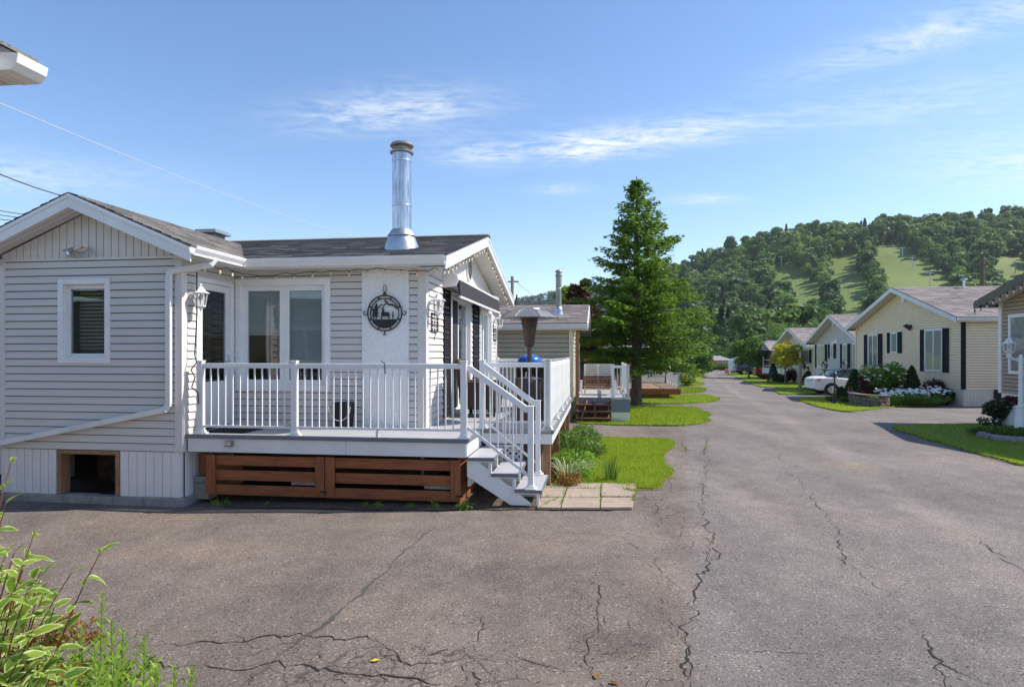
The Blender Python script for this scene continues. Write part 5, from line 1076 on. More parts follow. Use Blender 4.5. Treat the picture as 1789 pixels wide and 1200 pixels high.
# ---- white porch house at the end of the row
FW = Frame(1362, 63.0, 1020); ww_ = 6.0; hw = road_house(FW, 'mobile_home', 'brown sided house with a white railed porch at the far end of the row', ww_, 10, .5, 2.9, 3.9, 'tan_siding', 'white_vinyl', 'shingle_brown', [(1350, 1356, 612, 632, 1, .2, .2)], over=.5)
pw = thing('porch', 'white railed porch with small gable roof beyond the cream house', 'porch', FW.wld(-.70, 1.0, 0), -FW.th)
mb = MB(); mb.box(0, 1.9, -.9, 2.6, -.25, 1.15); mb.build('base', M['white_vinyl'], pw)
for x, y in ((.05, -.85), (1.8, -.85), (.05, 2.5), (1.8, 2.5)): mb = MB(); mb.box(x, x + .09, y, y + .09, 1.15, 2.95); mb.build('post', M['white_vinyl'], pw)
mb = MB(); mb.prism([(-.3, -1.2, 2.95), (-.3, 2.9, 2.95), (-.3, .85, 3.75)], (2.3, 0, 0)); mb.build('roof', M['shingle_brown'], pw)
for z in (1.35, 1.95): mb = MB(); mb.box(.06, 1.9, -.87, -.83, z, z + .05); mb.box(.06, .10, -.83, 2.5, z, z + .05); mb.build('rail', M['white_vinyl'], pw)
for k in range(9): mb = MB(); mb.box(.2 + k*.18, .23 + k*.18, -.865, -.835, 1.4, 1.95); mb.build('baluster', M['white_vinyl'], pw)
# ---- tan house at the right edge
FT = Frame(2173, 10.75, 1045)
zt_ = 3.22; ht_ = road_house(FT, 'mobile_home', 'tan brown sided house with olive fascia at the right edge of the picture', 6.5, 12, .82, zt_ + .12, zt_ + .95, 'tan_siding', 'white_vinyl', 'shingle_brown', [(1766, 1860, 546, 655, 2, 0, 0)], over=.5, skirt='white_vinyl', fascia='olive_fascia', course=.1016)
tl = thing('string_lights', 'large dark bulb holders strung along the olive rake of the tan house', 'string lights', FT.wld(0, 0, 0), -FT.th); mb = MB(); bb = MB(); sl_ = .83 / 3.25
for k in range(14):
    y = 6.85 - k * .28; z = zt_ + .12 + .07 - .20 - .35*sl_ + sl_ * (6.85 - y if y > 3.25 else y + .35); mb.lathe([(.02, 0), (.022, -.06)], 8, (-.49, y, z)); bb.lathe([(.018, -.06), (.028, -.09), (.02, -.13), (.004, -.145)], 8, (-.49, y, z))
mb.build('sockets', M['black_plastic'], tl); tag(bb.build('bulbs', M['bulb_clear'], tl), kind='stuff')
# ================================================================ LEFT SIDE, BEYOND THE GREY HOUSE
F2 = Frame(998, 17.7, 1045)
h2z = F2.onD(998, 566, 0).z; W2 = 6.2
h2 = road_house(F2, 'mobile_home', 'olive sided house with steel chimney behind the patio heater', W2, 12, .55, h2z, F2.onD(960, 533, W2/2).z - .1, 'olive_siding', 'yellow_trim', 'shingle_brown', [(1009, 1012.5, 585, 690, 2, 0, 0)], over=.45, skirt='tan_siding', course=.127, side=1)
cp2 = F2.onD(976, 553, 1.2); stovepipe(h2, (cp2.x, 1.2, cp2.z + .04), .088, F2.onD(976, 476, 1.2).z - cp2.z, .25, seams=(.6,), mat='cap_metal')
mb = MB(); mb.box(.12, .22, -.12, .0, .3, h2z - .1); mb.build('downspout', M['board_wood'], h2)
d2 = thing('deck', 'small grey deck with white lattice skirt beside the olive house', 'deck', F2.wld(0, 0, 0), -F2.th)
zd2 = F2.onD(1030, 694, -.05).z; xa, xb_ = .15, F2.onD(1068, 700, -.05).x; xc, xd_ = F2.onD(1067, 700, -.25).x, F2.onD(1101, 700, -.25).x
for k in range(20): mb = MB(); mb.box(xa, xd_ - .1, -.03 + k*.2, .165 + k*.2, zd2 - .03, zd2); mb.build('deck_board', M['deck_grey'], d2)
mb = MB(); mb.box(xa, xb_, -.07, -.035, zd2 - .23, zd2 - .0); mb.build('fascia', M['deck_edge'], d2); mb = MB(); mb.box(xc, xd_, -.29, .5, .28, zd2 - .03); mb.build('corner_box', M['deck_edge'], d2)
lattice(d2, (xc + .02, -.28, 0), X1, -Y1, 0, xd_ - xc - .04, .0, .28, .055, .026, frame=.02)
railing(d2, (xc + .06, -.2), (xd_ - .06, -.2), zd2, (0, 1), h=.88, spacing=.09); railing(d2, (xd_ - .06, -.2), (xd_ - .06, 3.6), zd2, (0, .5, 1), h=.88, spacing=.12)
for k in range(3): mb = MB(); z = .12 + k*.17; mb.box(xa, xb_ - .02, -.62 + k*.16, -.45 + k*.16, z, z + .035); mb.build('step', M['step_wood'], d2)
mb = MB(); mb.box(xa, xb_, .1, .14, -.05, zd2 - .2); mb.build('skirt', M['step_wood'], d2)  # dark sheet added to paint in the blackness behind the open steps
for x in (xa, (xa + xb_) / 2, xb_ - .1): mb = MB(); mb.prism([(x, -.64, -.02), (x, -.05, -.02), (x, -.05, .6), (x, -.12, .6)], (.05, 0, 0)); mb.build('stringer', M['step_wood'], d2)
mb = MB(); mb.beam((xa + .1, -.66, -.05), (xa + .3, -.16, .6), .03, .03); mb.build('loose_stick', M['board_wood'], d2)
sc = thing('privacy_screen', 'white slatted privacy screen at the back of the small deck', 'screen', F2.wld(F2.onD(1022, 640, 1.6).x, 1.6, zd2), -F2.th); sw_ = F2.onD(1068, 640, 1.6).x - F2.onD(1022, 640, 1.6).x; st_ = F2.onD(1040, 636, 1.6).z - zd2; sb0 = F2.onD(1040, 662, 1.6).z - zd2
for x in (0, sw_/2, sw_): mb = MB(); mb.box(x - .025, x + .025, -.025, .025, 0, st_); mb.build('post', M['white_vinyl'], sc)
for k in range(9): z = sb0 + (st_ - sb0) * k / 8.5; mb = MB(); mb.box(0, sw_, -.012, .012, z, z + .03); mb.build('slat', M['white_vinyl'], sc)
bn = thing('garden_swing', 'brown slatted bench with white frame on the small deck', 'bench', F2.wld(F2.onD(1045, 660, 1.1).x, 1.1, zd2), -F2.th)
for k in range(6): mb = MB(); mb.box(-.45, .45, .18 + .012*k, .21 + .012*k, .26 + k*.05, .30 + k*.05); mb.build('slat', M['step_wood'], bn)
mb = MB(); mb.box(-.45, .45, -.25, .2, .22, .25); mb.build('seat', M['step_wood'], bn)
for s in (-1, 1): mb = MB(); mb.box(s*.5 - .03, s*.5 + .03, -.28, -.22, 0, .42); mb.box(s*.5 - .03, s*.5 + .03, .18, .24, 0, .42); mb.box(s*.5 - .03, s*.5 + .03, -.28, .24, .38, .42); mb.build('side_frame', M['white_vinyl'], bn)
# brown deck with white railings further along
F3 = Frame(1180, 29.7, 1045); z3 = F3.onD(1180, 679, 0).z
d3 = thing('deck', 'brown timber deck with white railings behind the larch trunk', 'deck', F3.wld(0, 0, 0), -F3.th)
mb = MB(); mb.box(-4.6, -.25, .15, 5, -.1, z3 - .25); mb.build('skirt', M['cedar'], d3); mb = MB(); mb.box(-4.6, .25, .0, .12, z3 - .28, z3 - .03); mb.box(.12, .25, .121, 5.4, z3 - .28, z3 - .03); mb.build('rim_board', M['cedar'], d3, bevel=.01)
for k in range(36): mb = MB(); mb.box(-4.6, .26, .0 + k*.15, .14 + k*.15, z3 - .03, z3); mb.build('deck_board', M['board_wood'], d3)
railing(d3, (-4.4, .15), (.15, .15), z3, (0, .45, 1), h=.85, spacing=.13, bal=.025); railing(d3, (.15, .15), (.15, 5.2), z3, (0, .5, 1), h=.85, spacing=.13, bal=.025)
F4 = Frame(1120, 36, 1045)
h4 = road_house(F4, 'mobile_home', 'red brown house hidden behind the larch and the brown deck', 6, 9, .5, 2.6, 3.4, 'orange_wall', 'white_vinyl', 'shingle_brown', [(1128, 1134, 600, 640, 1, 0, 0)], side=1)
# posts and sheds seen past the deck
for k, (px_, y1, y2, lab) in enumerate(((1207, 648, 668, 'short white post beside the yellow flowering shrub'), (1188, 640, 672, 'white gate post at the corner of the brown deck'))):
    g_ = G(px_, y2); pt_ = thing('white_post', lab, 'post', g_); hh = (y2 - y1) * g_.y / FPX; mb = MB(); mb.box(-.05, .05, -.05, .05, 0, hh); mb.build('shaft', M['white_vinyl'], pt_); mb = MB(); mb.lathe([(.08, hh), (.08, hh + .04), (.01, hh + .09)], 4, rot=.785); mb.build('cap', M['white_vinyl'], pt_)
# utility pole and wires
up = thing('utility_pole', 'grey utility pole beyond the olive house roof, left of the chimney', 'pole', (AT(895, 500, 48).x, 48, -.6)); ph_ = AT(895, 483, 48).z + .6
mb = MB(); mb.tube([(0, 0, 0), (0, 0, ph_)], [.16, .12], 10); mb.build('shaft', M['wood_grey'], up); mb = MB(); mb.beam((-.35, 0, ph_ - .4), (.5, 0, ph_ - .4), .08, .1); mb.build('crossarm', M['wood_grey'], up)
mb = MB(); mb.tube([(.25, -.1, ph_ - 2.2), (.35, -.1, ph_ - 1.4)], .06, 8); mb.build('bracket', M['dark_metal'], up)
def wire(label, a, b, rad, mat, sag=.3):
    a, b = Vector(a), Vector(b); mb = MB(); mb.tube([a.lerp(b, k/24) - ZV * sag * 4 * (k/24) * (1 - k/24) for k in range(25)], rad, 5); o = mb.build('overhead_wire', M[mat]); return tag(o, label, 'wire')
wire('pale overhead wire slanting across the sky down to the grey roof', AT(-60, 155, 9), AT(668, 424, 26), .006, 'wire_pale', .25)
wire('thick dark service cable running to the grey gable roof', AT(-60, 278, 11), AT(112, 343, 14), .012, 'wire', .05)
for k, (y0, y1, lab) in enumerate(((357, 377, 'top one of three close dark wires behind the left gable'), (366, 383, 'middle one of three close dark wires behind the left gable'), (376, 388, 'lowest one of three close dark wires behind the left gable'))): wire(lab, AT(-60, y0, 15), AT(60, y1, 20), .012, 'wire', .02)
wire('thin wire from the far pole down behind the olive house', (AT(895, 487, 48)), AT(945, 525, 40), .012, 'wire', .05)
# ================================================================ FAR BUILDINGS
def simple_house(label, px0, px1, yb, ye, yr, Y, mat, roofm, wins=(), name='house', depth=9, hip=.12):
    a, b = AT(px0, yb, Y), AT(px1, yb, Y); w = b.x - a.x; e = AT(px0, ye, Y).z; r_ = AT(px0, yr, Y).z; g0 = min(a.z, e - 2.2) - 1.0
    t = thing(name, label, 'house', (a.x, Y, g0)); mb = MB(); mb.box(0, w, 0, depth, 0, e - g0); mb.build('wall', M[mat], t)
    z, p = e - g0, r_ - g0; o = .5; mb = MB(); mb.add([(-o, -o, z), (w + o, -o, z), (w + o, depth + o, z), (-o, depth + o, z), (w*hip, depth/2, p), (w*(1 - hip), depth/2, p)], [(0, 1, 5, 4), (1, 2, 5), (2, 3, 4, 5), (3, 0, 4), (3, 2, 1, 0)]); mb.build('roof', M[roofm], t)
    for x0, x1, z0, z1 in wins:
        mb = MB(); mb.box(w*x0, w*x1, -.06, .0, z*z0, z*z1); f = mb.build('window', M['white_vinyl'], t); mb = MB(); mb.box(w*x0 + .08, w*x1 - .08, -.08, -.062, z*z0 + .08, z*z1 - .08); mb.build('pane', M['car_glass'], f)
    return t
simple_house('long orange bungalow with pale roof at the end of the road', 1218, 1276, 650, 629.5, 621.5, 112, 'orange_wall', 'shingle_pale', ((.36, .46, .66, .92), (.60, .76, .60, .92), (.83, .92, .66, .92)), depth=9, hip=.06)
simple_house('small white house on the slope above the orange bungalow', 1239, 1262, 612, 601, 596, 185, 'white_vinyl', 'shingle_pale', ((.5, .62, .5, .9), (.75, .88, .5, .9)), depth=8)
simple_house('pale house half lost in trees high above the orange bungalow', 1230, 1246, 586, 580, 577, 230, 'white_vinyl', 'shingle_pale', ((.2, .5, .5, .9),), depth=7)
# bins and trailer by the far bend
for px_, y1, y2, w_, m_, lab in ((1270, 644.5, 652, .35, 'pink_plastic', 'pink plastic bin at the far bend of the road'), (1281, 645, 652, .5, 'purple_plastic', 'dark purple plastic bin at the far bend of the road')):
    g_ = G(px_, y2); t = thing('wheelie_bin', lab, 'bin', g_); h_ = (y2 - y1) * g_.y / FPX; mb = MB(); mb.lathe([(w_*.8, 0), (w_, h_*.9)], 4, rot=.785); mb.build('body', M[m_], t); mb = MB(); mb.lathe([(w_*1.06, h_*.9), (w_*1.06, h_*.94), (w_*.6, h_)], 4, rot=.785); mb.build('lid', M[m_], t)
g_ = G(1322, 656); tr_ = thing('travel_trailer', 'white box trailer parked behind the red vehicle', 'trailer', (g_.x, g_.y + 4, g_.z), -FW.th)
mb = MB(); mb.prism([(-1.6, 0, .4), (4.2, 0, .4), (4.2, 0, 2.3), (-1.2, 0, 2.3), (-1.6, 0, 1.8)], (0, 2.2, 0)); mb.build('body', M['white_vinyl'], tr_, bevel=.1); mb = MB(); mb.box(-.6, .6, -.02, 0, 1.2, 1.8); mb.build('window', M['car_glass'], tr_); 
for x in (.8, 1.7): mb = MB(); mb.tube([(x, -.05, .32), (x, .18, .32)], .32, 16); mb.build('wheel', M['rubber'], tr_)
# ================================================================ VEHICLES
def car(label, loc, rz, paint, kind='sedan', sc=1.0, trunk_plate=True):
    """lofted body; x = length (rear at 0), y = width, z up"""
    t = thing('parked_car', label, 'car', loc, rz); t.scale = (sc, sc, sc)
    if kind == 'sedan':
        prof = [(0.0, .42, .86, .70), (.06, .30, .96, .80), (.25, .24, 1.04, .86), (.7, .22, 1.07, .89), (1.1, .22, 1.06, .90), (1.9, .22, 1.00, .91), (2.9, .22, .98, .91), (3.4, .22, .96, .91), (4.0, .24, .88, .87), (4.5, .28, .74, .80), (4.72, .36, .62, .64)]
        cab = [(.75, 1.05, .60), (1.30, 1.42, .58), (1.75, 1.51, .57), (2.4, 1.53, .58), (2.8, 1.47, .58), (3.5, .98, .66)]
        wx, L = (.98, 3.72), 4.72
    else:
        prof = [(0.0, .50, 1.05, .78), (.05, .38, 1.10, .84), (.3, .32, 1.12, .88), (1.5, .30, 1.10, .90), (2.9, .30, 1.08, .90), (3.5, .32, 1.04, .88), (4.0, .34, .98, .84), (4.3, .42, .85, .72)]
        cab = [(.10, 1.08, .72), (.28, 1.66, .64), (.8, 1.72, .64), (2.2, 1.72, .64), (2.6, 1.66, .65), (3.3, 1.08, .72)]
        wx, L = (.85, 3.35), 4.3
    def sect(x, z0, z1, hw):
        zm = z0 + (z1 - z0) * .55
        return [(x, -hw*.86, z0), (x, -hw*.97, z0 + .08), (x, -hw, zm), (x, -hw*.985, z1 - .10), (x, -hw*.93, z1 - .02), (x, -hw*.55, z1 + .015), (x, 0, z1 + .02), (x, hw*.55, z1 + .015), (x, hw*.93, z1 - .02), (x, hw*.985, z1 - .10), (x, hw, zm), (x, hw*.97, z0 + .08), (x, hw*.86, z0)]
    mb = MB(); S = [sect(*p) for p in prof]; k = len(S[0]); mb.add([p for s in S for p in s], [(i*k + j, i*k + j + 1, (i+1)*k + j + 1, (i+1)*k + j) for i in range(len(S)-1) for j in range(k-1)] + [tuple(range(k-1, -1, -1)), tuple(range((len(S)-1)*k, len(S)*k))] + [(i*k, (i+1)*k, (i+1)*k + k - 1, i*k + k - 1) for i in range(len(S)-1)])
    o = mb.build('body', M[paint], t, True); o.modifiers.new('sub', 'SUBSURF').levels = 1; o.modifiers['sub'].render_levels = 2
    mb = MB(); z_at = lambda x: np.interp(x, [p[0] for p in prof], [p[2] for p in prof]); hw_at = lambda x: np.interp(x, [p[0] for p in prof], [p[3] for p in prof]); S = []
    for x, z, hw in cab: zb = z_at(x) - .03; S.append([(x, -hw_at(x)*.90, zb), (x, -hw - .02, (zb + z)/2 + .05), (x, -hw, z - .05), (x, -hw*.8, z), (x, 0, z + .015), (x, hw*.8, z), (x, hw, z - .05), (x, hw + .02, (zb + z)/2 + .05), (x, hw_at(x)*.90, zb)])
    k = 9; mb.add([p for s in S for p in s], [(i*k + j, i*k + j + 1, (i+1)*k + j + 1, (i+1)*k + j) for i in range(len(S)-1) for j in range(k-1)]); g_ = mb.build('greenhouse', M['car_glass'], t, True)
    mb = MB(); rows = [s for s, c in zip(S, cab) if c[1] > (1.30 if kind == 'sedan' else 1.5)]
    k2 = 5; rr = [[Vector(p) + ZV*.012 for p in s[2:7]] for s in rows]; mb.add([p for s in rr for p in s], [(i*k2 + j, i*k2 + j + 1, (i+1)*k2 + j + 1, (i+1)*k2 + j) for i in range(len(rr)-1) for j in range(k2-1)]); mb.build('roof_panel', M['car_glass' if kind == 'sedan' else paint], t, True)
    for s in (-1, 1):
        for idx in (1, 3): mb = MB(); p0 = Vector(S[idx][1 if s < 0 else 7]); p1 = Vector(S[idx][2 if s < 0 else 6]); b_ = Vector(S[idx][0 if s < 0 else 8]); mb.tube([b_, p0 + Vector((0, s*.012, 0)), p1 + Vector((0, s*.012, 0))], .03, 6); mb.build('pillar', M[paint], t)
    for s in (-1, 1):
        for x in wx:
            y = s * (.80 if kind == 'sedan' else .78); mb = MB(); mb.tube([(x, y - s*.10, .33), (x, y - s*.09, .33), (x, y + s*.09, .33), (x, y + s*.11, .33)], [.31, .335, .335, .30], 22); w_ = mb.build('wheel', M['rubber'], t, True)
            mb = MB(); mb.tube([(x, y + s*.10, .33), (x, y + s*.118, .33)], [.23, .21], 18)
            for q in range(5): a = q*1.2566; mb.beam((x, y + s*.122, .33), (x + .21*math.cos(a), y + s*.122, .33 + .21*math.sin(a)), .05, .02, (0, 1, 0))
            mb.build('rim', M['chrome'], w_)
            mb = MB(); pts = [(x + .40*math.cos(a), .33 + .40*math.sin(a)) for a in [k_*math.pi/10 - .12 for k_ in range(13)]]; mb.prism([(px_, s*(hw_at(x) + .004), pz_) for px_, pz_ in pts], (0, -s*.25, 0)); mb.build('wheel_arch', M['black_plastic'], t)
        zz = .80 if kind == 'sedan' else .92
        mb = MB(); hw = .78
        mb.prism([(-.012, s*.50, zz + .02), (-.008, s*.50, zz + .11), (.10, s*(hw + .03), zz + .13), (.34, s*(hw + .10), zz + .15), (.40, s*(hw + .11), zz + .08), (.10, s*(hw + .05), zz - .02)], (.04, -s*.02, 0)); mb.build('tail_light', M['tail_red'], t, bevel=.01)
        mb = MB(); mb.box(2.9, 3.05, s*.95 - .07, s*.95 + .07, 1.0, 1.12); mb.build('mirror', M[paint], t, bevel=.03)
    mb = MB(); mb.box(-.03, .02, -.18, .18, .78 if kind == 'sedan' else .7, .92 if kind == 'sedan' else .82); mb.build('plate', M['plate'], t); mb = MB(); mb.box(-.01, .30, -.74, .74, .24, .38); mb.build('lower_bumper', M['black_plastic'], t, bevel=.05)
    return t
g_ = G(1416, 690); car('white sedan with red tail lights parked beside the stone edged flower bed', (g_.x + .1, g_.y + .5, float(gz(g_.x, g_.y))), math.radians(-6), 'car_white', sc=.98)
g_ = G(1315.5, 659.5); car('red compact vehicle peeking out from behind the white porch', (g_.x + .2, g_.y + .2, g_.z), math.radians(-8), 'car_red', 'suv', .95)
g_ = G(1308, 657); car('dark blue vehicle parked behind the red one', (g_.x + .2, g_.y + 5, g_.z), math.radians(-8), 'car_blue', 'suv', 1.05)
# ================================================================ LAMP POSTS
def lamp_post(label, loc, h, mat, heads, s, base_r=.10, shaft=.045):
    t = thing('lamp_post', label, 'lamp post', loc); m = M[mat]; mb = MB(); mb.lathe([(base_r*1.3, 0), (base_r*1.25, .04), (base_r, .10), (base_r*.75, h*.28), (base_r*.85, h*.285), (base_r*.8, h*.30), (shaft, h*.31), (shaft*.8, h*.80), (shaft*.5, h*.83)], 14); mb.build('shaft', m, t, True)
    for k, a in enumerate(heads):
        d = Vector((math.cos(a), math.sin(a), 0)); r_ = .26 * s; mb = MB(); mb.tube([Vector((0, 0, h*.80)), d*r_*.5 + ZV*(h*.80 - .06*s), d*r_ + ZV*(h*.80), d*r_ + ZV*(h*.82 + .02*s)], .016*s, 7); mb.tube([d*r_*(.25 + .10*math.cos(q)) + ZV*(h*.80 - .09*s + .05*s*math.sin(q)) for q in [i*.6 for i in range(9)]], .009*s, 6); mb.build('arm', m, t); head_parts(t, d*r_ + ZV*(h*.82 + .20*s), s, m)
    return t
g_ = G(1784, 760); lamp_post('white ornamental lamp post with lantern heads on the tan house lawn', g_, AT(1784, 590, g_.y).z - g_.z, 'white_metal', (math.pi - .15, -.1, math.pi/2), 1.12, .14, .06)
g_ = G(1458, 706); lamp_post('black double lantern lamp post at the corner of the flower bed', (g_.x, g_.y, g_.z), AT(1458, 640, g_.y).z - g_.z, 'dark_metal', (math.pi, 0), 1.55, .07, .035)
g_ = G(1398, 683.5); wp = thing('wooden_post', 'weathered wooden post with a small lamp arm standing on the strip of grass', 'post', g_); h_ = AT(1398, 633, g_.y).z - g_.z; mb = MB(); mb.lathe([(.13, 0), (.11, .3), (.10, h_)], 9); mb.build('shaft', M['wood_grey'], wp); mb = MB(); mb.tube([(0, 0, h_*.9), (.15, 0, h_*1.0), (.28, 0, h_*.95)], .02, 6); mb.lathe([(.02, h_*.95), (.09, h_*.9), (.08, h_*.82), (.02, h_*.8)], 8, (.28, 0, 0)); mb.build('lamp_arm', M['dark_metal'], wp)
# ================================================================ VEGETATION
def diamonds(c, size, g, flat=None, asp=.5, up=0.0):
    """leaf-sized diamond faces at centres c; flat = preferred normal"""
    n = len(c); a = g.normal(size=(n, 3)); a /= np.linalg.norm(a, axis=1)[:, None] + 1e-9
    nr = g.normal(size=(n, 3))
    if flat is not None: nr = nr * .55 + flat
    nr -= (nr * a).sum(1)[:, None] * a; nr /= np.linalg.norm(nr, axis=1)[:, None] + 1e-9; b = np.cross(nr, a)
    s = (size * g.uniform(.6, 1.35, n))[:, None] if np.isscalar(size) else size[:, None]
    v = np.stack([c - a*s, c + b*s*asp, c + a*s, c - b*s*asp], 1).reshape(-1, 3); return v, np.arange(4*n).reshape(n, 4)
def crown_points(g, n, lobes, shell=.55):
    """points in the outer shells of ellipsoid lobes [(cx,cy,cz,rx,ry,rz)]"""
    L = np.array(lobes, float); vol = L[:, 3] * L[:, 4] + L[:, 3] * L[:, 5]; k = g.choice(len(L), n, p=vol / vol.sum()); d = g.normal(size=(n, 3)); d /= np.linalg.norm(d, axis=1)[:, None]
    r = (shell + (1 - shell) * g.uniform(0, 1, n) ** .6) * g.uniform(.88, 1.1, n); return L[k, :3] + d * L[k, 3:] * r[:, None], d
def lobes_for(g, h0, h1, R, n, taper=.35, squash=.8):
    out = [(0, 0, (h0 + h1) / 2, R * .62, R * .62, (h1 - h0) * .42)]
    for k in range(n):
        t = g.uniform(0, 1); z = h0 + (h1 - h0) * (.12 + .80 * t); env = R * math.sqrt(max(.06, 1 - ((t - .40) / .66) ** 2)); a = g.uniform(0, 6.283) + k * 2.4; q = env * g.uniform(.45, .78); r = R * g.uniform(.26, .44) * (1 - taper * t)
        out.append((q * math.cos(a), q * math.sin(a), z, r, r, r * squash))
    return out
def leafy_mesh(name, seed, lobes, n, size, mat, flat_out=True, asp=.55, shell=.55):
    g = np.random.default_rng(seed); c, d = crown_points(g, n, lobes, shell); v, f = diamonds(c, size, g, d * .9 + np.array([0, 0, .35]) if flat_out else None, asp); return big(name, v, f, M[mat], 'mesh')
def trunk_mesh(name, seed, h, r, mat='bark', limbs=5, spread=1.0, h0=.35):
    r2 = random.Random(seed); mb = MB(); mb.tube([(0, 0, -.1), (r*.1, 0, h*.3), (-r*.3, r*.3, h*.65), (0, 0, h)], [r*1.25, r*.9, r*.65, r*.25], 9)
    for k in range(limbs):
        a = k * 2.4 + r2.random(); z = h * (h0 + .5 * k / max(1, limbs)); l = spread * r2.uniform(.6, 1); d = Vector((math.cos(a), math.sin(a), 0)); mb.tube([(0, 0, z), d*l*.5 + ZV*(z + l*.35), d*l + ZV*(z + l*.6)], [r*.45, r*.3, r*.1], 6)
    return mb.mesh(name, M[mat], True)
def tree(label, loc, h, R, mat, seed, h0=.25, n=5000, size=.12, trunk_r=.12, group=None, name='tree', lob=14, bark='bark', asp=.55, squash=.8, taper=.35):
    t = thing(name, label, 'tree', loc, 0, group); g = np.random.default_rng(seed); link('trunk', trunk_mesh('trunk', seed, h*.8, trunk_r, bark, 6, R*.7), t)
    link('crown', leafy_mesh('crown', seed, lobes_for(g, h*h0, h, R, lob, taper, squash), n, size, mat, asp=asp), t); return t
def shrub(label, loc, w, h, mat, seed, n=2500, size=.05, lob=9, name='shrub', cat='shrub', flowers=None, fn=120, fs=.05, asp=.5, group=None, dy=None):
    t = thing(name, label, cat, loc, 0, group); g = np.random.default_rng(seed); dy = dy or w
    L = [(0, 0, h*.5, w*.42, dy*.42, h*.45)] + [(w*.30*math.cos(k*2.4), dy*.30*math.sin(k*2.4), h*g.uniform(.3, .75), w*g.uniform(.16, .26), dy*g.uniform(.16, .26), h*g.uniform(.2, .28)) for k in range(lob)]
    link('foliage', leafy_mesh('foliage', seed, L, n, size, mat, asp=asp, shell=.4), t)
    mb = MB()
    for k in range(6): a = k*1.05; mb.tube([(0, 0, -.02), (w*.1*math.cos(a), dy*.1*math.sin(a), h*.3), (w*.25*math.cos(a), dy*.25*math.sin(a), h*.65)], [.02, .014, .006], 5)
    mb.build('stems', M['bark'], t)
    if flowers:
        c, d = crown_points(g, fn, L, .97); k = (d[:, 2] > -.15); c, d = c[k], d[k]; bl = MB()
        for p, q in zip(c, d): bl.lathe([(fs*.2, -fs*.4), (fs*.9, -fs*.15), (fs, .1*fs), (fs*.6, fs*.45), (.004, fs*.55)], 7, Vector(p) + Vector(q) * fs * .6)
        tag(bl.build('flowers', M[flowers], t), kind='stuff')
    return t
# ---------------------------------------------------------------- larch by the small deck
def larch():
    b = G(1112, 708); H = AT(1110, 308, b.y).z - b.z; t = thing('larch_tree', 'tall feathery larch with dark trunk standing on the second lawn', 'tree', b); t.scale = (1.12, 1.08, 1.0); g = np.random.default_rng(11)
    mb = MB(); mb.lathe([(.27, -.1), (.22, .05), (.19, .3), (.17, 1.2), (.13, H*.45), (.07, H*.75), (.012, H)], 12); mb.build('trunk', M['bark'], t, True)
    br = MB(); C = []; S = []; Nn = []
    z = H * .165; k = 0; ang = 0.6
    while z < H * .985:
        u = (z - H*.10) / (H * .90); env = 3.0 * (1 - u) ** .86 * (1 if u > .10 else .86 + 1.4*u) + .03; env *= (1.0 + .20 * max(0, 1 - u / .6)) * (1 if u > .12 else .72 + 2.3*u)
        m = 6 if u < .6 else 5
        for j in range(m):
            a = ang + j * 6.283 / m + g.uniform(-.35, .35); side = 1.0 + .10 * math.cos(a); L = min(2.0 + 3.2*u if u < .25 else 2.8, env * g.uniform(.62, 1.12) * side); d = np.array([math.cos(a), math.sin(a), 0.0]); lift = (.12 + .50 * u) * L * g.uniform(.6, 1.4); droop = (.30 - .25*u) * L * g.uniform(.6, 1.3)
            P = []
            for i in range(7): q = i / 6; P.append(np.array([0, 0, z]) + d * L * q + np.array([0, 0, lift * q - droop * q * q * (1.0) + .10 * L * max(0, q - .7) * 2]))
            br.tube([tuple(p) for p in P], [max(.006, .035 * (1 - u) * (1 - i / 7)) for i in range(7)], 5, cap=False)
            ns = max(6, int(L * 13)); sd = np.array([-d[1], d[0], 0])
            for s_ in range(ns):
                q = .12 + .88 * (s_ + g.uniform(0, 1)) / ns; p = np.array([np.interp(q, np.linspace(0, 1, 7), [pp[i] for pp in P]) for i in range(3)]); l2 = (.26 + .46 * (1 - q)) * min(1.0, L * .55 + .08) * g.uniform(.6, 1.2); sg_ = 1 if s_ % 2 else -1
                dr = d * .75 + sd * sg_ * g.uniform(.5, 1.1); dr /= np.linalg.norm(dr); nn = max(6, int(l2 * 40))
                qq = g.uniform(0, 1, nn); c = p + dr * l2 * qq[:, None] + np.stack([g.normal(0, .03, nn), g.normal(0, .03, nn), -.25 * l2 * qq**2 - np.abs(g.normal(0, .07, nn))], 1); C.append(c); S.append(np.tile(dr, (nn, 1)))
        z += (.23 if u < .65 else .17) * H / 8.9 * g.uniform(.8, 1.2); ang += 1.1; k += 1
    C = np.concatenate(C); D = np.concatenate(S); n = len(C); a = D * 1.0 + g.normal(0, .55, (n, 3)); a /= np.linalg.norm(a, axis=1)[:, None]; b_ = np.cross(a, g.normal(size=(n, 3))); b_ /= np.linalg.norm(b_, axis=1)[:, None] + 1e-9
    s = g.uniform(.05, .105, n)[:, None]; v = np.stack([C - a*s, C + b_*s*.34, C + a*s, C - b_*s*.34], 1).reshape(-1, 3)
    big('needles', v, np.arange(4*n).reshape(n, 4), M['larch_leaf'], t); br.build('branches', M['bark'], t); return n
n_l = larch()
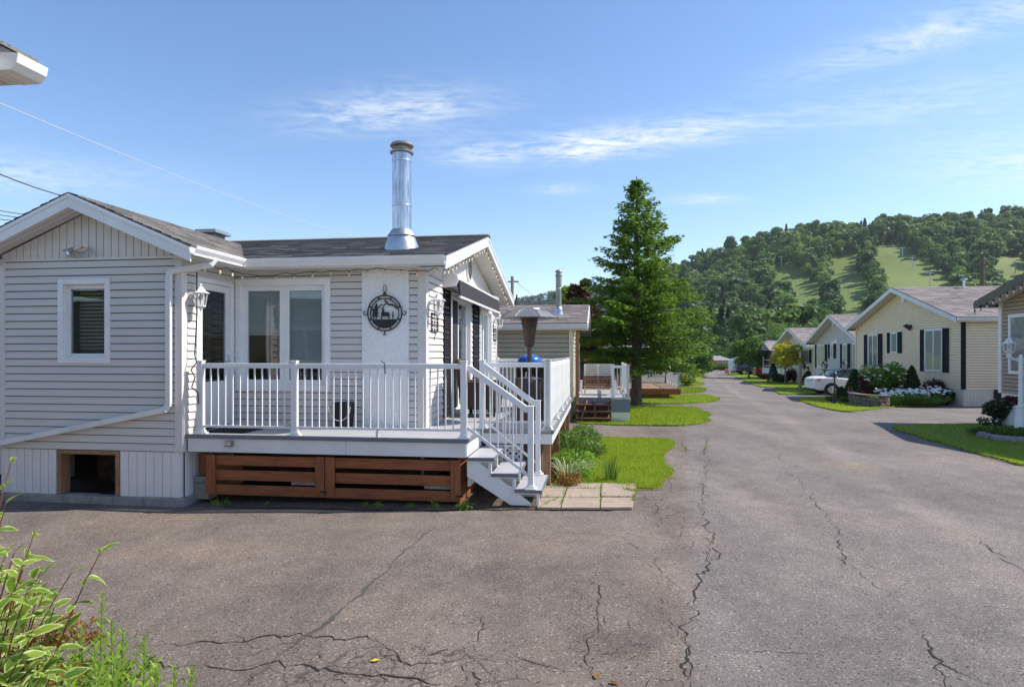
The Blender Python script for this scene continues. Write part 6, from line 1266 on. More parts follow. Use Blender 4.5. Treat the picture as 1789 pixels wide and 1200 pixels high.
# ---------------------------------------------------------------- left side shrubs and trees
def at_g(px, py): return G(px, py)
tree('green leafed tree behind the olive house chimney', (AT(992, 600, 33).x, 33, -.4), AT(990, 497, 33).z + .6, 1.2, 'bright_leaf', 31, .3, 5000, .10, .1)
tree('dark red leafed tree behind the olive house', (AT(1017, 600, 29).x, 29, -.3), AT(1017, 486, 29).z + .4, 1.0, 'red_leaf', 32, .3, 4500, .10, .1)
tree('dark green tree filling the gap left of the larch', (AT(1045, 600, 40).x, 40, -.5), AT(1045, 545, 40).z + .6, 2.4, 'green_leaf', 33, .15, 6000, .13, .14)
tree('golden green bush at the end of the left verge', G(1219, 656), 2.6, 1.1, 'maple_gold', 34, .05, 3000, .10, .08)
tree('broad green tree behind the brown deck', (AT(1165, 600, 55).x, 55, -.7), AT(1160, 590, 55).z + .9, 3.0, 'bright_leaf', 35, .2, 6000, .15, .16)
tree('rounded green tree right of the larch near the far road end', (AT(1207, 600, 74).x, 74, -.85), AT(1207, 603, 74).z + 1, 3.2, 'green_leaf', 36, .1, 5000, .18, .16)
shrub('yellow flowering shrub beside the brown deck corner', G(1199, 674), 1.5, 1.0, 'bright_leaf', 41, 2500, .06, flowers='yellow_flower', fn=90, fs=.05)
shrub('dark red shrub at the far end of the left verge', G(1213, 660), 1.5, 1.1, 'red_leaf', 42, 2000, .08)
shrub('pink flowering shrub beyond the dark red one', G(1219, 654), 1.6, 1.0, 'green_leaf', 43, 1800, .08, flowers='pink_flower', fn=70, fs=.08)
sp_ = F1.wld(5.05, 3.9); shrub('low spreading green shrub under the far end of the deck railing', (sp_.x, sp_.y, 0), 1.0, .58, 'shrub_leaf', 44, 5200, .026, dy=2.2)
sp_ = F1.wld(5.05, 2.2); shrub('low yellow green shrub beside the deck fascia', (sp_.x, sp_.y, 0), .7, .42, 'weed_leaf', 45, 3600, .022, dy=1.5)
sp_ = F1.wld(5.0, 1.35); shrub('rusty dried leaved clump beside the stair foot', (sp_.x, sp_.y, .0), .40, .24, 'rust_leaf', 46, 900, .018)
def strap_plant(label, loc, n, h, w, mat, seed, lean=.5, arch=.4, name='iris_plant', spread=.12):
    t = thing(name, label, 'plant', loc); r2 = random.Random(seed)
    for k in range(n):
        a = r2.uniform(0, 6.283); b = Vector((math.cos(a), math.sin(a), 0)); p0 = b * spread * r2.random() ** .5; hh = h * r2.uniform(.65, 1.1); le = lean * hh * r2.uniform(.2, 1); sd = Vector((-b.y, b.x, 0)); tw = r2.uniform(-.5, .5); sd = (sd * math.cos(tw) + b * math.sin(tw)); mb = MB(); vs_ = []
        for i in range(7): q = i / 6; c = p0 + b * le * q ** 1.6 + ZV * (hh * q - arch * hh * max(0, q - .35) ** 2 * 1.6); ww = w * (1 - q ** 2.2) * (.6 + .4 * min(1, q * 4)) + .0008; vs_ += [c - sd * ww, c + sd * ww]
        mb.add(vs_, [(2*i, 2*i+1, 2*i+3, 2*i+2) for i in range(6)]); mb.build('leaf', M[mat], t, fix=False)
    return t
strap_plant('upright fan of dark green iris leaves on the front lawn', G(1066, 842), 34, .37, .011, 'iris_leaf', 3, .45, .05, spread=.10)
strap_plant('arching striped ornamental grass clump beside the stair foot', G(992, 848), 58, .62, .009, 'stripe_leaf', 4, .85, .75, name='ornamental_grass', spread=.12)
strap_plant('tall green strap leaved plant behind the striped grass clump', G(1003, 828), 26, .72, .012, 'iris_leaf', 5, .5, .25, name='daylily_plant', spread=.14)
def weed(label, loc, s, seed, group=None):
    t = thing('weed_tuft', label, 'weed', loc, 0, group); g = np.random.default_rng(seed); n = 130; c = np.stack([g.normal(0, .07*s, n), g.normal(0, .04*s, n), np.abs(g.normal(0, .07*s, n))], 1); v, f = diamonds(c, .022*s, g, None, .45); big('leaves', v, f, M['weed_leaf'], t)
    mb = MB()
    for k in range(4): mb.tube([(0, 0, 0), (.03*s*math.cos(k*1.6), .03*s*math.sin(k*1.6), .12*s)], .003, 4)
    mb.build('stems', M['stem_green'], t); return t
for k, (px_, py_, s_, lab) in enumerate(((810, 889, 1.3, 'bright weed tuft at the foot of the right cedar gate'), (376, 884, .9, 'small weed tuft below the left end of the left cedar gate'), (396, 883, .7, 'tiny weed tuft right of the first one under the left gate'), (466, 884, .5, 'tiny weed below the middle of the left gate'), (660, 886, .8, 'weed tuft below the left part of the right gate'), (638, 886, .6, 'small weed below the meeting stiles of the two gates'), (718, 887, .7, 'weed tuft below the middle of the right gate'), (760, 887, .9, 'weed tuft below the right end of the right gate'))):
    q = G(px_, py_); weed(lab, (q.x, q.y, road_z(q.x, q.y) + .012), s_ * .62, 60 + k, 'weeds along the cedar gates')
# grass growing in the slab joints and along the seams
g = np.random.default_rng(5); X_, Y_ = [], []
for (a, b, n) in (((943, 891), (979, 873), 30), ((992, 850), (979, 889), 60), ((1051, 850), (1049, 889), 50), ((951, 857), (1113, 858), 60), ((1105, 880), (1114, 850), 90), ((951, 847), (1114, 848), 240), ((1090, 860), (1112, 864), 110), ((945, 873), (1108, 874), 50), ((1235, 770), (1228, 800), 60), ((1190, 778), (1200, 790), 40)):
    for _ in range(n): t_ = g.uniform(); p = G(a[0] + (b[0]-a[0])*t_ + g.normal(0, 1.2), a[1] + (b[1]-a[1])*t_ + g.normal(0, .6)); X_.append(p.x); Y_.append(p.y)
X_, Y_ = np.array(X_), np.array(Y_); blades('grass', X_, Y_, gz(X_, Y_) + .03, g, .05, .006, 'blade_mat', 'tufts of grass in the joints of the path slabs')
# a few fallen leaves on the drive
for k, (px_, py_, m_, lab) in enumerate(((656, 1154, 'yellow_flower', 'bright yellow fallen leaf on the cracked asphalt'), (1042, 1183, 'rust_leaf', 'brown fallen leaf on the asphalt left of the long crack'), (1074, 1195, 'rust_leaf', 'brown fallen leaf at the bottom edge of the drive'))):
    q = G(px_, py_); mb = MB(); s_ = .022; mb.add([(-s_*1.5, 0, .004), (-.3*s_, -.8*s_, .008), (s_, -.4*s_, .012), (s_*1.5, 0, .006), (s_, .45*s_, .014), (-.3*s_, .8*s_, .009)], [(0, 1, 2, 3, 4, 5)]); o = mb.build('fallen_leaf', M[m_]); o.location = (q.x, q.y, road_z(q.x, q.y) + .004); o.rotation_euler = (0, 0, k * 1.3); tag(o, lab, 'leaf')
# ---------------------------------------------------------------- beds in front of the yellow house
def cone_cedar(label, loc, h, r, seed, mat='dark_leaf', n=4500, group=None):
    t = thing('cedar_shrub', label, 'shrub', loc, 0, group); g = np.random.default_rng(seed); u = g.uniform(0, 1, n) ** .8; a = g.uniform(0, 6.283, n); rad = r * np.sqrt(np.clip(1 - u, 0, 1)) * (1 - .35*u) * g.uniform(.8, 1.06, n) * (1 + .07*np.sin(a*5 + u*9)); c = np.stack([rad*np.cos(a), rad*np.sin(a), u*h*g.uniform(.97, 1.02, n)], 1); v, f = diamonds(c, .045, g, np.stack([np.cos(a), np.sin(a), np.full(n, .5)], 1), .45); big('foliage', v, f, M[mat], t)
    mb = MB(); mb.tube([(0, 0, -.05), (0, 0, h*.9)], [.06, .01], 7); mb.build('trunk', M['bark'], t); return t
def px_h(y0, y1, Y): return (y1 - y0) * Y / FPX
def bed(px, py): return G(px, py)
p = bed(1494, 700); cone_cedar('dark conical cedar beside the white car and the stone edging', p, px_h(645, 699, p.y), .62, 71)
p = bed(1470, 701); cone_cedar('low dark cedar left of the conical one by the lamp post', p, px_h(675, 700, p.y), .42, 72)
p = bed(1593, 705); cone_cedar('rounded dark cedar in front of the yellow wall', p, px_h(640, 705, p.y), .50, 73); 
p = bed(1543, 704); shrub('big hydrangea with white flower heads in front of the yellow house', p, 1.75, px_h(632, 704, p.y), 'bright_leaf', 74, 6500, .06, flowers='white_flower', fn=190, fs=.06, lob=14)
p = bed(1517, 704); shrub('dark red leaved shrub between cedar and hydrangea', p, .8, px_h(655, 704, p.y), 'red_leaf', 75, 1800, .06)
p = bed(1630, 706); shrub('purple leaved shrub behind the white daisies', p, 1.1, px_h(660, 706, p.y), 'red_leaf', 76, 2200, .06)
p = bed(1594, 709.5); t = shrub('wide drift of white daisies spilling over the stone edging', p, 2.7, px_h(686, 709.5, p.y), 'green_leaf', 77, 9000, .045, lob=16, name='daisy_drift', cat='flowers', dy=1.3)
g = np.random.default_rng(8); mb = MB()
for k in range(210):
    x, y = g.uniform(-1.3, 1.35), g.uniform(-.45, .62); z = .50 + .05*g.normal() + .13*(y + .45) + .04*x; s_ = .06*g.uniform(.7, 1.2); tl_ = Vector((g.normal()*.25, -.35 + g.normal()*.2, 1)).normalized(); a = tl_.orthogonal().normalized(); b = tl_.cross(a); c = Vector((x, y, max(.42, z)))
    mb.add([c + (a*math.cos(i*.785) + b*math.sin(i*.785))*s_*(1 if i % 2 else .78) for i in range(8)], [tuple(range(8))]); mb.add([c + tl_*.006 + (a*math.cos(i*1.05) + b*math.sin(i*1.05))*s_*.28 for i in range(6)], [tuple(range(6))], 1)
tag(mb.build('daisy_heads', [M['white_flower'], M['yellow_flower']], t, fix=False), kind='stuff')
p = bed(1650, 707.5); shrub('dark green leafy plant at the right end of the daisy drift', p, .9, .75, 'dark_leaf', 78, 1800, .05)
p = bed(1547, 710); shrub('bright fern green foliage hanging over the stone edging', p, 1.9, .45, 'bright_leaf', 79, 4200, .045, dy=.7, lob=12)
p = bed(1452, 702); shrub('small red flower clump at the front of the bed', p, .55, .30, 'green_leaf', 80, 800, .03, flowers='red_flower', fn=60, fs=.03)
p = bed(1480, 704); shrub('low green mound left of the stone edging', p, .7, .28, 'shrub_leaf', 81, 1200, .035)
# curved retaining wall, every block its own piece
rw = thing('retaining_wall', 'low curved wall of rough brown stone blocks around the flower bed', 'wall', G(1487, 706)); b0 = G(1487, 706); r2 = random.Random(6)
arc = [G(*q) for q in ((1486, 702), (1489, 706.5), (1500, 709), (1518, 711.5), (1536, 712.5), (1550, 712))]; arc = densify(arc, .02); L_ = [0]
for a, b in zip(arc[:-1], arc[1:]): L_.append(L_[-1] + (b - a).length)
for row in range(3):
    s_ = -.1 * (row % 2)
    while s_ < L_[-1] - .1:
        w_ = r2.uniform(.22, .34); m_ = s_ + w_/2; i = min(len(arc) - 2, max(0, int(np.searchsorted(L_, m_)) - 1)); c = arc[i] - b0; d = (arc[i+1] - arc[i]).normalized(); mb = MB(); mb.box(-w_/2 + .006, w_/2 - .006, -.10 + r2.uniform(-.012, .012), .10, 0, .135); o = mb.build('stone_block', M['stone_block'], rw, bevel=.015); o.location = (c.x, c.y, .142*row); o.rotation_euler = (0, 0, math.atan2(d.y, d.x)); s_ += w_
arc2 = densify(arc, .3)
mb = MB(); nrm = [Vector((-(arc[min(i+5, len(arc)-1)] - arc[max(i-5, 0)]).normalized().y, (arc[min(i+5, len(arc)-1)] - arc[max(i-5, 0)]).normalized().x, 0)) for i in range(len(arc))]
vs_ = []
for p_, n_ in list(zip(arc, nrm))[::6]: q = p_ - b0; vs_ += [q - n_*.15 + ZV*.43, q + n_*.15 + ZV*.43, q + n_*.15 + ZV*.475, q - n_*.15 + ZV*.475]
k_ = len(vs_) // 4; mb.add(vs_, [(4*i + j, 4*i + (j+1) % 4, 4*i + 4 + (j+1) % 4, 4*i + 4 + j) for i in range(k_ - 1) for j in range(4)]); mb.build('coping', M['stone_block'], rw)
sb_ = [G(*q) for q in ((1490, 702), (1500, 707), (1540, 710.5), (1600, 710), (1650, 707), (1668, 702), (1640, 694), (1520, 693))]; mb = MB(); mb.add([(p_.x, p_.y, float(gz(p_.x, p_.y)) + .06) for p_ in sb_], [tuple(range(len(sb_)))]); tag(mb.build('soil', M['soil'], None), kind='structure')
# tan house: flower urn, stone ring bed
p = G(1746, 745); ur = thing('flower_urn', 'dark urn of pink flowers at the corner of the tan house', 'planter', p); mb = MB(); mb.lathe([(.15, 0), (.15, .03), (.06, .07), (.05, .14), (.13, .20), (.20, .34), (.22, .40), (.19, .40)], 18); mb.build('urn', M['dark_metal'], ur, True)
g = np.random.default_rng(12); Lb = [(0, 0, .52, .33, .30, .18), (-.22, 0, .42, .20, .2, .16), (.22, .0, .46, .2, .2, .16)]; link('foliage', leafy_mesh('foliage', 13, Lb, 1800, .04, 'dark_leaf'), ur)
c, d = crown_points(g, 130, Lb, .98); k = d[:, 2] > 0; v, f = diamonds(c[k], .035, g, None, .9); big('flowers', v, f, M['pink_flower'], ur)
p = G(1728, 747); shrub('trailing white flowers at the foot of the dark urn', p, .55, .28, 'dark_leaf', 85, 500, .03, flowers='white_flower', fn=40, fs=.022)
p = G(1768, 745); pl = thing('planter_barrel', 'white ribbed planter with dark red flowers beside the urn', 'planter', p); mb = MB(); mb.lathe([(.22, 0), (.25, .5), (.27, .5), (.27, .55), (.2, .55)], 20); mb.build('barrel', M['white_vinyl'], pl); link('foliage', leafy_mesh('foliage', 14, [(0, 0, .62, .3, .3, .16)], 1200, .04, 'red_leaf'), pl)
rg = random.Random(9)
ringp = [G(*q) for q in ((1716, 766), (1728, 769.5), (1739, 771.5), (1750, 773), (1761, 774), (1772, 775), (1784, 775.5), (1796, 775))]
for k, q in enumerate(ringp):
    mb = MB(); w_ = rg.uniform(.11, .15); mb.lathe([(.02, 0), (w_*.95, .01), (w_, .05), (w_*.8, .10), (w_*.35, .125), (.01, .13)], 9, sx=1.0, sy=.7); o = mb.build('edging_stone', M['stone_round'], None, True); o.location = (q.x, q.y, float(gz(q.x, q.y)) + .03); o.rotation_euler = (0, 0, rg.uniform(-.4, .4)); tag(o, ('leftmost', 'second', 'third', 'fourth', 'fifth', 'sixth', 'seventh', 'eighth')[k] + (' grey edging stone' if k == 0 else ' grey edging stone from the left') + ' of the bed round the white lamp post', 'stone', 'edging stones of the lamp bed')
p = G(1755, 764); shrub('low green plants in the stone ringed bed', p, 1.7, .26, 'green_leaf', 86, 3000, .035, dy=.7)
# small trees by the far right houses
p = G(1372, 671); tree('small golden leaved tree in front of the cream house', p, AT(1372, 597, p.y).z - p.z, 1.55, 'maple_gold', 91, .30, 5000, .09, .07, lob=16, bark='bark_grey')
p = G(1351, 669); cone_cedar('narrow dark cedar left of the golden tree', p, px_h(632, 668, p.y), .6, 92)
p = G(1365, 669); shrub('dark green clipped shrub under the golden tree', p, 1.7, px_h(652, 669, p.y), 'dark_leaf', 93, 2000, .07)
p = G(1386, 669); shrub('dark red shrub under the right side of the golden tree', p, 1.4, px_h(640, 669, p.y), 'red_leaf', 94, 2000, .08)
p = G(1412, 672); cone_cedar('dark pointed cedar pair in front of the cream wall', p, px_h(648, 672, p.y), .75, 95)
p = G(1336, 664); shrub('small round bush on the far right lawn', p, 1.1, .75, 'red_leaf', 96, 1200, .07)
p = G(1308, 660.5); tree('round green street tree on the far right lawn', p, AT(1308, 588, p.y).z - p.z, 2.3, 'green_leaf', 97, .28, 6000, .13, .09, lob=18)
shrub('hedge clump in front of the orange bungalow', (AT(1262, 648, 106).x, 106, -1), 4, 1.15, 'green_leaf', 98, 3500, .16, dy=2); shrub('yellow green bush under the bungalow windows', (AT(1247, 648, 107).x, 107, -1), 2.2, 1.0, 'maple_gold', 99, 1500, .14, dy=2)
# ---------------------------------------------------------------- trees at the foot of the hill
foot = [(1243, 585, 150, 5.5, 'hill_leaf', 'large dark green tree left of the street tree'), (1262, 568, 160, 6.0, 'hill_leaf', 'tall olive green tree above the orange bungalow'), (1290, 606, 120, 4.5, 'green_leaf', 'dense green tree beside the orange bungalow'), (1332, 580, 170, 6.0, 'hill_leaf_light', 'pale green tree behind the street tree'), (1358, 560, 165, 5.5, 'hill_leaf_light', 'bright green poplar behind the cream house'), (1380, 574, 140, 4.5, 'hill_leaf_light', 'pale green tree above the cream house ridge'),
        (1411, 562, 155, 6.2, 'hill_leaf_light', 'broad bright green tree above the greige roof'), (1345, 588, 140, 3.6, 'hill_conifer', 'dark narrow tree left of the cream roof'), (1212, 600, 130, 4.5, 'green_leaf', 'rounded tree just right of the larch tip branches'), (1225, 570, 190, 6, 'hill_leaf', 'dark tree high behind the rounded one'), (1182, 585, 120, 5, 'green_leaf', 'mid green tree glimpsed through the right side of the larch'), (1135, 575, 110, 5.5, 'green_leaf', 'mid green tree glimpsed through the lower larch branches'), (1085, 580, 95, 5, 'bright_leaf', 'bright tree glimpsed through the left larch branches'), (1455, 552, 190, 6, 'hill_leaf', 'dark tree behind the greige roof ridge'), (1480, 556, 200, 6, 'hill_conifer', 'dark conifer between greige and yellow roofs'), (1500, 560, 180, 5, 'hill_leaf', 'dark tree touching the yellow rake')]
for k, (px_, py_, Y, R_, m_, lab) in enumerate(foot):
    b = AT(px_, 640, Y); z0 = float(ground_z(b.x, Y)) if Y < 176 else float(hill_z(b.x, Y)); h_ = AT(px_, py_, Y).z - z0; tree(lab, (b.x, Y, z0), h_, R_, m_, 200 + k, .08, 2600, .34, .3, 'trees at the foot of the hill', lob=16)
fp = thing('utility_pole', 'thin dark pole in front of the hill above the porch house', 'pole', (AT(1336, 600, 100).x, 100, -1)); mb = MB(); hh = AT(1336, 583, 100).z + 1; mb.tube([(0, 0, 0), (0, 0, hh)], [.16, .12], 8); mb.build('shaft', M['bark'], fp); mb = MB(); mb.beam((-.8, 0, hh - .5), (.8, 0, hh - .5), .1, .12); mb.build('crossarm', M['bark'], fp)
# ---------------------------------------------------------------- the wooded ski hill
RUNS = [[(1529,434),(1556,432),(1582,431),(1597,449),(1620,468),(1652,492),(1660,520),(1562,520),(1555,492),(1544,468),(1534,450)],
        [(1458,449),(1478,446),(1485,457),(1492,470),(1496,490),(1490,508),(1503,528),(1508,548),(1482,550),(1475,515),(1464,490),(1452,470)],
        [(1732,452),(1795,447),(1795,490),(1762,488),(1746,470)], [(1352,466),(1386,461),(1398,476),(1406,488),(1420,498),(1428,516),(1402,518),(1384,494),(1358,474)], [(1405,512),(1430,512),(1432,524),(1410,524)]]
g = np.random.default_rng(21); cand = []
n = 9000; Yc = 180 + (g.uniform(0, 1, n) ** .8) * 390; Xc = g.uniform(-.0, 1, n) * (Yc * .98 - 20) + 20
Zc = hill_z(Xc, Yc); pxs = CX + Xc / Yc * FPX; pys = YH - (Zc - HCAM) / Yc * FPX; hts = g.uniform(9, 19, n)
keep = (pxs > 1110) & (pxs < 1990)
clear = np.zeros(n, bool)
for P in RUNS:
    for fr in (0, .3, .6, .9):
        for sx_ in (-.3, 0, .3): clear |= inside(pxs + sx_ * hts / Yc * FPX, pys - hts * fr / Yc * FPX, P)
keep &= ~clear
order = np.argsort(Yc); cell = {}; sel = []
for i in order:
    if not keep[i]: continue
    key = (int(Xc[i] // 8.6), int(Yc[i] // 8.6)); near = any((Xc[i]-Xc[j])**2 + (Yc[i]-Yc[j])**2 < 66 for dx in (-1, 0, 1) for dy in (-1, 0, 1) for j in cell.get((key[0]+dx, key[1]+dy), ()))
    if near: continue
    cell.setdefault(key, []).append(i); sel.append(i)
protos = []
for k in range(6):
    gg = np.random.default_rng(300 + k); m_ = ('hill_leaf', 'hill_leaf', 'hill_leaf_light', 'hill_leaf', 'hill_leaf_light', 'hill_leaf')[k]
    c, d = crown_points(gg, 800, lobes_for(gg, .06, 1.0, .44, 15, .25, .9), .72); v, f = diamonds(c, .058, gg, d * 2.4 + np.array([0, 0, .5]), .85); protos.append((v, f, m_))
for k in range(2):
    gg = np.random.default_rng(310 + k); u = gg.uniform(0, 1, 380) ** .75; a = gg.uniform(0, 6.283, 380); rad = .22 * (1 - u) * gg.uniform(.55, 1.1, 380) + .01; c = np.stack([rad*np.cos(a), rad*np.sin(a), .05 + .95*u], 1); v, f = diamonds(c, .045, gg, np.stack([np.cos(a), np.sin(a), np.full(380, .6)], 1), .6); protos.append((v, f, 'hill_conifer'))
pme = [big('crown', v, f, M[m_], 'mesh') for v, f, m_ in protos]
mb = MB(); mb.tube([(0, 0, -.06), (0, 0, .75)], [.028, .008], 6); tme = mb.mesh('trunk', M['bark'])
low = lambda i: Xc[i] / Yc[i] < .42
def kind_of(i): return int(g.integers(6, 8)) if g.uniform() < (.34 if low(i) and Yc[i] < 380 else .05) else int(g.integers(0, 6))
# the 300 that show largest are things of their own
shown = sorted(sel, key=lambda i: -hts[i] / Yc[i])[:300]; shown_set = set(shown)
LAB = {0: 'broad leaved tree in the forest on the ski hill', 1: 'dark pointed conifer in the forest on the ski hill'}
for i in shown:
    k = kind_of(i); t = thing('hill_tree', LAB[1 if k > 5 else 0], 'tree', (Xc[i], Yc[i], Zc[i] - .3), g.uniform(0, 6.28), 'trees on the ski hill'); h_ = hts[i]; wd = h_ * g.uniform(.85, 1.15)
    t.scale = (wd, wd, h_); link('crown', pme[k], t); link('trunk', tme, t)
VV, FF, MI, off = [], [], [], 0
mats_f = ['hill_leaf', 'hill_leaf_light', 'hill_conifer']
for i in sel:
    if i in shown_set: continue
    k = kind_of(i); v, f, m_ = protos[k]; a = g.uniform(0, 6.28); c_, s_ = math.cos(a), math.sin(a); h_ = hts[i]; wd = h_ * g.uniform(.85, 1.15)
    vv = np.stack([(v[:, 0]*c_ - v[:, 1]*s_) * wd + Xc[i], (v[:, 0]*s_ + v[:, 1]*c_) * wd + Yc[i], v[:, 2] * h_ + Zc[i] - .3], 1); VV.append(vv); FF.append(f + off); MI.append(np.full(len(f), mats_f.index(m_))); off += len(v)
fo = big('forest', np.concatenate(VV), np.concatenate(FF), [M[m] for m in mats_f], None, np.concatenate(MI)); tag(fo, 'dense green forest covering the upper ski hill', 'forest', None, 'stuff')
# far wooded ridge on the left
n = 1500; Yf = g.uniform(900, 1330, n); Xf = (g.uniform(780, 1330, n) - CX) / FPX * Yf; Zf = far_z(Xf, Yf); VV, FF, off = [], [], 0
for x, y, z in zip(Xf, Yf, Zf):
    v, f, m_ = protos[int(g.integers(0, 4))]; s_ = g.uniform(12, 19); sub = slice(0, 4*130); vv = v[sub] * np.array([s_*1.3, s_*1.3, s_]) + np.array([x, y, z - 1]); VV.append(vv * 1.0); FF.append(f[:130] + off); off += 4*130
tag(big('forest', np.concatenate(VV), np.concatenate(FF), M['far_leaf']), 'blue green forest on the distant ridge behind the olive house', 'forest', None, 'stuff')
# ski lift towers
tow = [(1594, 449, 470, 'first'), (1625, 476, 500, 'second'), (1577, 432, 448, 'third'), (1466, 500, 530, 'fourth'), (1365, 448, 466, 'fifth'), (1735, 437, 458, 'sixth'), (1774, 455, 478, 'seventh'), (1561, 428, 446, 'eighth')]
NB = ('pale ski lift tower at the top of the widest grassy run', 'pale ski lift tower low on the widest grassy run', 'pale ski lift tower at the tree line above the widest run', 'pale ski lift tower among dark trees by the narrow left run', 'pale ski lift tower far left on the hill above the small clearing', 'pale ski lift tower at the edge of the rightmost run', 'pale ski lift tower in the middle of the rightmost run', 'pale ski lift tower in the gap between the hilltop woods')
for (px_, y0, y1, _), lab in zip(tow, NB):
    ys_ = np.linspace(200, 548, 700); zz_ = hill_z((px_ - CX) / FPX * ys_, ys_); i = np.abs(YH - (zz_ - HCAM) / ys_ * FPX - y1).argmin(); Y = ys_[i]; x = (px_ - CX) / FPX * Y; h_ = (y1 - y0) * Y / FPX
    t = thing('lift_tower', lab, 'tower', (x, Y, zz_[i]), 0, 'ski lift towers'); mb = MB(); mb.tube([(0, 0, -.5), (0, 0, h_)], [.26, .2], 8); mb.build('mast', M['galvanised'], t); mb = MB(); mb.beam((-2.2, 0, h_ - .4), (2.2, 0, h_ - .4), .22, .22); mb.build('crossarm', M['galvanised'], t)
# ---------------------------------------------------------------- foreground: variegated dogwood and weeds, bottom left
def leaf_mesh(name, fold=.25, curl=.25):
    """pointed oval leaf, green centre with cream margin; length 1 along x"""
    mb = MB(); k = 9; rows = []
    for i in range(k + 1):
        q = i / k; w = .28 * math.sin(math.pi * min(1, q ** .85)) ** .8 * (1 - .25*q) + .002; z = -curl * q * q; wi = w * (.70 + .12 * math.sin(q * 13)); rows.append([(q, -w, z + fold*w), (q, -wi, z + fold*wi), (q, 0, z), (q, wi, z + fold*wi), (q, w, z + fold*w)])
    mb.v = [p for r_ in rows for p in r_]
    for i in range(k):
        for j in range(4): mb.f.append((i*5 + j, i*5 + j + 1, i*5 + j + 6, i*5 + j + 5)); mb.m.append(1 if j in (0, 3) or i >= k - 1 else 0)
    return mb.mesh(name, [M['dogwood_green'], M['dogwood_cream']], True)
LM = [leaf_mesh('leaf', .2, .15), leaf_mesh('leaf', .35, .35), leaf_mesh('leaf', .1, .5)]
DY = 1.75
dg = thing('dogwood_shrub', 'variegated dogwood shrub with cream edged leaves at the lower left edge', 'shrub', (AT(-40, 1000, DY).x, DY, float(gz(-1.4, DY)))); r2 = random.Random(17); g0 = float(gz(-1.4, DY)); base = Vector((AT(-40, 1000, DY).x, DY, g0))
tips = [((175, 965), 1.70), ((125, 1000), 1.62), ((60, 930), 1.85), ((20, 805), 1.9), ((95, 1060), 1.60), ((30, 1010), 1.6), ((100, 1135), 1.55), ((20, 1150), 1.5), ((-20, 900), 1.8), ((45, 1085), 1.66), ((-10, 1060), 1.7), ((70, 1175), 1.58), ((10, 880), 1.72), ((60, 1010), 1.75), ((0, 960), 1.66), ((35, 1125), 1.7), ((25, 965), 1.58), ((-5, 1110), 1.56), ((75, 1040), 1.7), ((55, 1110), 1.5), ((15, 1045), 1.5), ((40, 1180), 1.62), ((90, 1100), 1.72), ((5, 1000), 1.8), ((50, 975), 1.66), ((-15, 1170), 1.5), ((30, 1075), 1.84), ((65, 1150), 1.8), ((0, 925), 1.62), ((110, 1185), 1.5)]
LEAVES = []; tips += [((r2.uniform(-30, 75), r2.uniform(960, 1200)), r2.uniform(1.5, 1.95)) for _ in range(26)]
for k, (tp, Y) in enumerate(tips):
    e = AT(*tp, Y) - base; s0 = Vector((r2.uniform(-.15, .1), r2.uniform(-.1, .1), 0)); mid = s0.lerp(e, .55) + Vector((-.10, 0, .16)); P = [s0.lerp(mid, q).lerp(mid.lerp(e, q), q) for q in [i / 14 for i in range(15)]]
    mb = MB(); mb.tube(P, [.0055 * (1 - i / 18) for i in range(15)], 6); mb.build('branch', M['stem_red'], dg)
    for i in range(5, 15):
        d = (P[min(14, i + 1)] - P[i - 1]).normalized(); big_l = .038 + .032 * (1 - (i - 5) / 12)
        for s in (-1, 1):
            if r2.random() < .12: continue
            sd = d.cross(ZV).normalized() * s; dr = (d * r2.uniform(.35, .8) + sd * r2.uniform(.3, .9) + ZV * r2.uniform(-.75, .45)).normalized(); up = (ZV + Vector((r2.uniform(-.9, .9), r2.uniform(-1.2, .5), 0))).normalized(); yv = up.cross(dr).normalized(); zv = dr.cross(yv); s_ = big_l * r2.uniform(.6, 1.35)
            LEAVES.append((Matrix.Translation(P[i]) @ Matrix((dr, yv, zv)).transposed().to_4x4() @ Matrix.Diagonal((s_, s_, s_, 1)), r2.randrange(3)))
def _vis(m):
    p_ = base + m.translation; px_, py_ = CX + p_.x / p_.y * FPX, YH - (p_.z - HCAM) / p_.y * FPX; return px_ > -10 and 700 < py_ < 1210
LEAVES.sort(key=lambda q: (not _vis(q[0]), (base + q[0].translation).y)); rest = MB()
for k, (m_, j) in enumerate(LEAVES):
    if k < 300: o = link('leaf', LM[j], dg); o.matrix_local = m_
    else:
        o_ = len(rest.v); rest.v += [tuple(m_ @ v_.co) for v_ in LM[j].vertices]
        for p_ in LM[j].polygons: rest.f.append(tuple(i_ + o_ for i_ in p_.vertices)); rest.m.append(p_.material_index)
tag(rest.build('leaves', [M['dogwood_green'], M['dogwood_cream']], dg, True, fix=False), kind='stuff')
wme = []
for k in range(2):
    mb = MB(); rows = []
    for i in range(6): q = i / 5; w = .105 * math.sin(math.pi * (q * .92 + .06)) + .003; rows += [(q, -w, -.3*q*q + .02), (q, 0, -.3*q*q), (q, w, -.3*q*q + .02)]
    mb.v = rows; 
    for i in range(5):
        for j in range(2): mb.f.append((i*3 + j, i*3 + j + 1, i*3 + j + 4, i*3 + j + 3)); mb.m.append(0)
    wme.append(mb.mesh('leaf', M['weed_leaf'], True))
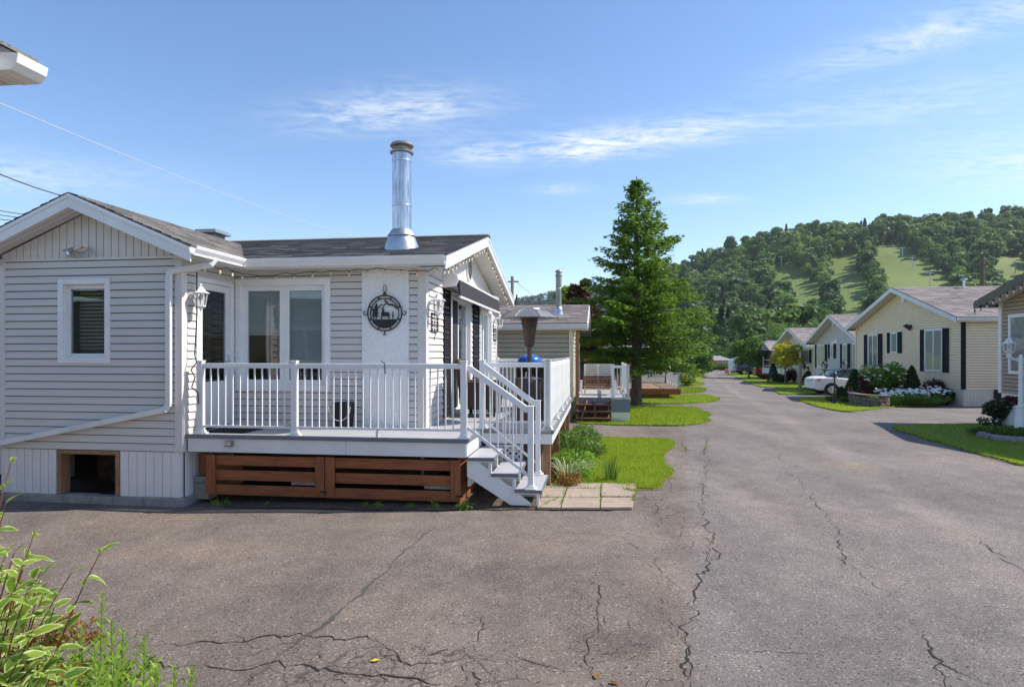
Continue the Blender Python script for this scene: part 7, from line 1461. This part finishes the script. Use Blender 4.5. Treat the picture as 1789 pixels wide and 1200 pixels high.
def goldenrod(label, tip, Y, seed, dens=1.0, lean=0.0, l0=.075, head=False):
    r2 = random.Random(seed); e = AT(*tip, Y); gx, gy = e.x - lean, e.y; z0 = float(gz(gx, gy)); t = thing('goldenrod', label, 'weed', (gx, gy, z0), 0, 'tall weeds by the dogwood'); h = e.z - z0
    mb = MB(); mb.tube([(lean * (q / 8) ** 2, 0, h * q / 8) for q in range(9)], [.006 * (1 - q / 11) for q in range(9)], 6); mb.build('stem', M['stem_green'], t); z = h * .52; a = r2.random() * 6
    while z < h * 1.0:
        q = z / h; L = l0 * (1.0 if q < .8 else (1.15 - q) / .35) * r2.uniform(.8, 1.2); d = Vector((math.cos(a), math.sin(a), r2.uniform(.55, 1.3) if q < .9 else 1.6)).normalized(); yv = ZV.cross(d).normalized(); zv = d.cross(yv); o = link('leaf', wme[0], t); o.matrix_local = Matrix.Translation((lean * q * q, 0, z)) @ Matrix((d, yv, zv)).transposed().to_4x4() @ Matrix.Diagonal((L, L, L, 1)); a += 2.4; z += .0115 / dens
    return t
gl = [((179, 1035), 1.72, .02), ((215, 1105), 1.66, .03), ((252, 1112), 1.70, .0), ((165, 1120), 1.62, -.02), ((140, 1095), 1.75, .0), ((200, 1150), 1.56, .03), ((272, 1165), 1.60, .02), ((305, 1165), 1.66, .02), ((335, 1168), 1.70, .03), ((120, 1150), 1.55, .0), ((230, 1180), 1.52, .0), ((172, 1165), 1.5, .01), ((195, 1085), 1.78, .0)]
WL = ('tallest goldenrod spike at the lower left', 'goldenrod right of the tallest spike', 'bright goldenrod tip left of the bottom right pair', 'goldenrod just left of the tallest spike, lower', 'goldenrod half hidden by dogwood leaves', 'low goldenrod under the tallest spike', 'small weed tip at the bottom edge, third from the right', 'small weed tip at the bottom edge, second from the right', 'small weed tip at the bottom edge, rightmost', 'low weed at the bottom beside the dogwood', 'short weed tip low between the spikes', 'short weed tip under the tallest spike at the bottom', 'slender goldenrod behind the tallest spike')
for k, ((tp, Y, ln), lab) in enumerate(zip(gl, WL)): goldenrod(lab, tp, Y, 400 + k, 2.1, ln, .042 if k == 0 else .058)
c_ = AT(80, 1160, 1.9); sp2 = shrub('spirea bush with faded rusty flower heads under the dogwood', (c_.x, c_.y, float(gz(c_.x, c_.y))), .75, AT(80, 1085, 1.9).z, 'shrub_leaf', 501, 9000, .017, lob=14, dy=.5, asp=.42)
g = np.random.default_rng(77); cc_ = []
for (px_, py_, Y) in ((105, 1085, 1.8), (125, 1095, 1.8), (85, 1120, 1.75), (55, 1130, 1.75), (30, 1165, 1.7), (110, 1175, 1.68), (75, 1100, 1.85), (145, 1112, 1.8)):
    q = AT(px_, py_, Y) - Vector((c_.x, c_.y, float(gz(c_.x, c_.y)))); cc_.append(np.array(q) + g.normal(0, 1, (120, 3)) * np.array([.028, .028, .007]))
v, f = diamonds(np.concatenate(cc_), .006, g, None, .8); big('flower_heads', v, f, M['rust_leaf'], sp2)
# ================================================================ HAZE
hz_ = MB(); hz_.box(-1500, 1500, -130, 2000, -6.5, 330); hm = bpy.data.materials.new('haze'); hm.use_nodes = True; nt = hm.node_tree; nt.nodes.clear(); ou = nt.nodes.new('ShaderNodeOutputMaterial'); pv = nt.nodes.new('ShaderNodeVolumePrincipled'); pv.inputs['Color'].default_value = (.80, .90, 1.0, 1); pv.inputs['Density'].default_value = .00010; pv.inputs['Anisotropy'].default_value = .2; nt.links.new(pv.outputs[0], ou.inputs['Volume'])
tag(hz_.build('haze', hm), 'thin pale summer haze over the valley', 'haze', None, 'stuff')
